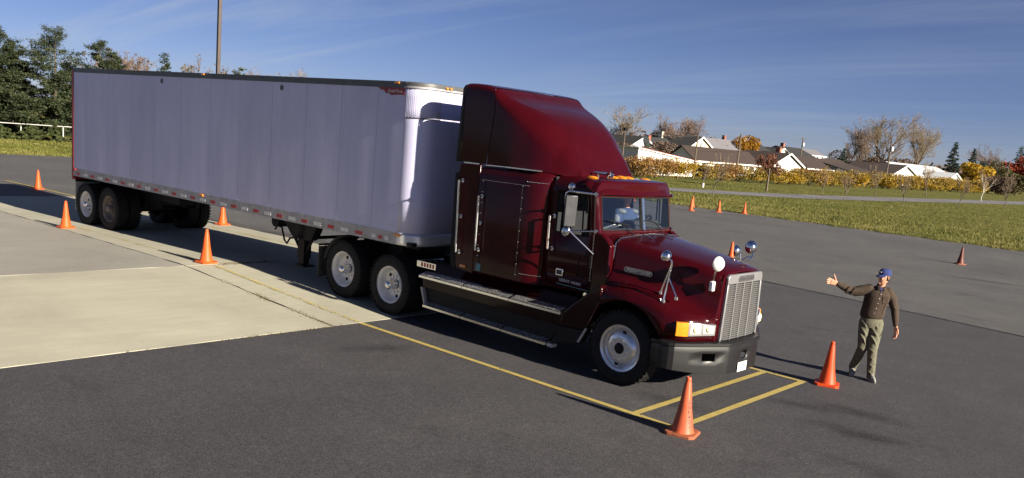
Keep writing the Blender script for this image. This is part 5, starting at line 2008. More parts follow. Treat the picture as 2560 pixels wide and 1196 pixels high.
# head, turned to his right
hr = Matrix.Rotation(R(-56), 3, 'Z')
def H(p): return hc + hr @ Vector(p)
ell = [(0, 0.015, 0.095, 0.045, 0.055), (0, 0.012, 0.075, 0.066, 0.083), (0, 0.006, 0.04, 0.076, 0.096), (0, 0, 0.0, 0.076, 0.097), (0, -0.006, -0.04, 0.070, 0.088), (0, -0.016, -0.08, 0.058, 0.072), (0, -0.028, -0.112, 0.040, 0.048), (0, -0.034, -0.128, 0.018, 0.022)]
rings = []
for (x, y, z, rx, ry) in ell:
    rings.append([tuple(H((x + rx * math.cos(2 * math.pi * k / 20), y + ry * math.sin(2 * math.pi * k / 20), z))) for k in range(20)])
body.loft(rings, True, True)
limb(body, [H((0, -0.098, 0.012)), H((0, -0.112, -0.012)), H((0, -0.114, -0.026))], [0.009, 0.012, 0.015], 8)
for s in (-1, 1):
    body.ball(H((s * 0.012, -0.104, -0.030)), 0.010, 8, 6)
    body.ball(H((s * 0.036, -0.078, -0.022)), 0.022, 8, 6)
    body.ball(H((s * 0.079, 0.012, -0.008)), (0.012, 0.020, 0.032), 8, 6)
body.ball(H((0, -0.092, -0.058)), (0.024, 0.012, 0.006), 10, 6)
body.ball(H((0, -0.088, -0.072)), (0.021, 0.012, 0.008), 10, 6)
body.ball(H((0, -0.082, -0.105)), (0.022, 0.016, 0.016), 10, 6)
body.ball(H((0, -0.086, 0.034)), (0.05, 0.012, 0.010), 10, 6)
hand(body, wr_r + Vector((-0.012, -0.004, 0.004)), (-0.92, -0.28, 0.20), (0.25, -0.95, -0.1), (0.05, 0, 1), 1.14, 0.14, 1.3)
hand(body, wr_l + Vector((0.003, -0.008, -0.012)), (0.10, -0.25, -0.96), (-0.9, -0.35, 0.0), (-0.35, -0.9, 0.2), 1.22, 0.35)
bo = fuse(body, 0.0052, 'body', M['skin'], MAN, 2)
# eyes, brows and mouth on the face
fc = MB()
for s in (-1, 1):
    fc.ball(H((s * 0.030, -0.090, 0.008)), (0.012, 0.007, 0.006), 8, 5)
fc.build('eyes', M['ink'], bo)
fc = MB()
fc.ball(H((0, -0.0995, -0.0645)), (0.019, 0.006, 0.004), 10, 5)
fc.build('mouth', M['trailer_red'], bo)
hm = MB()
rings = []
for (z, k_) in ((-0.055, 0.90), (-0.02, 1.03), (0.02, 1.05), (0.05, 1.04)):
    rr = []
    for a in range(-10, 191, 10):
        rx, ry = 0.076 * k_, 0.098 * k_
        rr.append(tuple(H((rx * math.cos(R(a)), 0.004 + ry * math.sin(R(a)), z))))
    rings.append(rr)
hm.loft(rings, False)
hm.build('hair', M['hair'], MAN, 60, solid=0.008)
# cap
cp = MB()
rings = []
for (z, kx, ky) in ((0.030, 0.083, 0.104), (0.055, 0.084, 0.106), (0.085, 0.080, 0.102), (0.112, 0.068, 0.086), (0.128, 0.045, 0.058), (0.133, 0.012, 0.015)):
    rings.append([tuple(H((kx * math.cos(2 * math.pi * k / 24), 0.004 + ky * math.sin(2 * math.pi * k / 24) - (0.008 if z > 0.05 and math.sin(2 * math.pi * k / 24) < -0.3 else 0), z))) for k in range(24)])
cp.loft(rings, True, True)
pk = []
for t in (0.0, 0.5, 1.0):
    row = []
    for a in range(-158, -21, 8):
        x = (0.083 + 0.004 * t) * math.cos(R(a)); y = 0.004 + (0.104 + 0.078 * t) * math.sin(R(a))
        row.append(tuple(H((x, y, 0.036 - 0.030 * t - 0.10 * t * x * x * 20 * 0.3))))
    pk.append(row)
cp.loft(pk, False)
cap = cp.build('cap', M['cap_blue'], MAN, 60, solid=0.006)
bd = MB()
for k in range(7):
    t = -0.042 + k * 0.0115
    bd.box(H((t, -0.1105 + 6.0 * t * t, 0.076)), (0.0095, 0.004, 0.017 + 0.004 * (k > 4)), rot=hr @ Matrix.Rotation(-t * 9, 3, 'Z'))
bd.build('cap_emblem', M['lettering'], cap, 0)
# shirt
shm = MB()
ell_loft(shm, [(-0.062, 0, 0.99, 0.170, 0.125), (-0.062, 0, 1.02, 0.190, 0.143), (-0.058, 0, 1.07, 0.196, 0.148), (-0.05, -0.004, 1.16, 0.190, 0.142), (-0.035, -0.006, 1.26, 0.197, 0.142), (-0.022, -0.004, 1.36, 0.205, 0.136), (-0.015, 0.004, 1.43, 0.190, 0.118), (-0.005, 0.01, 1.475, 0.125, 0.092), (0.005, 0.012, 1.505, 0.080, 0.074)], 26)
limb(shm, [sh_r + Vector((0.03, 0, 0)), sh_r.lerp(el_r, 0.35) + Vector((0, 0, -0.012)), sh_r.lerp(el_r, 0.7) + Vector((0, 0.004, -0.018)), el_r, el_r.lerp(wr_r, 0.3), el_r.lerp(wr_r, 0.55), wr_r.lerp(el_r, 0.06)], [0.088, 0.086, 0.079, 0.066, 0.060, 0.060, 0.042], 14)
limb(shm, [sh_l - Vector((0.03, 0, 0)), sh_l.lerp(el_l, 0.35) + Vector((0.01, 0, 0)), sh_l.lerp(el_l, 0.75), el_l, el_l.lerp(wr_l, 0.3), el_l.lerp(wr_l, 0.7), wr_l.lerp(el_l, 0.06)], [0.085, 0.078, 0.070, 0.066, 0.062, 0.052, 0.044], 14)
# folds
fr_ = random.Random(5)
for k in range(9):
    t = 0.25 + 0.08 * k
    p = sh_r.lerp(el_r, min(1, t * 1.3)) if t < 0.75 else el_r.lerp(wr_r, (t - 0.7) * 1.6)
    limb(shm, [p + Vector((0.035, -0.062, 0.045)), p + Vector((0.0, -0.080, -0.01)), p + Vector((-0.03, -0.058, -0.06))], [0.012, 0.016, 0.012], 6)
for k in range(7):
    x = -0.20 + 0.045 * k
    limb(shm, [Vector((x, -0.118 + abs(x + 0.05) * 0.25, 1.04)), Vector((x + 0.02, -0.132 + abs(x + 0.04) * 0.3, 1.15)), Vector((x + 0.05, -0.128 + abs(x) * 0.3, 1.27))], [0.024, 0.020, 0.010], 6)
for k in range(4):
    p = sh_l.lerp(el_l, 0.5 + 0.2 * k)
    limb(shm, [p + Vector((-0.05, -0.05, 0.03)), p + Vector((0.0, -0.068, 0.0)), p + Vector((0.045, -0.045, -0.02))], [0.009, 0.012, 0.009], 6)
shirt = fuse(shm, 0.009, 'shirt', M['cloth_shirt'], MAN, 2)
# collar, placket buttons, pocket, undershirt
cl_ = MB()
for s in (-1, 1):
    cl_.add([(0.012 + s * 0.055, -0.045, 1.525), (0.012 + s * 0.075, -0.02, 1.505), (0.012 + s * 0.062, -0.115, 1.455), (0.012 + s * 0.018, -0.105, 1.470)], [(0, 1, 2, 3)])
ring = [(0.012 + 0.073 * math.cos(R(a)), 0.012 + 0.07 * math.sin(R(a)), 1.51) for a in range(-30, 211, 15)]
cl_.loft([ring, [(x, y, z + 0.03) for x, y, z in ring]], False)
cl_.build('collar', M['cloth_shirt'], shirt, 50, solid=0.006)
ts = MB()
ts.add([(-0.022, -0.088, 1.505), (0.046, -0.088, 1.505), (0.012, -0.121, 1.425)], [(0, 1, 2)])
ts.build('undershirt', M['tee'], MAN, 0, solid=0.004)
for k, z in enumerate((1.40, 1.325, 1.25, 1.17, 1.09)):
    b_ = MB()
    b_.ball((0.010 - 0.013 * k, -0.143 + (0.005 if k == 0 else 0), z), (0.008, 0.005, 0.008), 8, 5)
    b_.build('button', M['lettering'], shirt)
pk_ = MB()
pk_.box((0.095, -0.1245, 1.315), (0.10, 0.008, 0.115), rot=Matrix.Rotation(R(16), 3, 'Z'))
pk_.build('chest_pocket', M['cloth_shirt'], shirt, 20, bevel=0.004)
# trousers
tm = MB()
ell_loft(tm, [(-0.06, 0, 1.035, 0.155, 0.118), (-0.06, 0, 0.98, 0.172, 0.126), (-0.055, 0, 0.90, 0.182, 0.132), (-0.052, 0, 0.84, 0.165, 0.118)], 24)
for h_, k_, a_ in ((hip_r, kn_r, an_r), (hip_l, kn_l, an_l)):
    limb(tm, [h_ + Vector((0, 0, -0.02)), h_.lerp(k_, 0.35), h_.lerp(k_, 0.7), k_, k_.lerp(a_, 0.3), k_.lerp(a_, 0.7), a_ + Vector((0, 0, 0.02)), a_ + Vector((0, -0.01, -0.025))], [0.104, 0.101, 0.089, 0.080, 0.076, 0.070, 0.068, 0.058], 16)
    for q in range(4):
        p = k_.lerp(a_, 0.0 + 0.30 * q)
        limb(tm, [p + Vector((-0.06, -0.05, 0.03)), p + Vector((0.0, -0.082, -0.012)), p + Vector((0.06, -0.05, 0.04))], [0.012, 0.016, 0.012], 6)
    for q in range(3):
        p = h_.lerp(k_, 0.15 + 0.25 * q)
        limb(tm, [p + Vector((-0.07, -0.07, 0.08)), p + Vector((0.0, -0.108, 0.0)), p + Vector((0.04, -0.09, -0.08))], [0.010, 0.012, 0.008], 6)
fuse(tm, 0.009, 'trousers', M['cloth_pants'], MAN, 2)
# shoes
for a_, yaw, z0 in ((an_r, R(-6), 0.0), (an_l, R(18), 0.0)):
    sh = MB()
    rot = Matrix.Rotation(yaw, 3, 'Z')
    o_ = Vector((a_.x, a_.y, 0))
    ring = lambda w, z, l0, l1: [tuple(o_ + rot @ Vector((w * math.cos(2 * math.pi * k / 20) * (1.0 if math.sin(2 * math.pi * k / 20) < 0 else 0.82), (l1 if math.sin(2 * math.pi * k / 20) < 0 else l0) * math.sin(2 * math.pi * k / 20), z))) for k in range(20)]
    sh.loft([ring(0.048, 0.0, 0.09, 0.20), ring(0.052, 0.022, 0.095, 0.205), ring(0.050, 0.05, 0.09, 0.195), ring(0.046, 0.075, 0.085, 0.15), ring(0.042, 0.10, 0.08, 0.09), ring(0.040, 0.125, 0.075, 0.05)], True, True)
    so = sh.build('shoe', M['shoe'], MAN, 60)
    dk_ = MB()
    for t in (0.02, 0.07, 0.12):
        dk_.box(o_ + rot @ Vector((0.043, -t, 0.055)), (0.014, 0.022, 0.05), rot=rot @ Matrix.Rotation(R(25), 3, 'X'))
        dk_.box(o_ + rot @ Vector((-0.043, -t, 0.055)), (0.014, 0.022, 0.05), rot=rot @ Matrix.Rotation(R(25), 3, 'X'))
    dk_.box(o_ + rot @ Vector((0, -0.10, 0.082)), (0.05, 0.014, 0.03), rot=rot)
    dk_.box(o_ + rot @ Vector((0, 0.078, 0.06)), (0.06, 0.02, 0.06), rot=rot)
    dk_.build('shoe_panels', M['shoe_dark'], so, 20, bevel=0.004)

# ---- driver, seated behind the steering wheel
PS = thing('person', 'person in blue and white jacket at the steering wheel inside the truck cab', 'person', (-1.30, 0.50, 1.80), R(84))
pb = MB()      # local -y faces forward (+x in world)
ell_loft(pb, [(0, 0.03, 0.02, 0.17, 0.14), (0, 0.02, 0.2, 0.17, 0.125), (0, 0.0, 0.38, 0.19, 0.12), (0, 0.0, 0.50, 0.16, 0.10), (0, 0, 0.56, 0.07, 0.065)], 20)
limb(pb, [Vector((0, 0, 0.54)), Vector((0, -0.015, 0.64))], [0.058, 0.054], 12)
ell_loft(pb, [(0, -0.02, 0.60, 0.03, 0.03), (0, -0.02, 0.63, 0.055, 0.065), (0, -0.01, 0.69, 0.070, 0.088), (0, 0, 0.74, 0.075, 0.096), (0, 0.005, 0.80, 0.070, 0.088), (0, 0.01, 0.835, 0.04, 0.05)], 18)
limb(pb, [Vector((0, -0.105, 0.745)), Vector((0, -0.115, 0.715))], [0.009, 0.013], 8)
for s in (-1, 1):
    pb.ball((s * 0.076, 0.01, 0.72), (0.011, 0.02, 0.03), 8, 6)
    limb(pb, [Vector((s * 0.085, -0.02, 0.04)), Vector((s * 0.10, -0.42, 0.05)), Vector((s * 0.10, -0.46, -0.32))], [0.085, 0.065, 0.045], 12)
    limb(pb, [Vector((s * 0.20, 0.0, 0.46)), Vector((s * 0.25, -0.06, 0.22)), Vector((s * 0.14, -0.28, 0.14))], [0.055, 0.044, 0.028], 12)
    hand(pb, (s * 0.14, -0.285, 0.14), (-s * 0.4, -0.9, -0.1), (0, 0, -1), (-s, 0, 0.1), 1.0, 0.35)
pbo = fuse(pb, 0.009, 'body', M['skin'], PS, 2)
jk = MB()
ell_loft(jk, [(0, 0.03, 0.03, 0.19, 0.155), (0, 0.02, 0.2, 0.195, 0.145), (0, 0.0, 0.38, 0.215, 0.14), (0, 0.0, 0.49, 0.19, 0.12), (0, 0.005, 0.555, 0.09, 0.08)], 22)
for s in (-1, 1):
    limb(jk, [Vector((s * 0.18, 0.0, 0.46)), Vector((s * 0.245, -0.05, 0.24)), Vector((s * 0.15, -0.26, 0.15))], [0.085, 0.066, 0.045], 12)
jko = fuse(jk, 0.010, 'jacket', M['shirt_blue'], PS, 2)
wp_ = MB()
for s in (-1, 1):
    wp_.ball((s * 0.15, -0.03, 0.495), (0.085, 0.10, 0.045), 12, 8)
    wp_.ball((s * 0.235, -0.03, 0.36), (0.058, 0.065, 0.10), 12, 8)
wp_.build('jacket_panels', M['shirt_white'], jko)
tr_ = MB()
for s in (-1, 1):
    limb(tr_, [Vector((s * 0.085, -0.0, 0.04)), Vector((s * 0.10, -0.42, 0.05)), Vector((s * 0.10, -0.46, -0.30))], [0.10, 0.08, 0.06], 12)
fuse(tr_, 0.012, 'trousers', M['jeans'], PS, 2)
hm = MB()
ell_loft(hm, [(0, 0.02, 0.74, 0.079, 0.088), (0, 0.012, 0.79, 0.079, 0.095), (0, 0.01, 0.83, 0.06, 0.075), (0, 0.01, 0.855, 0.02, 0.03)], 18)
hm.build('hair', M['hair'], PS, 60)
# ---------------------------------------------------------------- trees
class Cloud:
    def __init__(self):
        self.V = []; self.F = []; self.n = 0

    def tris(self, V):
        V = np.asarray(V, np.float32).reshape(-1, 3)
        self.V.append(V); self.F.append(np.arange(self.n, self.n + len(V)).reshape(-1, 3)); self.n += len(V)

    def tubes(self, segs, sides=4):
        """segs: list of (p0, p1, r0, r1)"""
        if not segs:
            return
        S = np.array([[*a, *b, r0, r1] for a, b, r0, r1 in segs], np.float32)
        a, b, r0, r1 = S[:, 0:3], S[:, 3:6], S[:, 6], S[:, 7]
        d = b - a
        d /= np.linalg.norm(d, axis=1, keepdims=True) + 1e-9
        ref = np.where(np.abs(d[:, 2:3]) < 0.9, np.array([[0, 0, 1.0]]), np.array([[1.0, 0, 0]]))
        u = np.cross(d, ref); u /= np.linalg.norm(u, axis=1, keepdims=True) + 1e-9
        w = np.cross(u, d)
        T = []
        ang = [2 * math.pi * k / sides for k in range(sides)]
        A = [a + (u * math.cos(t) + w * math.sin(t)) * r0[:, None] for t in ang]
        B = [b + (u * math.cos(t) + w * math.sin(t)) * r1[:, None] for t in ang]
        for k in range(sides):
            k2 = (k + 1) % sides
            T.append(np.stack([A[k], A[k2], B[k2]], 1)); T.append(np.stack([A[k], B[k2], B[k]], 1))
        self.tris(np.concatenate(T).reshape(-1, 3))

    def leaves(self, P, size, r, flat=0.0, aspect=1.0):
        n = len(P)
        P = np.asarray(P, np.float32)
        d = r.normal(size=(n, 3)); d[:, 2] *= (1 - flat); d /= np.linalg.norm(d, axis=1, keepdims=True)
        e = r.normal(size=(n, 3)); e -= d * (e * d).sum(1, keepdims=True); e /= np.linalg.norm(e, axis=1, keepdims=True)
        s = (size * r.uniform(0.6, 1.4, n))[:, None]
        self.tris(np.stack([P - d * s * 0.6, P + e * s * 0.5 * aspect, P + d * s * 0.6], 1))
        self.tris(np.stack([P - d * s * 0.6, P + d * s * 0.6, P - e * s * 0.5 * aspect], 1))

    def build(self, name, mat, parent):
        return npmesh(name, np.concatenate(self.V), np.concatenate(self.F), mat, parent)


def branch_tree(h, spread, seed, depth=5, trunk_r=None, fork=0.28, up=0.55, lean=0.0):
    """returns trunk segments and twig segments"""
    r = random.Random(seed)
    tr = trunk_r or h * 0.018
    thick, thin = [], []
    tips = []

    def grow(p, d, L, rad, lv):
        n = 3 if lv < 2 else 2
        q = p
        dd = d
        for i in range(n):
            dd = (dd + Vector((r.gauss(0, 0.11), r.gauss(0, 0.11), r.gauss(0.02, 0.06)))).normalized()
            q2 = q + dd * (L / n)
            ra, rb = rad * (1 - 0.28 * i / n), rad * (1 - 0.28 * (i + 1) / n)
            (thick if lv < 3 else thin).append((tuple(q), tuple(q2), ra, rb))
            if lv >= 1 and lv < depth and r.random() < 0.75:
                sd = side(dd, r.uniform(0.5, 1.0))
                grow(q2, sd, L * r.uniform(0.45, 0.7), rb * 0.55, lv + 1)
            q = q2
        tips.append(q)
        if lv < depth:
            for _ in range(4 if lv < 1 else (3 if lv == 1 else 2)):
                grow(q, side(dd, r.uniform(0.35, 0.8) * spread), L * (r.uniform(1.1, 1.6) if lv == 0 else r.uniform(0.6, 0.85)), rad * 0.60, lv + 1)

    def side(d, amt):
        a = Vector((r.gauss(0, 1), r.gauss(0, 1), r.gauss(0, 0.5)))
        a = (a - d * a.dot(d)).normalized()
        return (d + a * amt + Vector((0, 0, up * 0.3))).normalized()

    grow(Vector((0, 0, 0)), Vector((lean, 0, 1)).normalized(), h * fork, tr, 0)
    zmax = max(s[1][2] for s in thick + thin)
    k = h / zmax
    sc = lambda L_: [((a[0] * k, a[1] * k, a[2] * k), (b[0] * k, b[1] * k, b[2] * k), r0 * k ** 0.5, r1 * k ** 0.5) for a, b, r0, r1 in L_]
    return sc(thick), sc(thin), [t * k for t in tips]


def bare_tree(name, label, loc, h, spread, seed, twig, leafn=0, leafsz=0.2, leafmat=None, bark='bark', depth=5, group=None, rmin=0.012, fork=0.28, squash=1.0):
    t = thing(name, label, 'tree', loc, rng.random() * 6.28, group)
    th, tn, tips = branch_tree(h, spread, seed, depth, fork=fork)
    c = Cloud(); c.tubes(th, 6); c.build('trunk', M[bark], t)
    c = Cloud(); tn = [(a, b, max(r0, rmin), max(r1, rmin * 0.8)) for a, b, r0, r1 in tn]
    c.tubes(tn, 3)
    r = np.random.RandomState(seed)
    if tips:
        P = np.array([tuple(p) for p in tips])
        k = 7
        # finest twigs radiating from the tips
        Q = np.repeat(P, k, 0)
        d = r.normal(size=Q.shape) * 0.5 + np.array([0, 0, 0.35]); d /= np.linalg.norm(d, axis=1, keepdims=True)
        ln = h * 0.05 * r.uniform(0.5, 1.4, len(Q))[:, None]
        e = np.cross(d, r.normal(size=Q.shape)); e /= np.linalg.norm(e, axis=1, keepdims=True) + 1e-9
        c.tris(np.stack([Q - e * rmin * 0.8, Q + e * rmin * 0.8, Q + d * ln], 1))
        if leafn and leafmat is None:
            idx = r.randint(0, len(P), leafn)
            c.leaves(P[idx] + r.normal(0, h * 0.03, (leafn, 3)), leafsz, r)
    c.build('crown', M[twig], t)
    if leafn and leafmat is not None:
        c = Cloud()
        idx = r.randint(0, len(P), leafn)
        c.leaves(P[idx] + r.normal(0, h * 0.03, (leafn, 3)), leafsz, r)
        c.build('leaves', M[leafmat], t)
    return t


def leafy(name, label, cat, loc, h, w, seed, mat, n=1800, size=0.22, z0=0.15, group=None, trunk=True, lobes=9, dens=0.5, depth=None, twig_mat='bark'):
    """crown of leaf clumps round several lobes, with stems inside"""
    t = thing(name, label, cat, loc, 0, group)
    r = np.random.RandomState(seed)
    dpt = depth if depth else w
    if trunk:
        c = Cloud()
        segs = [((0, 0, -0.05), (0, 0, h * (z0 + 0.2)), h * 0.028 + 0.02, h * 0.02 + 0.012)]
        for k in range(6 if h > 2.5 else 9):
            a = r.uniform(0, 6.28)
            segs.append(((0, 0, h * (z0 if h > 2.5 else 0.0)), (math.cos(a) * w * 0.3, math.sin(a) * dpt * 0.3, h * r.uniform(0.6, 0.9)), 0.012 * h ** 0.5 + 0.008, 0.008))
        c.tubes(segs, 5)
        c.build('trunk' if h > 2.5 else 'stems', M[twig_mat], t)
    c = Cloud()
    ctr = []
    for k in range(lobes):
        a = r.uniform(0, 6.28); q = r.uniform(0.1, 0.62)
        z = h * (z0 + (1 - z0) * r.uniform(0.25, 0.80))
        ctr.append((math.cos(a) * w * 0.5 * q * 1.5, math.sin(a) * dpt * 0.5 * q * 1.5, z, r.uniform(0.26, 0.42)))
    P = []
    per = n // lobes
    for (x, y, z, q) in ctr:
        d = r.normal(size=(per, 3)); d /= np.linalg.norm(d, axis=1, keepdims=True)
        rad = q * (0.55 + 0.5 * r.rand(per) ** 0.5)[:, None]
        p = np.array([x, y, z]) + d * rad * np.array([w * 0.62, dpt * 0.62, h * 0.55])
        P.append(p)
    P = np.concatenate(P)
    P = P[(P[:, 2] > h * z0 * 0.4) & (P[:, 2] < h * 1.02)]
    c.leaves(P, size, r)
    c.build('crown' if h > 2.5 else 'foliage', M[mat], t)
    return t


def conifer(name, label, loc, h, w, seed, mat, n=2600, size=0.32, group=None, ragged=0.25, base=0.04, power=0.85, cat='tree'):
    t = thing(name, label, cat, loc, 0, group)
    r = np.random.RandomState(seed)
    c = Cloud()
    c.tubes([((0, 0, -0.05), (0, 0, h * 0.5), h * 0.016 + 0.02, h * 0.010 + 0.01), ((0, 0, h * 0.5), (0, 0, h * 0.99), h * 0.010 + 0.01, 0.008)], 6)
    c.build('trunk', M['bark'], t)
    c = Cloud()
    nb = int(max(26, h * 9))
    per = max(8, n // nb)
    segs = []
    for k in range(nb):
        z = h * (base + (0.98 - base) * (k + r.rand()) / nb)
        f = (1 - z / h)
        L = w * 0.5 * (f ** power + 0.05) * r.uniform(1 - ragged * 1.6, 1 + ragged)
        a = r.uniform(0, 6.283)
        droop = r.uniform(-0.30, 0.10)
        dirv = np.array([math.cos(a), math.sin(a), droop + 0.25 * (z / h)])
        p0 = np.array([0, 0, z])
        segs.append((tuple(p0), tuple(p0 + dirv * L), 0.02, 0.006))
        m = max(5, int(per * (0.35 + 1.2 * L / (w * 0.5))))
        tt = r.rand(m) ** 0.6
        P = p0 + dirv * (tt * L)[:, None] + r.normal(0, 1, (m, 3)) * np.array([0.09, 0.09, 0.06]) * (0.35 * w) * (1.1 - 0.5 * tt)[:, None]
        c.leaves(P, size * (0.55 + 0.6 * f), r, 0.45, 0.42)
    c.tubes(segs, 3)
    c.build('crown', M[mat], t)
    return t


# ---------------------------------------------------------------- right side: hedge, saplings, lawn trees
hedge_group = 'bushes of the autumn hedge in front of the houses'
hy = 71.0
k = 0
hl = [('bare reddish bush', 'leaf_hedge_red'), ('yellow-leaved bush', 'leaf_hedge'), ('russet and yellow bush', 'leaf_hedge_red'), ('golden bush', 'leaf_gold')]
hedge_names = ['at the left end of the hedge, beside the truck roof', 'second from the left end of the hedge', 'third from the left end of the hedge', 'fourth from the left end of the hedge', 'fifth from the left end of the hedge',
               'sixth from the left end of the hedge', 'seventh from the left end of the hedge', 'eighth from the left end of the hedge', 'ninth from the left end of the hedge', 'tenth from the left end of the hedge',
               'eleventh from the left end of the hedge', 'twelfth from the left end of the hedge', 'thirteenth from the left end of the hedge', 'fourteenth from the left end of the hedge',
               'twelfth from the right end of the hedge', 'eleventh from the right end of the hedge', 'tenth from the right end of the hedge', 'ninth from the right end of the hedge', 'eighth from the right end of the hedge', 'seventh from the right end of the hedge',
               'sixth from the right end of the hedge', 'fifth from the right end of the hedge', 'fourth from the right end of the hedge', 'third from the right end of the hedge', 'second from the right end of the hedge', 'at the right end of the hedge']
while k < 26:
    wv = rng.uniform(5.4, 7.4) * (1 + 0.008 * k)
    hy += wv * 0.40
    hx = -50.0 + 0.02 * (hy - 80) + rng.uniform(-0.6, 0.6)
    kind = hl[0] if k == 0 else (hl[2] if k in (1, 4, 9) else (hl[3] if k in (2, 7, 12, 15, 18, 21, 23, 25) else hl[1]))
    leafy('hedge_bush', kind[0] + ' ' + hedge_names[k], 'bush', (hx, hy, -0.05), rng.uniform(2.3, 2.8) + 0.028 * k, wv, 100 + k, kind[1], 3400, 0.13 + 0.002 * k, 0.0, hedge_group, True, 20, depth=2.8)
    hy += wv * 0.40
    k += 1
HEDGE_END = hy

sap = [((-28.5, 53.3), 3.6, 'slender bare sapling on the near lawn, leftmost and tallest beside the drive', 'bark'),
       ((-37.9, 68.3), 2.6, 'small bare sapling with a white guard at its foot', 'bark'),
       ((-30.8, 81.7), 3.2, 'thin yellowish sapling on the far side of the drive, left of centre', 'bark'),
       ((-25.5, 74.1), 3.0, 'thin bare sapling on the near lawn, second from left', 'bark'),
       ((-32.5, 103.1), 4.0, 'bare sapling against the hedge, below the chimneyed brown roof', 'bark'),
       ((-22.6, 82.9), 3.4, 'bare sapling leaning slightly on the near lawn, below the white gable', 'bark'),
       ((-31.3, 120.5), 5.2, 'taller sapling with a few yellow leaves right of the white gable', 'bark'),
       ((-20.4, 94.9), 3.4, 'thin bare sapling on the near lawn, second from right', 'bark'),
       ((-28.6, 139.5), 5.0, 'young tree with a white trunk near the end of the hedge', 'bark_pale'),
       ((-19.4, 112.0), 4.4, 'bare sapling on the near lawn, farthest right', 'bark')]
for k, ((x, y), h, lab, bk) in enumerate(sap):
    y_leaf = 160 if 'yellow' in lab else 0
    bare_tree('sapling', lab, (x, y, -0.05), h, 0.55, 300 + k, 'twig', y_leaf, 0.12, 'leaf_gold' if y_leaf else None, bk, 3, 'young trees planted along the drive', 0.010 + 0.004 * (y > 90), 0.42)
    if 'guard' in lab:
        g = thing('trunk_guard', 'short white plastic guard round the foot of a sapling', 'tree guard', (x, y, -0.05))
        MB().lathe([(0.10, 0), (0.10, 0.45), (0.085, 0.45), (0.085, 0)], (0, 0, 0), 'z', 12, True).build('sleeve', M['trim_white'], g)
leafy('maple_sapling', 'young dark red-leaved tree standing in front of the hedge', 'tree', (-35.7, 78.4, -0.05), 4.0, 2.7, 41, 'leaf_russet', 1100, 0.16, 0.42, None, True, 9)

big_trees = [
    ('bare_tree', 'bare spreading tree with tan twigs rising right of the roof fairing', (-100, 141.5), 12.6, 0.95, 51, 'twig_gold', 900),
    ('bare_tree', 'twin-trunk bare rosy tree behind the cream gable, left trunk', (-104, 168), 12.6, 0.8, 52, 'twig_pink', 1500),
    ('bare_tree', 'bare rosy tree behind the cream gable, right trunk', (-104, 178), 12.8, 0.8, 53, 'twig_pink', 1500),
    ('bare_tree', 'low bare bushy tree right of the cream gable', (-103, 186.5), 8.4, 1.0, 54, 'twig_pink', 900),
    ('bare_tree', 'dark thin bare tree left of the tallest bare trees', (-78, 212), 14.5, 0.5, 55, 'twig', 0),
    ('bare_tree', 'tallest bare tree, behind the brown garage roof', (-76, 231), 19.0, 0.75, 56, 'twig_gold', 900),
    ('bare_tree', 'tall bare tree right of the tallest one', (-75, 253), 18.4, 0.72, 57, 'twig_gold', 700),
    ('bare_tree', 'bare tree with arched crown behind the spruces at right', (-82, 377), 17.4, 1.0, 58, 'twig_pink', 500),
]
for (nm_, lab, (x, y), h, sprd, seed, tw, ln) in big_trees:
    bare_tree(nm_, lab, (x, y, -0.3), h, sprd, seed, tw, ln // 2, 0.2, None, 'bark', 5, None, 0.014 + 0.00004 * y, 0.13)
leafy('autumn_tree', 'round orange-gold tree between the roofs', 'tree', (-98, 196, -0.3), 9.3, 9.0, 61, 'leaf_orange', 5200, 0.34, 0.22, None, True, 16)
leafy('autumn_tree', 'smaller orange tree right of the round gold one', 'tree', (-104, 206, -0.3), 7.0, 7.5, 62, 'leaf_orange', 2600, 0.32, 0.25)
leafy('autumn_tree', 'yellow bush beside the white roof at right', 'bush', (-60, 262, -0.3), 8.3, 8.5, 63, 'leaf_gold', 3600, 0.46, 0.08)
leafy('autumn_tree', 'red-leaved tree at the right edge', 'tree', (-58, 306, -0.3), 11.8, 12.0, 64, 'leaf_red', 4600, 0.5, 0.2)
leafy('thicket', 'dark bushy thicket under the red tree', 'bush', (-43, 233, -0.3), 6.4, 9.0, 65, 'leaf_olive', 3000, 0.36, 0.02)
leafy('thicket', 'brown thicket at the right end of the hedge', 'bush', (-46, 229, -0.3), 4.9, 8.0, 66, 'leaf_brown', 2600, 0.32, 0.02)
leafy('thicket', 'brown thicket left of the dark one at the hedge end', 'bush', (-50, 236, -0.3), 5.6, 7.0, 67, 'leaf_brown', 2600, 0.32, 0.02)
leafy('thicket', 'olive thicket between the spruces and the red tree', 'bush', (-62, 296, -0.3), 10.0, 9.0, 68, 'leaf_olive', 2600, 0.42, 0.05)
leafy('thicket', 'bare brown scrub below the tallest trees, left', 'bush', (-82, 218, -0.3), 8.0, 14.0, 69, 'leaf_brown', 3000, 0.34, 0.02)
leafy('thicket', 'bare brown scrub below the tallest trees, middle', 'bush', (-84, 246, -0.3), 8.6, 16.0, 70, 'leaf_brown', 3000, 0.36, 0.02)
leafy('thicket', 'bare brown scrub right of the tallest trees', 'bush', (-86, 276, -0.3), 8.8, 16.0, 71, 'leaf_brown', 3000, 0.38, 0.02)
leafy('thicket', 'brown scrub behind the white flat-roofed building', 'bush', (-84, 122, -0.3), 5.2, 9.0, 72, 'leaf_brown', 2200, 0.26, 0.02)
leafy('thicket', 'dark brown scrub left of the cream gable', 'bush', (-90, 141, -0.3), 6.2, 8.0, 74, 'leaf_brown', 2200, 0.26, 0.02)
leafy('thicket', 'reddish bush in front of the white building', 'bush', (-55.5, 87, -0.3), 2.7, 5.0, 73, 'leaf_brown', 1100, 0.16, 0.02, None, True)
conifer('spruce_tree', 'dark spruce behind the blue-shaded gable', (-76, 204, -0.3), 8.2, 5.5, 81, 'needle_blue', 2600, 0.5)
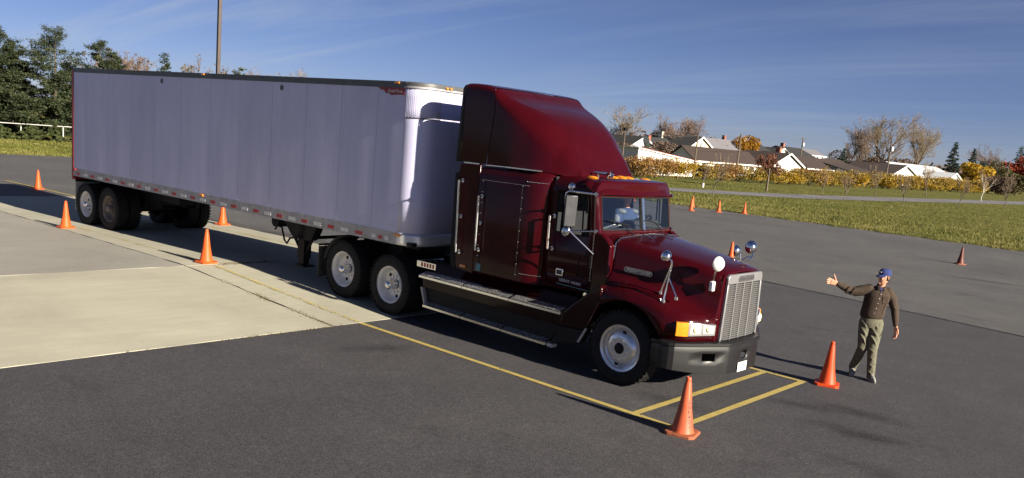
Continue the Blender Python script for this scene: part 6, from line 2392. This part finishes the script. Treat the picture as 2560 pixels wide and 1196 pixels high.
conifer('spruce_tree', 'tallest blue-green spruce beside the white roof', (-75, 295, -0.3), 14.8, 7.5, 82, 'needle_blue', 3800, 0.7)
conifer('spruce_tree', 'narrow spruce right of the tallest spruce', (-75, 318, -0.3), 14.0, 6.0, 83, 'needle_blue', 3000, 0.7)
conifer('spruce_tree', 'broad dark spruce between yellow bush and bare tree', (-70, 312, -0.3), 9.5, 9.0, 84, 'needle_blue', 2600, 0.7, power=0.6)
conifer('spruce_tree', 'dark spruce at the right edge behind the red tree', (-75, 388, -0.3), 18.2, 11.0, 85, 'needle_blue', 3200, 0.8)
# distant wood behind everything on the right
r = np.random.RandomState(9)
c = Cloud()
n = 16000
yy = r.uniform(180, 900, n)
xx = -210 + 0.12 * (yy - 300) + r.normal(0, 8, n)
zz = r.rand(n) * (7.5 + 2.5 * np.sin(yy * 0.06) + 2 * np.sin(yy * 0.021 + 1)) - 0.3
c.leaves(np.c_[xx, yy, zz], 1.5, r)
tag(c.build('distant_wood', M['leaf_brown'], None), 'brown leafless wood along the horizon', 'wood', kind='stuff')

# ---------------------------------------------------------------- houses
def window_(parent, c, w, h, nrm, mat='window', panes=2):
    """window on a wall: frame proud, pane recessed; nrm '+x' or '-y'"""
    x, y, z = c
    if nrm == '+x':
        f = MB().bb(x, x + 0.05, y - w / 2 - 0.08, y + w / 2 + 0.08, z - h / 2 - 0.08, z + h / 2 + 0.08).build('window', M['trim_white'], parent, 0)
        for k in range(panes):
            a = y - w / 2 + w * k / panes + 0.03; b = y - w / 2 + w * (k + 1) / panes - 0.03
            MB().bb(x + 0.03, x + 0.07, a, b, z - h / 2, z + h / 2).build('pane', M[mat], f, 0)
    else:
        f = MB().bb(x - w / 2 - 0.08, x + w / 2 + 0.08, y - 0.05, y, z - h / 2 - 0.08, z + h / 2 + 0.08).build('window', M['trim_white'], parent, 0)
        for k in range(panes):
            a = x - w / 2 + w * k / panes + 0.03; b = x - w / 2 + w * (k + 1) / panes - 0.03
            MB().bb(a, b, y - 0.07, y - 0.03, z - h / 2, z + h / 2).build('pane', M[mat], f, 0)


def house(label, x0, x1, y0, y1, eave, ridge, wall, roof, along='y', over=0.4, chim=None, chim_mat='brick', wins=(), gz_=-0.6, cat='house', trim='trim_white', gable_mat=None):
    """front wall faces +x (towards the lot); ridge along y, or along x (gable to the front)"""
    t = thing('house', label, cat, ((x0 + x1) / 2, (y0 + y1) / 2, 0))
    ox, oy = (x0 + x1) / 2, (y0 + y1) / 2
    X0, X1, Y0, Y1 = x0 - ox, x1 - ox, y0 - oy, y1 - oy
    w = MB()
    w.bb(X0, X1, Y0, Y1, gz_, eave)
    w.build('wall', M[wall], t, 0)
    g = MB()
    th = 0.16
    if along == 'y':
        g.prism([(X0, eave), (X1, eave), (0, ridge - 0.12)], Y0, Y1, 'y')
        sl = (ridge - eave) / (X1 - 0)
        a, b = X1 + over, X0 - over
        za, zb = eave - sl * over, eave - sl * over
        rf = MB()
        rf.add([(a, Y0 - over, za), (a, Y1 + over, za), (0, Y1 + over, ridge), (0, Y0 - over, ridge), (a, Y0 - over, za + th), (a, Y1 + over, za + th), (0, Y1 + over, ridge + th), (0, Y0 - over, ridge + th)],
               [(0, 1, 2, 3), (7, 6, 5, 4), (0, 4, 5, 1), (1, 5, 6, 2), (2, 6, 7, 3), (3, 7, 4, 0)])
        rf.add([(b, Y0 - over, zb), (b, Y1 + over, zb), (0, Y1 + over, ridge), (0, Y0 - over, ridge), (b, Y0 - over, zb + th), (b, Y1 + over, zb + th), (0, Y1 + over, ridge + th), (0, Y0 - over, ridge + th)],
               [(3, 2, 1, 0), (4, 5, 6, 7), (1, 5, 4, 0), (2, 6, 5, 1), (3, 7, 6, 2), (0, 4, 7, 3)])
        ro = rf.build('roof', M[roof], t, 0)
        MB().bb(a, a + 0.08, Y0 - over, Y1 + over, za - 0.06, za + 0.20).build('fascia', M[trim], ro, 0)
    else:
        g.prism([(Y0, eave), (Y1, eave), (0, ridge - 0.12)], X0, X1, 'x')
        sl = (ridge - eave) / Y1
        rf = MB()
        for s in (-1, 1):
            b = s * (Y1 + over); zb = eave - sl * over
            q = [(X0 - over, b, zb), (X1 + over, b, zb), (X1 + over, 0, ridge), (X0 - over, 0, ridge)]
            q2 = [(x, y, z + th) for x, y, z in q]
            rf.add(q + q2, [(0, 1, 2, 3), (7, 6, 5, 4), (0, 4, 5, 1), (1, 5, 6, 2), (2, 6, 7, 3), (3, 7, 4, 0)])
        ro = rf.build('roof', M[roof], t, 0)
        bb_ = MB()
        for s in (-1, 1):
            b = s * (Y1 + over); zb = eave - sl * over
            bb_.add([(X1 + over, b, zb - 0.12), (X1 + over, 0, ridge - 0.12), (X1 + over, 0, ridge + th + 0.04), (X1 + over, b, zb + th + 0.04),
                     (X1 + over + 0.06, b, zb - 0.12), (X1 + over + 0.06, 0, ridge - 0.12), (X1 + over + 0.06, 0, ridge + th + 0.04), (X1 + over + 0.06, b, zb + th + 0.04)],
                    [(0, 1, 2, 3), (7, 6, 5, 4), (0, 4, 5, 1), (1, 5, 6, 2), (2, 6, 7, 3), (3, 7, 4, 0)])
        bb_.build('bargeboard', M[trim], ro, 0)
    g.build('gable', M[gable_mat or wall], t, 0)
    if chim:
        cx, cy, cw, cz = chim
        c_ = MB()
        c_.bb(cx - cw / 2, cx + cw / 2, cy - cw / 2, cy + cw / 2, eave, cz)
        c_.bb(cx - cw / 2 - 0.06, cx + cw / 2 + 0.06, cy - cw / 2 - 0.06, cy + cw / 2 + 0.06, cz, cz + 0.12)
        c_.build('chimney', M[chim_mat], t, 0)
    for wd in wins:
        window_(t, (X1 if wd[4] == '+x' else wd[0], wd[1] if wd[4] == '+x' else Y0, wd[2]), wd[3], wd[5], wd[4], panes=wd[6] if len(wd) > 6 else 2)
    return t


# white building with a single low-pitched roof
t = thing('house', 'white building with red-edged sloping roof right behind the truck roof', 'building', (-63, 93.5, 0))
w = MB()
w.prism([(-7.5, -0.6), (-7.5, 3.30), (7.5, 2.10), (7.5, -0.6)], -5, 5, 'x')
w.build('wall', M['white_wall'], t, 0)
rf = MB()
rf.prism([(-7.9, 3.36), (-7.9, 3.50), (7.9, 2.24), (7.9, 2.10)], -5.3, 5.3, 'x')
ro = rf.build('roof', M['trim_white'], t, 0)
MB().prism([(-7.95, 3.49), (-7.95, 3.56), (7.95, 2.29), (7.95, 2.22)], 5.28, 5.34, 'x').build('roof_edge', M['trim_red'], ro, 0)
window_(t, (5, -3.2, 1.5), 2.0, 1.1, '+x')
window_(t, (5, 3.7, 1.05), 2.2, 1.1, '+x')

# dish and mast
d = thing('satellite_dish', 'large white satellite dish on edge above the white building', 'satellite dish', (-75, 113.3, -0.3))
dm = MB()
rot = Matrix.Rotation(R(63), 3, 'Z') @ Matrix.Rotation(R(72), 3, 'Y')
prof = []
for (r_, t_) in ((0.02, 0.0), (0.4, 0.04), (0.8, 0.15), (1.15, 0.31), (1.17, 0.30), (0.8, 0.12), (0.4, 0.01), (0.02, -0.03)):
    prof.append((r_, t_))
dm.lathe(prof, (0, 0, 0), 'z', 28)
dm.v = [tuple(Vector((0, 0, 4.7)) + rot @ Vector(p)) for p in dm.v]
dm.build('dish', M['trim_white'], d, 60)
MB().cyl((0, 0, 0), (0, 0, 4.7), 0.07, 8).build('mast', M['steel_brown'], d)
t = thing('antenna', 'thin rooftop television aerial in front of the white building', 'antenna', (-57.4, 89.3, -0.3))
mb = MB()
mb.tube([(0, 0, 0), (0, 0, 3.9)], 0.03, 6)
for z in (1.55, 2.7, 3.6):
    mb.tube([(0, -0.55, z), (0, 0.55, z)], 0.025, 5)
mb.build('mast', M['wood_pole'], t)

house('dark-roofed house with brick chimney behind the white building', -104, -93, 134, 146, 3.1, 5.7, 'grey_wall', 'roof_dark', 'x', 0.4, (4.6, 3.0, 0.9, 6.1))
house('white house wing with grey roof and three windows', -100, -94, 146.5, 155, 3.7, 5.9, 'white_wall', 'roof_dark', 'y', 0.3, wins=[(0, -2.6, 2.7, 0.8, '+x', 1.3, 1), (0, 0, 2.7, 0.8, '+x', 1.3, 1), (0, 2.6, 2.7, 0.8, '+x', 1.3, 1)])
house('cream gabled house with dark roof and white bargeboards', -108, -95, 160, 174, 3.9, 7.1, 'cream_wall', 'roof_dark', 'x', 0.5, (-3.0, -2.2, 1.0, 7.6), 'stone_pale', wins=[(0, 0, 5.4, 0.7, '+x', 0.9, 1)])
house('house with pale grey roof right of the cream gable', -106, -96, 178, 197, 4.0, 7.3, 'white_wall', 'roof_grey', 'y', 0.5, (-1.0, 3.0, 0.8, 8.4), 'brick', wins=[(0, 6, 2.9, 1.2, '+x', 1.3)])
house('long low white house with brown roof and shaded left gable', -75.4, -70, 121.6, 146, 2.35, 4.45, 'white_wall', 'roof_brown', 'y', 0.5,
      wins=[(0, -9, 1.25, 1.0, '+x', 1.3, 1), (0, -4.3, 1.25, 1.0, '+x', 1.3, 1), (0, 0.6, 1.3, 2.2, '+x', 1.1), (0, 5.6, 1.25, 1.0, '+x', 1.3, 1), (0, 9.4, 1.3, 1.8, '+x', 1.1)])
house('dark-roofed house with pale chimney beyond the gold tree', -112, -100, 203, 219, 4.4, 7.4, 'white_wall', 'roof_dark', 'y', 0.5, (0, -2, 1.2, 8.6), 'stone_pale', wins=[(0, 5, 3.4, 1.4, '+x', 1.3)])
house('white dormered house between two dark roofs', -108, -101, 220, 228, 5.6, 6.9, 'white_wall', 'roof_dark', 'x', 0.3, wins=[(0, 0, 4.6, 1.6, '+x', 1.4)])
house('dark-roofed house behind the far utility pole', -112, -100, 230, 246, 5.0, 7.6, 'white_wall', 'roof_dark', 'y', 0.5, (0, -4, 1.0, 8.6), 'brick', wins=[(0, 5.5, 4.2, 1.6, '+x', 1.4)])
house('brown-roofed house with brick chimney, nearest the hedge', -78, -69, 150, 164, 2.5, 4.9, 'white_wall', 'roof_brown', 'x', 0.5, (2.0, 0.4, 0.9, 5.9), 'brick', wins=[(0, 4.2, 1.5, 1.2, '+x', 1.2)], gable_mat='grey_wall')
house('low white house with brown roof and a row of windows', -77, -69, 166, 186.5, 2.5, 4.6, 'white_wall', 'roof_brown', 'y', 0.6,
      wins=[(0, -7.5, 1.55, 3.8, '+x', 1.1, 4), (0, -2.0, 1.5, 1.0, '+x', 1.2, 1), (0, 6.0, 1.55, 4.4, '+x', 1.1, 4)])
house('small house with blue-shaded gable left of the dark spruce', -80, -70, 190, 199, 2.6, 4.8, 'white_wall', 'roof_brown', 'y', 0.4, wins=[(0, 1.5, 1.6, 1.2, '+x', 1.1)])
house('garage with bright white gable and brown roof', -78, -62, 197.5, 217.5, 2.35, 4.9, 'white_wall', 'roof_brown', 'x', 0.5)
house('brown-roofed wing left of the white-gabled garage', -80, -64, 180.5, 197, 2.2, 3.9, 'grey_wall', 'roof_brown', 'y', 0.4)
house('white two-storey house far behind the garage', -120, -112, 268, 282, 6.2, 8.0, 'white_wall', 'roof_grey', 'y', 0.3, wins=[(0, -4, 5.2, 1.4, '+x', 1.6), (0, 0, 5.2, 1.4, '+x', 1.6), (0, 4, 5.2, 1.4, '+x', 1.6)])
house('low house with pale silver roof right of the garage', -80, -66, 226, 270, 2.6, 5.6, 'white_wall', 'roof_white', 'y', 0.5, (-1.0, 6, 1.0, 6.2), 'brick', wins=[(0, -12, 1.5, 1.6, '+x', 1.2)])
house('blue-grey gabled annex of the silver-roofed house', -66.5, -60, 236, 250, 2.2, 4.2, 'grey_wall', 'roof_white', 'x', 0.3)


# ---------------------------------------------------------------- utility poles and wires
def upole(label, x, y, h, arm=None, tank=False, r_=0.15, lean=0.0):
    t = thing('utility_pole', label, 'utility pole', (x, y, -0.3), 0)
    mb = MB()
    mb.tube([(0, 0, 0), (0, lean, h)], [r_, r_ * 0.72], 10)
    mb.build('pole', M['wood_pole'], t)
    if arm:
        a = MB()
        a.box((0.15, lean, h - 0.35), (0.12, arm, 0.14), rz=R(12))
        for q in (-0.45, -0.25, 0.25, 0.45):
            a.tube([(0.15, lean + q * arm, h - 0.3), (0.15, lean + q * arm, h - 0.1)], 0.05, 6)
        a.build('crossarm', M['wood_pole'], t)
    if tank:
        MB().lathe([(0.02, 0), (0.24, 0.02), (0.26, 0.1), (0.26, 0.8), (0.22, 0.88), (0.02, 0.9)], (0.32, 0, h - 2.2), 'z', 14).build('transformer', M['trim_white'], t)
    return (x, y + lean, h - 0.3)


UP0 = upole('utility pole behind the truck roof fairing carrying the upper wire', -60, 70, 8.6, None, False, 0.14)
UP = [upole('slim utility pole with a dark lamp box beside the roof fairing', -53, 75.2, 5.6, None, False, 0.10),
      upole('utility pole in front of the long brown roof, left one', -53, 92.3, 6.0, None, False, 0.13),
      upole('taller utility pole in front of the long brown roof, right one', -53, 104.4, 7.0, None, False, 0.15),
      upole('utility pole with white transformer in front of the garage', -53, 167.8, 9.7, None, True, 0.18),
      upole('short utility pole by the red tree at right', -53, 268, 9.0, None, False, 0.16)]
U2 = [upole('far utility pole with crossarm between the dark roofs', -90, 211, 10.2, 3.6, True, 0.2),
      upole('far utility pole with crossarm behind the narrow spruce', -90, 383, 15.2, 5.5, False, 0.26)]
bx_ = thing('lamp_box', 'dark box on top of the slim pole beside the roof fairing', 'lamp', (-53, 75.2, 5.3))
MB().box((0, 0, 0.15), (0.34, 0.42, 0.34)).build('housing', M['black'], bx_, 0, bevel=0.03)


def wire(label, pts, sag, r_):
    mb = MB()
    P = []
    for a, b in zip(pts[:-1], pts[1:]):
        for k in range(10):
            t = k / 10
            p = Vector(a).lerp(Vector(b), t)
            p.z -= sag * 4 * t * (1 - t)
            P.append(p)
    P.append(Vector(pts[-1]))
    mb.tube(P, r_, 4)
    tag(mb.build('overhead_wire', M['wire'], None), label, 'wire', 'overhead wires above the houses')


wire('upper overhead wire running above all the roofs at right', [UP0, (-60, 84, 8.1), (-60, 123, 7.9), (-66, 168, 9.0), (-75, 240, 10.6), (-90, 383, 14.6), (-100, 560, 18)], 0.3, 0.015)
wire('lower overhead wire just above the houses at right', [UP[0], UP[1], UP[2], UP[3], UP[4], (-53, 420, 11)], 0.3, 0.012)

# ---------------------------------------------------------------- left side
fn = thing('fence', 'white rail fence behind the small conifers at left', 'fence', (-64.5, 0, 0))
for k in range(15):
    y = -14 + k * 3.0
    MB().bb(-0.04, 0.04, y - 0.04, y + 0.04, -0.1, 1.09).build('post', M['fence_grey'], fn, 0)
for k in range(14):
    y = -14 + k * 3.0
    MB().bb(0.06, 0.12, y - 0.02, y + 3.02, 1.035, 1.09).build('rail', M['fence_grey'], fn, 0)
lt = [((-76, 11.6), 7.4, 6.5, 'conifer between the first two tall ones at left'), ((-77, 16.6), 7.8, 6.5, 'conifer between the pointed and the rounded one at left'), ((-78, 26.0), 7.6, 5.0, 'low conifer behind the trailer rear corner'), ((-72, 9.0), 8.2, 8.0, 'tall dark conifer cut by the left edge'), ((-74, 14.4), 9.0, 8.0, 'tall dark conifer with a pointed top, second from left'),
      ((-74, 19.0), 9.2, 8.4, 'tall dark conifer with a rounded top, third from left'), ((-76, 23.6), 8.8, 6.6, 'dark conifer right behind the trailer rear corner'),
      ((-79, 12.0), 7.0, 6.5, 'shaded conifer filling in behind the left pair'), ((-79, 17.0), 7.2, 6.5, 'shaded conifer filling in behind the middle pair'),
      ((-78, 21.5), 6.4, 6.5, 'shaded conifer filling in behind the right pair')]
for k, ((x, y), h, w, lab) in enumerate(lt):
    conifer('conifer_tree', lab, (x, y, -0.05), h * 1.0, w, 500 + k, 'needle', 22000, 0.22, 'dark conifers along the fence at left', 0.28, 0.0, 0.62)
st_ = [((-62.2, 11.0), 1.0, 1.7, 'small round conifer shrub at the left edge'), ((-62.4, 12.7), 1.15, 1.9, 'small bushy conifer shrub, second from left'), ((-62.0, 14.6), 1.35, 1.6, 'small pointed conifer shrub near the trailer'),
       ((-62.6, 16.4), 1.1, 1.5, 'small conifer shrub beside the trailer rear frame'), ((-63.3, 13.6), 1.0, 1.6, 'small dark conifer shrub behind the bushy one')]
for k, ((x, y), h, w, lab) in enumerate(st_):
    conifer('conifer_shrub', lab, (x, y, -0.05), h, w, 540 + k, 'needle_young', 1500, 0.20, 'young conifers planted along the fence', 0.2, 0.0, 0.5, 'shrub')
conifer('conifer_tree', 'conifer top showing above the trailer roof, left of the lamp post', (-80, 31.7, -0.3), 9.0, 5.2, 560, 'needle', 3000, 0.4, None, 0.3)
bare_tree('bare_tree', 'pale bare tree top just left of the lamp post', (-82, 37.4, -0.3), 9.1, 0.4, 561, 'twig', 350, 0.2, 'leaf_olive', 'bark', 4, None, 0.02)
conifer('conifer_tree', 'small conifer top just right of the lamp post', (-80, 40.0, -0.3), 8.5, 4.6, 562, 'needle_young', 2600, 0.4, None, 0.25, power=0.6)
bare_tree('bare_tree', 'faint bare tree top above the trailer roof, right of the small conifer', (-86, 46, -0.3), 9.0, 0.7, 563, 'twig_pink', 100, 0.2, None, 'bark', 4, None, 0.02)
bare_tree('bare_tree', 'faint bare tree top above the middle of the trailer roof', (-86, 52, -0.3), 9.3, 0.9, 564, 'twig_gold', 300, 0.2, None, 'bark', 4, None, 0.02)
bare_tree('bare_tree', 'rosy bare tree between the conifers and the trailer corner', (-82, 25.5, -0.3), 8.6, 0.5, 565, 'twig_pink', 300, 0.2, None, 'bark', 4, None, 0.02)
bare_tree('bare_tree', 'bare tree with sparse brown leaves above the trailer rear corner', (-80, 27.6, -0.3), 8.6, 0.4, 566, 'twig', 300, 0.2, 'leaf_brown', 'bark', 4, None, 0.02)

# tall lamp post behind the trailer
lp = thing('lamp_post', 'tall brown steel lamp post rising behind the trailer', 'lamp post', (-36, 12.85, 0.0))
MB().prism([(-0.085, -0.085), (0.085, -0.085), (0.085, 0.085), (-0.085, 0.085)], 0.0, 11.2, 'z').build('post', M['steel_brown'], lp, 0, bevel=0.01)
MB().bb(-0.25, 0.25, -0.25, 0.25, 0, 0.5).build('footing', M['slab'], lp, 0, bevel=0.03)
for s in (-1, 1):
    hd = MB()
    hd.bb(-0.03, 0.03, min(s * 0.08, s * 0.5), max(s * 0.08, s * 0.5), 11.0, 11.06)
    hd.bb(-0.22, 0.22, min(s * 0.4, s * 0.95), max(s * 0.4, s * 0.95), 10.92, 11.12)
    hh = hd.build('lamp_head', M['steel_brown'], lp, 0)
    MB().bb(-0.18, 0.18, min(s * 0.45, s * 0.9), max(s * 0.45, s * 0.9), 10.90, 10.918).build('lens', M['lens'], hh, 0)
